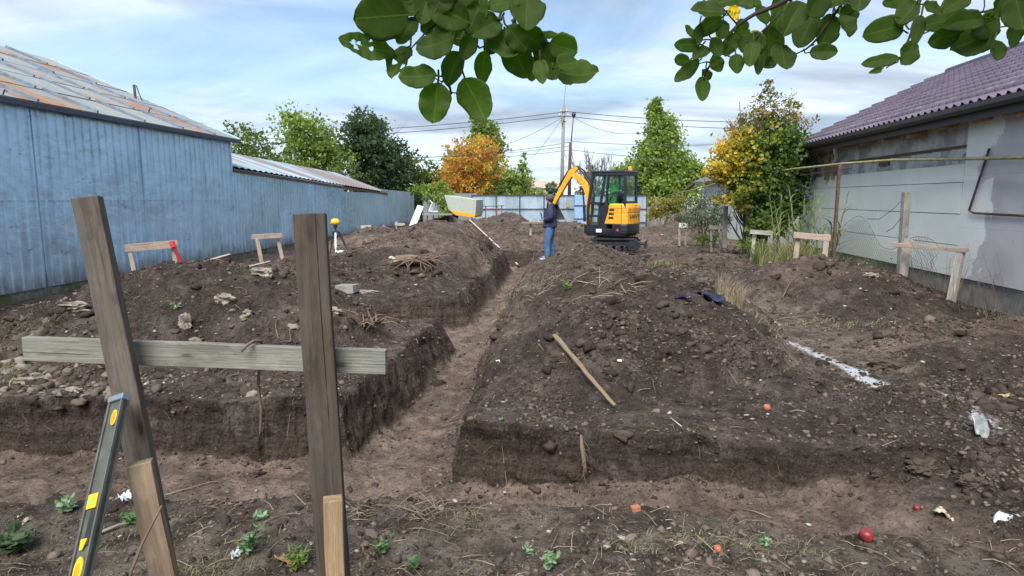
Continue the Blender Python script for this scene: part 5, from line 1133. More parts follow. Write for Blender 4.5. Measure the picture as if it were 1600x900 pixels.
scrap('wrapper', 'pale blue-white crumpled wrapper beside the short left stake', 197, 778, .055, .075, M['paper'], 'litter', .05); scrap('wrapper', 'small foil-like wrapper near the leafy green weed', 372, 868, .035, .08, M['paper'], 'litter', .05)
scrap('crumpled_leaf', 'brown crumpled dead leaves left of the square post', 452, 876, .12, .09, M['brownleaf'], 'leaf', .06); scrap('fallen_leaf', 'pale green fallen leaf on the near heap corner', 783, 660, .035, .05, M['weed'], 'leaf', .02)
scrap('paper_scrap', 'little white paper scrap in the middle of the near heap', 967, 568, .045, .04, M['white'], 'litter', .02); scrap('paper_scrap', 'white crumb of paper on the left slope of the near heap', 778, 566, .04, .04, M['white'], 'litter', .02)
scrap('fallen_leaf', 'small green leaf lying on the left heap', 186 + 195, 502, .06, .05, M['lf_light'], 'leaf', .02); scrap('blue_scrap', 'tiny blue scrap beside the long pale pole', 769, 376, .12, .10, m_plain('blue_scrap', (.05, .07, .4)), 'litter', .03)
scrap('plastic_bag', 'white plastic sheet lying at the tripod foot', 536, 394, .35, .25, M['white'], 'litter', .06)
scrap('navy_plastic', 'dark navy plastic sheet half buried beside the lime line', 1108, 470, .36, .26, M['plastic_sheet'], 'plastic', .10, .05); scrap('navy_plastic', 'small piece of navy plastic in the soil left of the larger one', 1068, 467, .20, .12, M['plastic_sheet'], 'plastic', .05, .03)
gt_ = G(1140, 472); blades('grey_grass_tuft', 'fuzzy grey clump of dry fibres beside the navy plastic', disc(gt_.x, gt_.y, .16, .14, 900), .30, .004, 'fibre' if 'fibre' in M else 'straw', bend=.5)

# ------------------------------------------------------------------ chain link fence, concrete posts
cf = thing('wire_fence', (7.2, 12, 0), 'sagging chain link fence in front of the plastered house', 'fence')
def fpt(s, z): Y = 14.6 - s; return Vector((6.07 + .11 * Y - .55, Y, z))
def ftop(s): return .98 + .30 * math.exp(-((s - 1.7) / .55) ** 2) - .25 * sst(2.0, 2.9, s) + .28 * sst(3.2, 4.1, s) - .35 * sst(4.3, 5.2, s)
mb = MB(); LL_ = 4.7; pit = .075
for dirn in (1, -1):
    k = -20
    while k * pit < LL_ + 1.5:
        pts = []
        for j in range(15):
            z = j * .10; s = k * pit + dirn * z * 1.0
            if 0 <= s <= LL_ and z <= ftop(s) : pts.append(fpt(s, z + .02) + Vector((.04 * math.sin(s * 2.2 + z * 3) + .0, 0, -.0)))
        if len(pts) > 1: mb.tube(pts, .0018, 3, cap=False)
        k += 1
pts = [fpt(s, ftop(s) + .02) + Vector((.04 * math.sin(s * 2.2 + 3), 0, 0)) for s in np.linspace(0, LL_, 40)]; mb.tube(pts, .005, 4)
M['oldwire'] = m_plain('old_wire', (.13, .115, .10), .7); mb.build('mesh', M['oldwire'], cf)
mb = MB(); a, b = P(1408, 315, 10.9), P(1355, 342, 12.3); mb.tube([a, a.lerp(b, .3) - Vector((0, 0, .08)), a.lerp(b, .6) - Vector((0, 0, .12)), b], .006, 4); a, b = P(1408, 340, 10.9), P(1385, 362, 11.2); mb.tube([a, a.lerp(b, .5) - Vector((0, 0, .05)), b], .006, 4); mb.build('loose_wire', M['rust'], cf)
T, F_ = P(1416, 300, 10.9), P(1407, 436, 10.9); mb = MB(); mb.bar(T, F_ + (F_ - T) * .25, .105, .10, nseg=5, wob=.003); tag(mb.build('concrete_post', M['concrete'], None, bevel=.006), 'tall square concrete fence post behind the large batter board', 'post', 'concrete posts of the wire fence')
T, F_ = P(1134, 322, 17.6), P(1132, 372, 17.6); mb = MB(); mb.bar(T, F_ + (F_ - T) * .3, .11, .10, nseg=4, wob=.003); tag(mb.build('concrete_post', M['concrete'], None, bevel=.006), 'short dark concrete post at the left edge of the turning bush', 'post', 'concrete posts of the wire fence')
mb = MB()
for k in range(40):
    x = random.uniform(6.4, 7.1); y = random.uniform(8.4, 10.8); s = Vector((x, y, Z(x, y))); mb.tube([s, s + Vector((random.uniform(-.15, .1), random.uniform(-.1, .1), random.uniform(.2, .6))), s + Vector((random.uniform(-.4, .3), random.uniform(-.2, .2), random.uniform(.3, .9)))], [.004, .003, .0015], 4)
tag(mb.build('bramble_stems', M['root'], None), 'bare thin bramble stems along the plastered wall foot', 'plant')

# ------------------------------------------------------------------ tripod laser
lt = thing('laser_level', P(524, 384, 18.2), 'yellow rotating laser level on a silver tripod by the blue wall', 'laser level')
c0 = P(524, 352, 18.2)
mb = MB(); mb.lathe([(.05, 0), (.10, .02), (.115, .05), (.13, .10), (.115, .12), (.10, .17), (.05, .19)], c0 + Vector((0, 0, 0)), 18); mb.build('laser_head', M['yellow'], lt, smooth=True)
mb = MB(); mb.lathe([(.125, .045), (.135, .055), (.135, .085), (.125, .095)], c0, 18); mb.build('orange_band', M['orange'], lt)
mb = MB(); mb.lathe([(.03, -.16), (.03, -.07), (.06, -.06), (.06, -.0)], c0, 12); mb.lathe([(.09, -.20), (.09, -.165), (.04, -.16)], c0, 12); mb.build('mount', M['darkmetal'], lt)
for k, (dx, dy) in enumerate(((-.22, .1), (.05, -.25), (.33, .12))):
    s = c0 + Vector((dx * .25, dy * .25, -.19)); e = Vector((c0.x + dx, c0.y + dy, Z(c0.x + dx, c0.y + dy) - .02)); mb = MB(); mb.bar(s, s.lerp(e, .62), .05, .03); mb.bar(s.lerp(e, .5), e, .028, .02); lg = mb.build('leg', m_plain('aluminium', (.45, .46, .48), .4, .5) if k == 1 else M['darkmetal'], lt)

# ------------------------------------------------------------------ junk by the blue fence
def PB(px, py, Y): return P(px, py, Y)
jt = thing('old_table', (P(678, 0, 27).x, 27, 0), 'makeshift table with pale top and thin metal legs by the vine', 'table')
zt = P(0, 334, 27).z; x0, x1 = P(655, 0, 27).x, P(703, 0, 27).x
mb = MB(); mb.box((x0, 26.6, zt - .05), (x1, 27.4, zt)); mb.build('tabletop', M['concrete'], jt)
for px in (661, 672, 680, 690, 698):
    x = P(px, 0, 26.8).x; mb = MB(); mb.tube([(x, 26.8, zt - .05), (x + .05, 26.7, zt - .8)], .018, 6); mb.build('leg', M['darkmetal'], jt)
mb = MB(); mb.bar((x0 + .1, 26.7, zt - .25), (x1 - .2, 26.7, zt - .3), .05, .03); mb.build('stretcher', M['wood_grey'], jt)
ch = thing('plastic_chair', P(677, 330, 27), 'white plastic chair piece lying on the old table', 'chair'); c0 = P(677, 332, 27)
mb = MB(); mb.bar(c0 + Vector((-.14, 0, .02)), c0 + Vector((.03, .05, .40)), .26, .03, side=(.5, 1, 0), nseg=3); mb.build('backrest', M['white'], ch, bevel=.01)
mb = MB(); mb.bar(c0 + Vector((-.14, 0, .05)), c0 + Vector((.20, 0, .05)), .26, .03, side=(0, 1, 0)); mb.build('seat', M['white'], ch, bevel=.01)
mb = MB(); mb.tube([c0 + Vector((-.05, 0, .4)), c0 + Vector((-.14, 0, .52))], .02, 6); mb.build('leg', M['white'], ch)
gp = thing('garden_post', (P(540, 0, 24).x, 24, 0), 'grey rag-wrapped stake by the concrete footing of the blue fence', 'stake')
p0 = P(601, 362, 26.5); mb = MB(); mb.prism([(-.18, 0), (.2, 0), (.08, .16), (-.06, .30)], p0, (1, 0, 0), (0, 0, 1), (0, 1, 0), .12); mb.build('wrap', M['stone'], gp); gp.location = p0
for c in gp.children: c.location = Vector((0, 0, 0))
for c in gp.children: c.data.transform(Matrix.Translation(Vector((P(540, 0, 24).x, 24, 0)) - p0))
tl_ = thing('trailer', (P(722, 0, 29).x, 29, 0), 'pale covered trailer with orange chassis tilted behind the soil heap', 'trailer')
def q4(c, Y0, Y1): a = [P(x, y, Y0) for x, y in c]; b = [Vector((v.x + .25, Y1, v.z)) for v in a]; return a + b
mb = MB(); mb.add(q4([(701, 328), (743, 335), (744.5, 312), (694, 305)], 29, 30.6), [(0, 1, 2, 3), (7, 6, 5, 4), (0, 4, 5, 1), (1, 5, 6, 2), (2, 6, 7, 3), (3, 7, 4, 0)]); mb.build('cover', m_plain('pale_green_cover', (.36, .40, .34), .8, var=.08), tl_, bevel=.02)
mb = MB(); mb.add(q4([(712, 336.5), (741, 340), (743, 335.2), (702, 328.2)], 28.95, 30.5), [(0, 1, 2, 3), (7, 6, 5, 4), (0, 4, 5, 1), (1, 5, 6, 2), (2, 6, 7, 3), (3, 7, 4, 0)]); mb.build('chassis', M['exc_orange'], tl_, bevel=.01)
mb = MB(); mb.lathe([(.10, -.08), (.26, -.08), (.28, 0), (.26, .08), (.10, .08)], P(707, 337, 29.3), 18, 'Y'); mb.build('wheel', M['black'], tl_, smooth=True)
mb = MB(); mb.tube([P(743, 338, 29), P(752, 333, 29)], .03, 6); mb.build('drawbar', M['darkmetal'], tl_)
rb = thing('metal_rack', (P(771, 0, 30).x, 30, 0), 'rusty red metal rack standing in front of the back fence', 'rack')
mb = MB(); mb.bar(P(754, 322.5, 30), P(788, 321.5, 30), .16, .03, side=(0, 1, 0)); mb.build('top', M['darkmetal'], rb)
for px, py in ((759, 336), (776, 329), (784, 331)): mb = MB(); mb.bar(P(px, 322, 30), P(px, py + 6, 30), .05, .05); mb.build('leg', m_plain('red_oxide', (.22, .07, .08), .7), rb)
mb = MB(); mb.tube([P(744, 333, 30), P(760, 328, 30), P(784, 326, 30)], .02, 5); mb.build('stretcher', m_plain('red_oxide2', (.2, .07, .08), .7), rb)

# ------------------------------------------------------------------ poles and wires
YP = 45
up_ = thing('utility_pole', (P(881, 0, YP).x, YP, 0), 'tall concrete utility pole behind the excavator', 'utility pole'); px0 = P(881, 165, YP)
mb = MB(); mb.tube([(px0.x - .12, YP, -.3), (px0.x, YP, px0.z)], [.15, .10], 10); mb.build('shaft', M['dbirch'], up_, smooth=True)
mb = MB()
for py, w in ((175, .22), (182, .30), (190, .16)): z = P(0, py, YP).z; mb.bar((px0.x - w, YP - .1, z), (px0.x + w, YP - .1, z), .06, .06, side=(0, 0, 1))
mb.build('crossarm', M['rust'], up_)
mb = MB()
for py, s in ((174, -.2), (174, .2), (181, -.28), (181, .28)): mb = MB(); mb.lathe([(.03, 0), (.05, .04), (.03, .08), (.045, .12), (.01, .14)], (px0.x + s, YP - .1, P(0, py, YP).z), 8); mb.build('insulator', M['white'], up_)
mb = MB(); mb.box((px0.x - .2, YP - .25, P(0, 193, YP).z), (px0.x - .08, YP - .1, P(0, 183, YP).z)); mb.build('bracket_box', M['stone'], up_)
mb = MB(); mb.tube([px0, P(884, 133, YP)], .012, 4); mb.build('aerial_rod', M['wire'], up_)
lp = thing('street_lamp', (P(893, 0, YP + 2).x, YP + 2, 0), 'thin lamp post with small dark lamp right of the utility pole', 'street lamp')
mb = MB(); mb.tube([P(889.5, 320, YP + 2), P(890, 265, YP + 2), P(891.5, 222, YP + 2)], [.13, .12, .10], 8); mb.tube([P(892.5, 221, YP + 2), P(896, 182, YP + 2)], [.045, .04], 6); mb.build('post', M['rust'], lp, smooth=True)
mb = MB(); c0 = P(896.5, 179, YP + 2); mb.lathe([(.05, -.22), (.12, -.18), (.15, 0), (.13, .12), (.04, .16)], c0, 10); mb.build('lamp', M['darkmetal'], lp, smooth=True)
sl2 = thing('street_lamp', (P(372, 0, 40).x, 40, 0), 'curved arm street lamp peeking over the tall shed roof end', 'street lamp')
mb = MB(); mb.tube([P(374, 300, 40), P(373, 212, 40), P(370, 203, 40), P(364, 197, 40)], [.07, .05, .04, .03], 7); mb.build('post', M['dbirch'], sl2)
mb = MB(); mb.bar(P(365, 198, 40), P(357, 193, 40), .16, .07, side=(0, 1, 0)); mb.build('lamp', M['darkmetal'], sl2)
def wire(label, a, b, sag, r=.020):
    A_, B_ = P(*a), P(*b); pts = [A_.lerp(B_, k / 24) - Vector((0, 0, sag * 4 * (k / 24) * (1 - k / 24))) for k in range(25)]
    mb = MB(); mb.tube(pts, r, 4, cap=False); return tag(mb.build('power_cable', M['wire'], None), label, 'cable', 'overhead cables at the back')
wire('top overhead cable running left from the utility pole to the far treetops', (880, 175, YP), (370, 208, YP), .35)
wire('second overhead cable running left from the pole, below the top one', (880, 181, YP), (372, 217, YP), .35)
wire('top overhead cable running right from the pole towards the bush', (882, 174, YP), (1160, 191, YP), .12)
wire('second overhead cable running right from the pole, below the top one', (882, 181, YP), (1160, 201, YP), .15)
wire('thin slanting cable from the pole down to the orange tree', (878, 184, YP), (700, 246, YP), .5, .012)
wire('steep thin guy cable from the pole to the young green tree', (876, 188, YP), (800, 272, YP), .4, .012)
wire('thin slack cable leaving the pole to the right', (898, 184, YP), (1010, 206, YP), .5, .012)
wire('upper cable of the lower set, left of the pole', (892, 222, YP), (560, 247, YP), .35, .016)
wire('middle cable of the lower set, left of the pole', (892, 228, YP), (600, 245, YP), .25, .014)
wire('lowest cable of the lower set, left of the pole', (892, 234, YP), (600, 251, YP), .25, .014)
wire('upper cable of the lower set, right of the pole', (892, 221, YP), (1120, 226, YP), .12, .014)
wire('lowest cable of the lower set, right of the pole', (892, 234, YP), (1120, 248, YP), .2, .014)
wire('short dark cable above the light green tree at left', (425, 225, 40), (450, 222, 40), .02, .05)
# ------------------------------------------------------------------ excavator
EY = 19.4; E0 = P(957, 392, EY); E0.z = .08
ex = thing('mini_excavator', E0, 'yellow and charcoal mini excavator with closed cab working in the middle of the lot', 'excavator')
TH = R(146); Fv = Vector((math.cos(TH), math.sin(TH), 0)); Lv = Vector((-Fv.y, Fv.x, 0)); Zv = Vector((0, 0, 1))
def U(f, l, z): return E0 + Fv * f + Lv * l + Zv * z
def hull(mb, bot, top, z0, z1):
    """frustum from polygon bot (f,l) at z0 to polygon top at z1"""
    n = len(bot); vs = [U(f, l, z0) for f, l in bot] + [U(f, l, z1) for f, l in top]
    return mb.add(vs, [tuple(range(n - 1, -1, -1)), tuple(range(n, 2 * n))] + [(i, (i + 1) % n, n + (i + 1) % n, n + i) for i in range(n)])
# undercarriage, heading right and slightly towards the camera
TU = R(-14); Fu = Vector((math.cos(TU), math.sin(TU), 0)); Lu = Vector((-Fu.y, Fu.x, 0))
def V_(f, l, z): return E0 + Fu * f + Lu * l + Zv * z
def track_poly(r, cz, x0, x1, n=9):
    p = [(x1 + r * math.sin(a), cz - r * math.cos(a)) for a in np.linspace(0, math.pi, n)]
    return p + [(x0 - r * math.sin(a), cz + r * math.cos(a)) for a in np.linspace(0, math.pi, n)]
for side in (-1, 1):
    mb = MB(); o_p = track_poly(.20, .20, -.50, .62); i_p = track_poly(.165, .20, -.50, .62); n = len(o_p); l0, l1 = side * .33, side * .56
    vs = [V_(x, l0, z) for x, z in o_p] + [V_(x, l1, z) for x, z in o_p] + [V_(x, l0, z) for x, z in i_p] + [V_(x, l1, z) for x, z in i_p]
    fs = []
    for i in range(n):
        j = (i + 1) % n; fs += [(i, j, n + j, n + i), (2 * n + i, 3 * n + i, 3 * n + j, 2 * n + j), (i, 2 * n + i, 2 * n + j, j), (n + i, n + j, 3 * n + j, 3 * n + i)]
    mb.add(vs, fs)
    for k in range(20):
        x = -.5 + 1.12 * k / 19
        for z in (.0, .4): mb.bar(V_(x, l0, z + (-.005 if z == 0 else .005)), V_(x, l1, z + (-.005 if z == 0 else .005)), .03, .03, side=Fu)
    for sgn, xc in ((1, .62), (-1, -.5)):
        for k in range(1, 6): a = math.pi * k / 6; q = V_(xc + sgn * .205 * math.sin(a), 0, .2 - .205 * math.cos(a)); mb.bar(q + Lu * l0, q + Lu * l1, .03, .03, side=Fu)
    tr = mb.build('track', M['black'], ex)
    for x, r_ in ((-.50, .15), (.62, .15)):
        mb = MB(); c = V_(x, 0, .2); vs = []
        mb.tube([c + Lu * (l0 + side * .02), c + Lu * (l1 - side * .02)], r_, 16); mb.tube([c + Lu * (l1 - side * .03), c + Lu * (l1 + side * .005)], .05, 10); mb.build('wheel', M['exc_black'], tr, smooth=False)
    mb = MB()
    for x in (-.25, 0, .25, .42): c = V_(x, 0, .09); mb.tube([c + Lu * (l0 + side * .02), c + Lu * (l1 - side * .02)], .055, 12)
    mb.build('roller', M['exc_black'], tr)
    mb = MB(); mb.bar(V_(-.42, (l0 + l1) / 2, .24), V_(.5, (l0 + l1) / 2, .24), .12, .12, side=Zv); mb.build('track_frame', M['exc_black'], tr)
mb = MB(); mb.bar(V_(-.35, 0, .30), V_(.45, 0, .30), .62, .14, side=Lu); mb.tube([V_(0, 0, .36), V_(0, 0, .50)], .26, 20); mb.build('undercarriage', M['exc_black'], ex, bevel=.01)
mb = MB(); pr = [(0, 0), (.05, .02), (.03, .12), (.05, .24), (.01, .26), (-.03, .12)]; mb.prism(pr, V_(.98, -.52, .10), Fu, Zv, Lu, 1.04)
mb.bar(V_(.45, -.22, .28), V_(.98, -.22, .22), .08, .07, side=Lu); mb.bar(V_(.45, .22, .28), V_(.98, .22, .22), .08, .07, side=Lu); mb.build('dozer_blade', M['exc_black'], ex, bevel=.006)
# upper structure: f forward, l left.  cab on the left
BW = .52
bot = [(-.62, -.44), (-.66, -.2), (-.66, .2), (-.62, .44), (-.50, .52), (.66, .52), (.70, .40), (.70, -.44), (.60, -.52), (-.50, -.52)]
mb = MB(); hull(mb, [(f * .93, l * .93) for f, l in bot], bot, .46, .56); hull(mb, bot, bot, .561, .68); mb.build('base_skirt', M['exc_black'], ex, bevel=.015)
# rear counterweight lower (charcoal)
cw0 = [(-.66, -.46), (-.72, -.2), (-.72, .2), (-.66, .46), (-.50, .535), (-.22, .535), (-.22, -.535), (-.50, -.535)]
mb = MB(); hull(mb, [(f * .97, l * .95) for f, l in cw0], cw0, .52, .60); hull(mb, cw0, [(f, l) for f, l in cw0], .601, .82); mb.build('counterweight', M['exc_black'], ex, bevel=.02)
# orange hood: side profile slanting (narrower at the top front)
def ring(f0, s, l=.53): return [(-.67 * s, -.46), (-.73 * s, -.2), (-.73 * s, .2), (-.67 * s, .46), (-.52, l), (f0, l), (f0, -l), (-.52, -l)]
mb = MB(); hull(mb, ring(.04, 1), ring(-.06, 1), .822, 1.14); hull(mb, ring(-.06, 1.0), ring(-.08, 1.02), 1.141, 1.26); hull(mb, ring(-.08, 1.03), ring(-.09, 1.0), 1.262, 1.36); hull(mb, ring(-.09, 1.0), ring(-.12, .93, .50), 1.361, 1.42)
hood = mb.build('engine_hood', M['exc_orange'], ex, bevel=.018)
mb = MB(); mb.bar(U(-.505, .537, .83), U(-.505, .537, 1.40), .010, .006, side=Fv); mb.build('panel_gap', M['exc_black'], hood)
for k in range(3):
    z = .98 + k * .115; f = -.16 - .012 * k
    mb = MB(); mb.add([U(f - .10, .540, z), U(f + .07 - .0 * k, .540, z), U(f + .055, .540, z + .06), U(f - .09, .540, z + .06), U(f - .10, .52, z), U(f + .07, .52, z), U(f + .055, .52, z + .06), U(f - .09, .52, z + .06)],
        [(0, 1, 2, 3), (0, 4, 5, 1), (1, 5, 6, 2), (2, 6, 7, 3), (3, 7, 4, 0)]); mb.build('vent', M['black'], hood)
mb = MB(); mb.bar(U(-.40, .5415, .80), U(-.26, .5415, .80), .075, .006, side=Zv)
mb = MB(); q = U(.10, .527, .615); mb.bar(U(.30, .527, .62), U(.12, .527, .62), .10, .012, side=Zv); mb.build('number_plate', M['white'], ex)
mb = MB(); c = U(-.40, .542, .62); mb.prism([(-.05, 0), (.05, 0), (0, .08)], c, Fv, Zv, Lv, .012); mb.build('rear_reflector', M['red'], ex)
mb = MB(); c = U(-.70, .0, 1.37); mb.bar(U(-.725, -.12, 1.36), U(-.725, .12, 1.36), .06, .012, side=Zv); mb.build('warning_sticker', M['yellow'], ex)
# lettering across the rear
cu = bpy.data.curves.new('lettering', 'FONT'); cu.body = 'SANY'; cu.size = .155; cu.extrude = .004; cu.align_x = 'CENTER'; cu.space_character = 1.1
to = bpy.data.objects.new('lettering', cu); COL.objects.link(to); bpy.context.view_layer.update()
me = bpy.data.meshes.new_from_object(to.evaluated_get(bpy.context.evaluated_depsgraph_get())); COL.objects.unlink(to); bpy.data.objects.remove(to)
cen = U(-.7345, .10, 1.0) - E0; xd = -Lv; zd = -Fv
mt = Matrix(((xd.x * 1.75, Zv.x, zd.x, cen.x), (xd.y * 1.75, Zv.y, zd.y, cen.y), (0, 1, 0, cen.z), (0, 0, 0, 1)))
me.transform(mt); me.materials.clear(); me.materials.append(M['black']); lo = bpy.data.objects.new('lettering', me); COL.objects.link(lo); lo.parent = hood
# cab frame (open box of beams so that one sees through the glass)
cf0, cf1, cr0, cr1 = .60, .46, -.60, -.56          # front foot/top, rear foot/top (f)
cl, crr = .50, -.38; z0c, z1c, zm = .68, 2.28, 1.42
mb = MB(); pw = .075
def cb(a, b, w=pw, t=None): mb.bar(U(*a), U(*b), w, t or w, side=Lv)
for l in (cl - pw / 2, crr + pw / 2):
    cb((cf0, l, z0c), (cf0 + .02, l, 1.25)); cb((cf0 + .02, l, 1.25), (cf1, l, z1c)); cb((cr0 + .02, l, 1.3), (cr1, l, z1c)); cb((.02, l, 1.36), (-.04, l, z1c), .10, .05)
    mb.bar(U(cf1, l, z1c), U(cr1, l, z1c), .10, pw, side=Zv)
for f, z in ((cf1, z1c), (cr1, z1c), (cf0, z0c + .05), (cr0 + .02, 1.44)): mb.bar(U(f, cl, z), U(f, crr, z), .10, pw, side=Zv)
mb.build('cab_frame', M['exc_black'], ex, bevel=.008)
mb = MB(); hull(mb, [(cr1 - .05, cl + .02), (cr1 - .05, crr - .02), (cf1 + .08, crr - .02), (cf1 + .08, cl + .02)], [(cr1 - .03, cl), (cr1 - .03, crr), (cf1 + .05, crr), (cf1 + .05, cl)], z1c + .045, z1c + .10); mb.build('cab_roof', M['exc_black'], ex, bevel=.015)
# lower door + side panels
mb = MB(); mb.bar(U(.0, cl - .02, 1.05), U(cf0 - .0, cl - .02, 1.05), .06, .02, side=Zv); hull(mb, [(-.02, cl), (.22, cl), (.22, cl - .03), (-.02, cl - .03)], [(-.05, cl), (.22, cl), (.22, cl - .03), (-.05, cl - .03)], z0c, 1.45)
mb.bar(U(.0, cl - .02, 1.40), U(cf0, cl - .02, 1.44), .09, .04, side=Zv); mb.bar(U(.2, cl - .02, z0c + .06), U(cf0, cl - .02, z0c + .06), .12, .04, side=Zv)
dr = mb.build('door', M['exc_black'], ex, bevel=.005)
mb = MB(); mb.bar(U(.30, cl + .02, 1.35), U(.18, cl + .02, 1.35), .03, .03, side=Zv); mb.build('handle', M['darkmetal'], dr)
def pane(pts, name='window'):
    mb = MB(); mb.add([U(*p) for p in pts], [(0, 1, 2, 3)]); mb.build(name, M['glass'], ex, fixn=False)
li = cl - .035
pane([(cf0 - .03, li, 1.44), (.03, li, 1.44), (-.01, li, 2.24), (cf1, li, 2.24)]); pane([(.0, li, 1.42), (cr0, li, 1.42), (cr1, li, 2.24), (-.05, li, 2.24)])
pane([(cf0, li, .75), (.2, li, .75), (.2, li, 1.36), (cf0, li, 1.36)]); pane([(cr0 + .02, cl - .06, 1.46), (cr0 + .02, crr + .06, 1.46), (cr1, crr + .06, 2.24), (cr1, cl - .06, 2.24)])
pane([(cf0, cl - .06, .8), (cf0, crr + .06, .8), (cf1, crr + .06, 2.24), (cf1, cl - .06, 2.24)]); pane([(cf0 - .03, crr + .04, .9), (cr0, crr + .04, 1.42), (cr1, crr + .04, 2.24), (cf1, crr + .04, 2.24)])
mb = MB(); hull(mb, [(-.20, -.17), (-.20, .27), (.18, .27), (.18, -.17)], [(-.18, -.15), (-.18, .25), (.16, .25), (.16, -.15)], 1.02, 1.16); mb.bar(U(-.18, .05, 1.12), U(-.30, .05, 1.72), .42, .10, side=Lv); hull(mb, [(-.2, -.15), (-.2, .25), (.15, .25), (.15, -.15)], [(-.2, -.15), (-.2, .25), (.15, .25), (.15, -.15)], .69, 1.02); mb.build('driver_seat', M['black'], ex, bevel=.02)
mb = MB(); mb.tube([U(.38, .18, 1.05), U(.34, .18, 1.4)], .015, 6); mb.tube([U(.38, -.08, 1.05), U(.34, -.08, 1.4)], .015, 6); mb.build('control_lever', M['black'], ex)
mb = MB(); c = U(-.42, -.20, z1c + .10); mb.lathe([(.055, 0), (.055, .02), (.05, .03), (.052, .10), (.035, .13), (.005, .135)], c, 14); mb.build('beacon', M['orange'], ex, smooth=True)
mb = MB(); mb.tube([U(cr1 - .02, crr, 2.0), U(cr1 - .07, crr - .05, 2.0), U(cr1 - .07, crr - .05, 1.75)], .012, 5); mb.bar(U(cr1 - .08, crr - .05, 1.75), U(cr1 - .08, crr - .05, 1.95), .12, .03, side=Fv); mb.build('mirror', M['exc_black'], ex)
mb = MB(); mb.bar(U(cf1 + .06, .36, 2.22), U(cf1 + .06, .24, 2.22), .07, .08, side=Zv); mb.build('work_lamp', M['darkmetal'], ex)
# boom set
bl = .02
def beam(pts, ws, t, name, mat, parent=ex):
    mb = MB()
    n = len(pts); vs = []
    for k in range(n):
        a = Vector((pts[min(k + 1, n - 1)][0] - pts[max(k - 1, 0)][0], pts[min(k + 1, n - 1)][1] - pts[max(k - 1, 0)][1])).normalized(); nx, nz = -a.y, a.x; w = ws[k] / 2
        f, z = pts[k]
        for s_, tt in ((-1, -1), (1, -1), (1, 1), (-1, 1)): vs.append(U(f + nx * w * s_, bl + tt * t / 2, z + nz * w * s_))
    fs = [(0, 3, 2, 1), tuple(4 * (n - 1) + i for i in range(4))] + [(4 * k + i, 4 * k + (i + 1) % 4, 4 * k + 4 + (i + 1) % 4, 4 * k + 4 + i) for k in range(n - 1) for i in range(4)]
    mb.add(vs, fs); return mb.build(name, M[mat], parent, bevel=.01)
def uz(py): return P(900, py, EY + .6).z - E0.z
mb = MB(); hull(mb, [(.66, -.14), (.66, .18), (.92, .12), (.92, -.08)], [(.66, -.14), (.66, .18), (.92, .12), (.92, -.08)], .50, .78); mb.build('swing_bracket', M['exc_black'], ex, bevel=.01)
boom = beam([(.82, .68), (.78, 1.15), (.80, 1.60), (.92, 1.96), (1.14, 2.19), (1.42, 2.33)], [.13, .15, .17, .20, .18, .14], .14, 'boom', 'exc_orange')
arm = beam([(1.22, 2.52), (1.40, 2.40), (1.66, 2.03), (1.88, 1.68), (2.04, 1.40)], [.12, .20, .16, .13, .11], .12, 'arm', 'exc_orange')
mb = MB(); mb.tube([U(.95, bl, .86), U(.98, bl, 1.35)], .045, 10); mb.tube([U(.98, bl, 1.35), U(1.04, bl, 1.88)], .026, 8); mb.build('boom_cylinder', M['exc_black'], ex)
mb = MB(); mb.tube([U(.74, bl, 1.98), U(1.02, bl, 2.36)], .045, 10); mb.tube([U(1.0, bl, 2.33), U(1.24, bl, 2.51)], .025, 8); mb.build('arm_cylinder', M['darkmetal'], ex)
mb = MB(); mb.tube([U(1.52, bl, 2.42), U(1.84, bl, 1.99)], .05, 10); mb.tube([U(1.84, bl, 1.99), U(2.10, bl, 1.64)], .026, 8); mb.tube([U(2.10, bl, 1.64), U(2.14, bl, 1.42)], .035, 6); mb.tube([U(2.10, bl, 1.64), U(1.96, bl, 1.58)], .035, 6); mb.build('bucket_cylinder', M['exc_black'], ex)
mb = MB()
for k, o in enumerate((-.05, .0, .05)): mb.tube([U(.70, bl + o, 1.0), U(.64, bl + o, 1.7), U(.74, bl + o, 2.10), U(1.0, bl + o, 2.42), U(1.24, bl + o, 2.56), U(1.5, bl + o, 2.44)], .014, 5)
mb.build('hose', M['black'], ex)
mb = MB(); bkp = [(0, 0), (.12, .05), (.16, -.12), (.10, -.34), (-.06, -.48), (-.30, -.50), (-.27, -.46), (-.10, -.43), (.0, -.30), (.04, -.14)]
mb.prism(bkp, U(2.06, bl - .2, 1.42), Fv, Zv, Lv, .40)
for s_ in (-.2, .18): mb.prism([(.0, 0), (.12, .05), (.16, -.12), (.10, -.34), (-.06, -.48), (-.30, -.50)], U(2.06, bl + s_, 1.42), Fv, Zv, Lv, .02)
for k in range(4): mb.prism([(-.28, -.505), (-.38, -.51), (-.28, -.475)], U(2.06, bl - .19 + .11 * k, 1.42), Fv, Zv, Lv, .05)
mb.build('bucket', m_plain('worn_dark_steel', (.045, .042, .042), .6, .4, dirt=.6), ex)

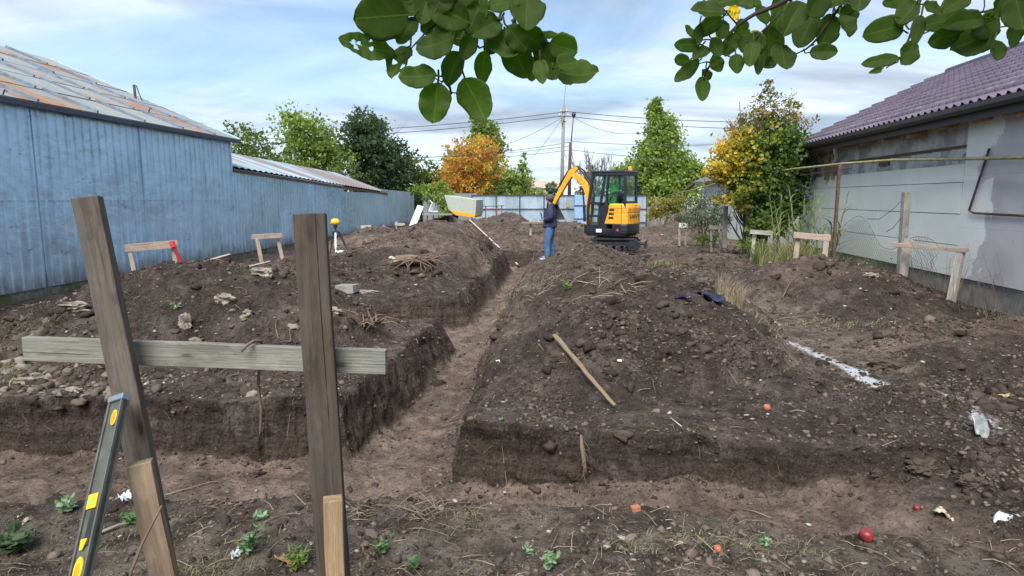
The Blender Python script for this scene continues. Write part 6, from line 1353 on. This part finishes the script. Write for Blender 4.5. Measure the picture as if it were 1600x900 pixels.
# ------------------------------------------------------------------ people
def skin(name, J, E, root, mat, parent, frame, sub=2):
    keys = list(J); me = bpy.data.meshes.new(name); o_, F_, L_ = frame
    off = world_off(parent)
    me.from_pydata([tuple(o_ + F_ * J[k][0] + L_ * J[k][1] + Zv * J[k][2] - off) for k in keys], [(keys.index(a), keys.index(b)) for a, b in E], []); me.update()
    ob = bpy.data.objects.new(name, me); COL.objects.link(ob); ob.parent = parent
    sk = ob.modifiers.new('skin', 'SKIN'); sk.use_smooth_shade = True; sk.branch_smoothing = .6
    for i, k in enumerate(keys):
        r = J[k][3]; sv = me.skin_vertices[0].data[i]; sv.radius = r if isinstance(r, tuple) else (r, r); sv.use_root = (k == root)
    ss = ob.modifiers.new('sub', 'SUBSURF'); ss.levels = sub; ss.render_levels = sub; me.materials.append(mat); return ob
def hand(J, E, wrist, k, w, fdir, side):
    """five bent fingers on a palm"""
    wx = Vector(w); f = Vector(fdir).normalized(); s_ = Vector((0, 0, 1)).cross(f).normalized() * side; dn = Vector((0, 0, -1))
    pc = wx + f * .05; J[k + 'palm'] = (*pc, (.032, .018)); E.append((wrist, k + 'palm'))
    for i, (off, ln) in enumerate(((-.030, .060), (-.010, .070), (.010, .066), (.028, .052))):
        a = pc + f * .035 + s_ * off; b = a + f * ln * .55 + dn * ln * .15; c = b + f * ln * .25 + dn * ln * .4
        for q, p_, r in (('a', a, .010), ('b', b, .009), ('c', c, .008)): J[f'{k}f{i}{q}'] = (*p_, r)
        E += [(k + 'palm', f'{k}f{i}a'), (f'{k}f{i}a', f'{k}f{i}b'), (f'{k}f{i}b', f'{k}f{i}c')]
    a = pc - s_ * .035 + f * .0; b = a - s_ * .02 + f * .03; J[k + 't1'] = (*a, .011); J[k + 't2'] = (*b, .009); E += [(k + 'palm', k + 't1'), (k + 't1', k + 't2')]
# standing man, seen from his left rear, looking left
g0 = P(859, 396, 17.5); g0.z = Z(g0.x, g0.y)
mn = thing('person', g0, 'man standing in navy hoodie and blue jeans holding something blue, seen from behind', 'person')
a = R(168); fr = (g0, Vector((math.cos(a), math.sin(a), 0)), Vector((-math.sin(a), math.cos(a), 0)))
J, E = {}, []
J.update(pelvis=(0, 0, .93, (.13, .15)), spine=(.0, 0, 1.12, (.11, .13)), chest=(-.02, 0, 1.33, (.12, .15)), neckb=(-.02, 0, 1.47, (.06, .06)), neck=(.0, 0, 1.53, .052), head=(.03, 0, 1.61, (.11, .10)), crown=(.025, 0, 1.70, (.10, .09)))
E += [('pelvis', 'spine'), ('spine', 'chest'), ('chest', 'neckb'), ('neckb', 'neck'), ('neck', 'head'), ('head', 'crown')]
J['nose'] = (.125, 0, 1.605, .012); J['nose0'] = (.10, 0, 1.62, .02); J['chin'] = (.09, 0, 1.545, .028); E += [('head', 'nose0'), ('nose0', 'nose'), ('head', 'chin')]
for s_, n_ in ((1, 'l'), (-1, 'r')):
    fx = .05 if s_ > 0 else -.04
    J.update({n_ + 'hip': (0, s_ * .09, .86, .095), n_ + 'knee': (.03 + fx * .5, s_ * .10, .48, .065), n_ + 'ank': (-.01 + fx, s_ * .11, .09, .042), n_ + 'toe': (.14 + fx, s_ * .13, .035, .035), n_ + 'sho': (-.02, s_ * .175, 1.40, .062), n_ + 'elb': (-.06, s_ * .25, 1.13, .045), n_ + 'wri': (.15, s_ * .13, 1.07, .030), n_ + 'ear': (.01, s_ * .085, 1.61, .016)})
    E += [('pelvis', n_ + 'hip'), (n_ + 'hip', n_ + 'knee'), (n_ + 'knee', n_ + 'ank'), (n_ + 'ank', n_ + 'toe'), ('chest', n_ + 'sho'), (n_ + 'sho', n_ + 'elb'), (n_ + 'elb', n_ + 'wri'), ('head', n_ + 'ear')]
    hand(J, E, n_ + 'wri', n_, J[n_ + 'wri'][:3], (.9, -s_ * .5, .1), s_)
skin('body', J, E, 'pelvis', M['skin'], mn, fr)
jk = dict(hem=(0, 0, .80, (.22, .22)), pelvis=(0, 0, .96, (.21, .22)), spine=(.01, 0, 1.14, (.21, .215)), chest=(-.03, 0, 1.33, (.20, .21)), neckb=(-.03, 0, 1.47, (.12, .12)), hood=(-.11, 0, 1.48, (.09, .13)))
Ej = [('hem', 'pelvis'), ('pelvis', 'spine'), ('spine', 'chest'), ('chest', 'neckb'), ('neckb', 'hood')]
for s_, n_ in ((1, 'l'), (-1, 'r')):
    jk.update({n_ + 'sho': (-.02, s_ * .20, 1.40, .11), n_ + 'elb': (-.07, s_ * .27, 1.13, .09), n_ + 'mid': (.04, s_ * .21, 1.09, .08), n_ + 'wri': (.15, s_ * .14, 1.07, .065)})
    Ej += [('chest', n_ + 'sho'), (n_ + 'sho', n_ + 'elb'), (n_ + 'elb', n_ + 'mid'), (n_ + 'mid', n_ + 'wri')]
skin('hoodie', jk, Ej, 'spine', M['navy'], mn, fr)
pj, Ep = dict(waist=(0, 0, 1.02, (.19, .20)), seat=(-.02, 0, .87, (.20, .21))), [('waist', 'seat')]
for s_, n_ in ((1, 'l'), (-1, 'r')):
    fx = .05 if s_ > 0 else -.04
    pj.update({n_ + 'th': (.0, s_ * .10, .72, .125), n_ + 'knee': (.03 + fx * .5, s_ * .11, .48, .10), n_ + 'calf': (.0 + fx, s_ * .115, .28, .095), n_ + 'cuff': (-.01 + fx, s_ * .12, .04, .095)})
    Ep += [('seat', n_ + 'th'), (n_ + 'th', n_ + 'knee'), (n_ + 'knee', n_ + 'calf'), (n_ + 'calf', n_ + 'cuff')]
skin('jeans', pj, Ep, 'seat', M['jeans'], mn, fr)
for s_ in (1, -1):
    fx = .05 if s_ > 0 else -.04
    skin('shoe', dict(a=(-.05 + fx, s_ * .115, .05, .045), b=(.06 + fx, s_ * .12, .045, .048), c=(.16 + fx, s_ * .13, .035, .038)), [('a', 'b'), ('b', 'c')], 'b', m_plain('shoe_blue', (.10, .22, .42), .6), mn, fr)
    mb = MB(); o_, F_, L_ = fr; q = lambda x, y, z: o_ + F_ * x + L_ * y + Zv * z
    mb.bar(q(-.09 + fx, s_ * .115, .012), q(.20 + fx, s_ * .13, .012), .10, .022, side=L_); mb.build('shoe_sole', M['white'], mn, bevel=.008)
mb = MB(); o_, F_, L_ = fr; hc = o_ + F_ * .015 + Zv * 1.645
mb.lathe([(.100, -.02), (.104, .02), (.098, .06), (.075, .095), (.04, .112), (.004, .118)], hc, 16); mb.bar(hc + F_ * .08 + Zv * .005, hc + F_ * .165 - Zv * .012, .12, .010, side=L_); mb.build('cap', M['hair'], mn, smooth=False)
mb = MB(); mb.lathe([(.05, -.10), (.088, -.06), (.095, -.01), (.09, .02)], hc - F_ * .022, 14); mb.build('hair', M['darkmetal'], mn, smooth=True)
o_, F_, L_ = fr; mb = MB(); q = lambda x, y, z: o_ + F_ * x + L_ * y + Zv * z
mb.bar(q(.20, .04, 1.05), q(.26, .04, 1.27), .20, .015, side=L_, nseg=2, wob=.002); tag(mb.build('folder', m_plain('blue_folder', (.07, .22, .55), .5), None), 'blue folder in the hands of the standing man', 'folder')
# driver
og = U(0, .05, 1.10); fr2 = (og, Fv, Lv)
dv = thing('person', og, 'excavator driver in bright green hi-vis jacket seated in the cab', 'person')
J, E = {}, []
J.update(pelvis=(-.08, 0, .10, (.13, .15)), spine=(-.10, 0, .28, .12), chest=(-.06, 0, .48, (.12, .15)), neckb=(-.03, 0, .60, .055), head=(.01, 0, .73, (.10, .09)), crown=(.01, 0, .80, .08), nose0=(.085, 0, .73, .02), nose=(.11, 0, .72, .012))
E += [('pelvis', 'spine'), ('spine', 'chest'), ('chest', 'neckb'), ('neckb', 'head'), ('head', 'crown'), ('head', 'nose0'), ('nose0', 'nose')]
for s_, n_ in ((1, 'l'), (-1, 'r')):
    J.update({n_ + 'hip': (0, s_ * .09, .08, .09), n_ + 'knee': (.36, s_ * .12, .10, .06), n_ + 'ank': (.40, s_ * .11, -.30, .04), n_ + 'toe': (.50, s_ * .11, -.34, .035), n_ + 'sho': (-.05, s_ * .17, .53, .055), n_ + 'elb': (.08, s_ * .22, .32, .042), n_ + 'wri': (.27, s_ * .14, .30, .03)})
    E += [('pelvis', n_ + 'hip'), (n_ + 'hip', n_ + 'knee'), (n_ + 'knee', n_ + 'ank'), (n_ + 'ank', n_ + 'toe'), ('chest', n_ + 'sho'), (n_ + 'sho', n_ + 'elb'), (n_ + 'elb', n_ + 'wri')]
    hand(J, E, n_ + 'wri', n_, J[n_ + 'wri'][:3], (.9, 0, -.1), s_)
skin('body', J, E, 'pelvis', M['skin'], dv, fr2)
jk = dict(pelvis=(-.08, 0, .10, (.20, .21)), spine=(-.10, 0, .30, .20), chest=(-.06, 0, .48, (.19, .21)), neckb=(-.03, 0, .62, .11)); Ej = [('pelvis', 'spine'), ('spine', 'chest'), ('chest', 'neckb')]
for s_, n_ in ((1, 'l'), (-1, 'r')):
    jk.update({n_ + 'sho': (-.05, s_ * .19, .52, .11), n_ + 'elb': (.08, s_ * .24, .32, .09), n_ + 'wri': (.24, s_ * .15, .30, .07)}); Ej += [('chest', n_ + 'sho'), (n_ + 'sho', n_ + 'elb'), (n_ + 'elb', n_ + 'wri')]
skin('jacket', jk, Ej, 'spine', M['hivis'], dv, fr2)
skin('trousers', dict(s=(-.05, 0, .10, (.14, .16)), lk=(.36, .12, .11, .075), rk=(.36, -.12, .11, .075), la=(.40, .11, -.26, .06), ra=(.40, -.11, -.26, .06)), [('s', 'lk'), ('s', 'rk'), ('lk', 'la'), ('rk', 'ra')], 's', M['teal'], dv, fr2)
skin('hood', dict(a=(-.015, 0, .76, (.14, .13)), b=(-.02, 0, .83, (.11, .11)), c=(-.05, 0, .66, (.12, .12))), [('a', 'b'), ('a', 'c')], 'a', M['hivis'], dv, fr2)

# ------------------------------------------------------------------ near branches
def big_leaf(parent, c, L, W, ang, Y, tilt=None, tint=.4, holes=0):
    """c: photo pixel of the leaf centre, L/W px, ang: image direction of the tip (deg, 0 right, 90 down)"""
    cen = P(c[0], c[1], Y); k = Y / 1000.0; L, W = L * k, W * k; a = R(ang)
    ex_ = Vector((1, 0, 0)); ey_ = Vector((0, -SP, -CP)); ez_ = Vector((0, CP, -SP))
    d = (ex_ * math.cos(a) + ey_ * math.sin(a)); s = (ex_ * -math.sin(a) + ey_ * math.cos(a))
    t1 = random.uniform(-.45, .45) if tilt is None else tilt; t2 = random.uniform(-.5, .5)
    d = (d * math.cos(t1) + ez_ * math.sin(t1)); s = (s * math.cos(t2) + ez_ * math.sin(t2)); n = d.cross(s).normalized(); s = n.cross(d).normalized()
    L *= 1 / max(.7, math.cos(t1)); W *= 1 / max(.72, math.cos(t2))
    NY, NX = (44, 30) if holes else (16, 10); vs, gs, fs, keep = [], [], [], {}
    fold = random.uniform(.03, .40); curl = random.uniform(-.45, .55); wv = random.uniform(.01, .05); ph = random.random() * 6; as_ = random.uniform(-.06, .06)
    hs = [(random.uniform(-.35, .35), random.uniform(.2, .85), random.uniform(.035, .075)) for _ in range(holes)]
    for i in range(NY + 1):
        y = i / NY; w = (math.sin(math.pi * y ** (.82 + ph * .03)) ** .58) * (1 + as_ * math.sin(9 * y + ph)) if 0 < y < 1 else .0
        w += .0
        for j in range(NX + 1):
            x = (j / NX - .5); xx = x * w + .03 * math.sin(3 * y + ph); e = abs(x) * 2
            edge = 1 + (.012 * math.sin(y * 31 + ph * 3) + .03 * math.sin(y * 13 + ph)) * e
            z = fold * abs(xx) * W / L * 1.2 + curl * (y - .5) ** 2 + wv * math.sin(y * 14 + ph) * e + .012 * math.sin(y * 40) * e
            vs.append(cen + d * L * (y - .5) + s * W * xx * edge - n * z * L); gs.append((xx, y, tint))
    for i in range(NY):
        for j in range(NX):
            mx, my = ((j + .5) / NX - .5), (i + .5) / NY
            if any(math.hypot(mx - hx, (my - hy) * L / W) < hr * (1.5 + .3 * math.sin(3 * math.atan2(mx - hx, my - hy) + hx * 40)) for hx, hy, hr in hs): continue
            fs.append((i * (NX + 1) + j, (i + 1) * (NX + 1) + j, (i + 1) * (NX + 1) + j + 1, i * (NX + 1) + j + 1))
    mb = MB(); mb.add(vs, fs, gs, tint)
    b = cen - d * L * .5; mb.tube([b + d * L * .02, b - d * L * .10 + n * .004, b - d * L * .18 + Vector((0, .0, .006))], [.0011, .001, .0013], 5, c=.1)
    ob = mb.build('leaf', M['bigleaf'], parent, smooth=True, fixn=False)
    so = ob.modifiers.new('solid', 'SOLIDIFY'); so.thickness = .0004
    if holes: ob['label'] = 'leaf eaten full of holes'
    return b
br = thing('tree_branch', P(742, -60, .95), 'leafy branch hanging in from the top centre with broad green leaves', 'branch')
tw = [[(752, -60), (738, 0), (720, 32), (708, 60), (698, 92), (700, 120), (706, 147)], [(720, 30), (690, 31), (665, 33), (640, 30)], [(690, 32), (668, 48), (650, 68), (640, 78)], [(716, 36), (732, 55), (750, 75), (764, 70), (775, 55)],
      [(800, -50), (791, 0), (777, 35), (770, 60), (766, 84)], [(740, -20), (700, 18), (672, 10)], [(812, -40), (803, 25), (806, 42), (818, 62), (838, 78), (868, 90), (885, 100)], [(706, 145), (694, 126), (686, 134), (684, 150)], [(703, 144), (716, 146), (722, 142)], [(700, 120), (690, 128), (680, 123)]]
mb = MB(); rr = {0: (.0042, .0014), 1: (.0024, .0010), 2: (.0014, .0008), 3: (.0016, .0009), 4: (.0022, .0009), 5: (.002, .001), 6: (.0022, .0011)}
for i, pl in enumerate(tw):
    r0_, r1_ = rr.get(i, (.0010, .0007)); n = len(pl); pts = []
    for k, (x, y) in enumerate(pl): pts.append(P(x + random.uniform(-1, 1), y, .92 + .02 * math.sin(i * 2.1 + k * .5)))
    q = [];
    for k in range(n - 1):
        for f_ in (0, .5): q.append(pts[k].lerp(pts[k + 1], f_) + (Vector((random.uniform(-.001, .001), random.uniform(-.001, .001), 0)) if f_ else Vector()))
    q.append(pts[-1]); m = len(q); mb.tube(q, [(r0_ + (r1_ - r0_) * k / (m - 1)) * (1.25 if k % 2 == 0 and k else 1) for k in range(m)], 7)
mb.build('twig', M['twig'], br, smooth=True)
LEAVES = [(594, 27, 90, 64, 186, .2), (573, 74, 78, 40, 186, .4), (624, 97, 60, 36, 112, .5), (653, 120, 58, 38, 176, .45), (681, 161, 60, 50, 97, .55), (743, 155, 68, 50, 62, .55), (754, 106, 48, 26, 98, .5), (731, 74, 46, 26, 118, .35),
          (708, 108, 54, 34, 112, .3), (683, 70, 62, 50, 168, .25), (636, 48, 52, 32, 115, .3), (823, 18, 70, 54, 92, .3), (758, 44, 54, 44, 140, .3), (786, 72, 62, 40, 50, .45), (810, 92, 62, 44, 60, .35), (832, 62, 52, 36, 30, .25),
          (856, 56, 32, 14, 6, .4), (880, 74, 44, 38, 14, .45), (856, 96, 74, 34, 66, .15), (846, 112, 40, 24, 84, .6), (886, 101, 36, 32, 340, .5), (904, 118, 62, 46, 8, .5), (700, 20, 66, 52, 200, .35), (664, 12, 54, 42, 100, .35),
          (747, 18, 50, 34, 96, .3), (784, 6, 52, 26, 0, .45), (722, 54, 44, 34, 130, .2), (648, 4, 56, 38, 180, .3), (620, -8, 60, 40, 190, .35), (716, -10, 60, 40, 160, .3), (676, 40, 40, 30, 150, .2), (830, 108, 36, 24, 90, .55), (770, 108 - 44, 46, 30, 100, .3), (808, 60, 44, 34, 45, .25), (690, -2, 50, 40, 120, .4)]
for i, (x, y, L_, W_, a_, t_) in enumerate(LEAVES): big_leaf(br, (x, y), L_, W_, a_, .90 + random.uniform(-.03, .05), tint=t_, holes=7 if i == 1 else (2 if i == 2 else 0))
br2 = thing('tree_branch', P(1240, -60, 1.3), 'long leafy branch hanging in from the top right corner with some yellowing leaves', 'branch')
tw = [[(1300, -60), (1245, -8), (1215, 8), (1180, 22), (1152, 40), (1130, 66), (1112, 92), (1105, 112), (1100, 126)], [(1152, 38), (1130, 12), (1105, 8), (1085, -10)], [(1130, 66), (1100, 62), (1080, 68)], [(1120, 82), (1140, 90), (1152, 84)], [(1112, 96), (1090, 100)],
      [(1340, -40), (1300, 30), (1275, 62), (1262, 76), (1240, 86)], [(1262, 74), (1272, 70)], [(1460, -40), (1430, 20), (1424, 60), (1410, 88), (1398, 98), (1385, 106)], [(1424, 50), (1400, 40)], [(1620, -40), (1570, 10), (1520, 22), (1470, 40), (1432, 58)], [(1640, 30), (1560, 42), (1550, 60), (1548, 74)], [(1245, -8), (1200, 40), (1180, 60), (1176, 78)], [(1380, -50), (1340, 10), (1318, 30)], [(1560, -40), (1540, 0), (1535, 20)]]
mb = MB()
for i, pl in enumerate(tw):
    r0_, r1_ = (.0055, .0014) if i == 0 else ((.003, .0012) if i in (5, 7, 9) else (.0016, .0010)); n = len(pl); q = []
    for k in range(n - 1):
        for f_ in (0, .5): a, b = P(*pl[k], 1.25), P(*pl[k + 1], 1.25); q.append(a.lerp(b, f_) + Vector((random.uniform(-.0015, .0015), random.uniform(-.01, .01), 0)))
    q.append(P(*pl[-1], 1.25)); m = len(q); mb.tube(q, [r0_ + (r1_ - r0_) * k / (m - 1) for k in range(m)], 6)
mb.build('twig', M['twig'], br2, smooth=True)
L2 = [(1074, 70, 38, 20, 182, .3), (1064, 94, 26, 18, 178, .4), (1073, 112, 46, 22, 138, .4), (1097, 140, 40, 22, 94, .45), (1105, 116, 20, 16, 90, .3), (1121, 100, 24, 20, 60, .4), (1151, 100, 30, 22, 84, .45), (1174, 84, 42, 24, 100, .45), (1186, 98, 44, 16, 102, .2), (1158, 52, 40, 28, 70, .35),
      (1105, 18, 50, 32, 188, .25), (1105, 42, 44, 26, 150, .3), (1129, 46, 34, 22, 100, .35), (1146, 21, 24, 18, 80, .97), (1123, 54, 22, 15, 120, .95), (1181, 54, 18, 12, 10, .9), (1190, 24, 32, 26, 60, .3), (1216, 24, 74, 26, 94, .35), (1240, 26, 66, 36, 120, .25), (1200, 72, 56, 42, 80, .2),
      (1224, 88, 44, 40, 88, .25), (1200, 98, 28, 20, 160, .3), (1260, 48, 66, 36, 118, .25), (1286, 82, 40, 26, 4, .3), (1292, 48, 52, 38, 108, .25), (1322, 40, 36, 30, 70, .25), (1328, 20, 44, 24, 350, .3), (1274, 6, 56, 40, 130, .2), (1305, 2, 60, 36, 160, .25), (1379, 48, 62, 38, 165, .3),
      (1375, 95, 46, 20, 176, .35), (1369, 110, 26, 10, 160, .4), (1417, 84, 40, 32, 125, .3), (1434, 46, 48, 18, 104, .25), (1416, 24, 48, 28, 130, .25), (1456, 14, 36, 22, 20, .3), (1474, 34, 80, 28, 350, .25), (1474, 58, 38, 30, 170, .2), (1512, 68, 66, 54, 158, .2), (1556, 80, 30, 28, 90, .15),
      (1508, 34, 62, 34, 170, .2), (1536, 42, 58, 38, 150, .2), (1586, 48, 46, 36, 100, .1), (1592, 20, 56, 44, 80, .15), (1400, 2, 54, 22, 165, .25), (1492, 6, 54, 30, 150, .25), (1135, 2, 46, 30, 170, .3), (1080, 52, 30, 14, 230, .35), (1092, 54, 36, 14, 100, .3), (1165, 8, 44, 26, 20, .3),
      (1140, 70, 34, 24, 110, .25), (1118, 74, 30, 22, 60, .3), (1096, 84, 30, 20, 150, .35), (1345, -4, 46, 30, 100, .25), (1560, 6, 50, 36, 120, .15), (1160, 72, 30, 22, 90, .3), (1184, 66, 30, 24, 60, .2)]
for i, (x, y, L_, W_, a_, t_) in enumerate(L2): big_leaf(br2, (x, y), L_, W_, a_, (1.25 if x < 1420 else 1.0) + random.uniform(-.05, .05), tint=t_)
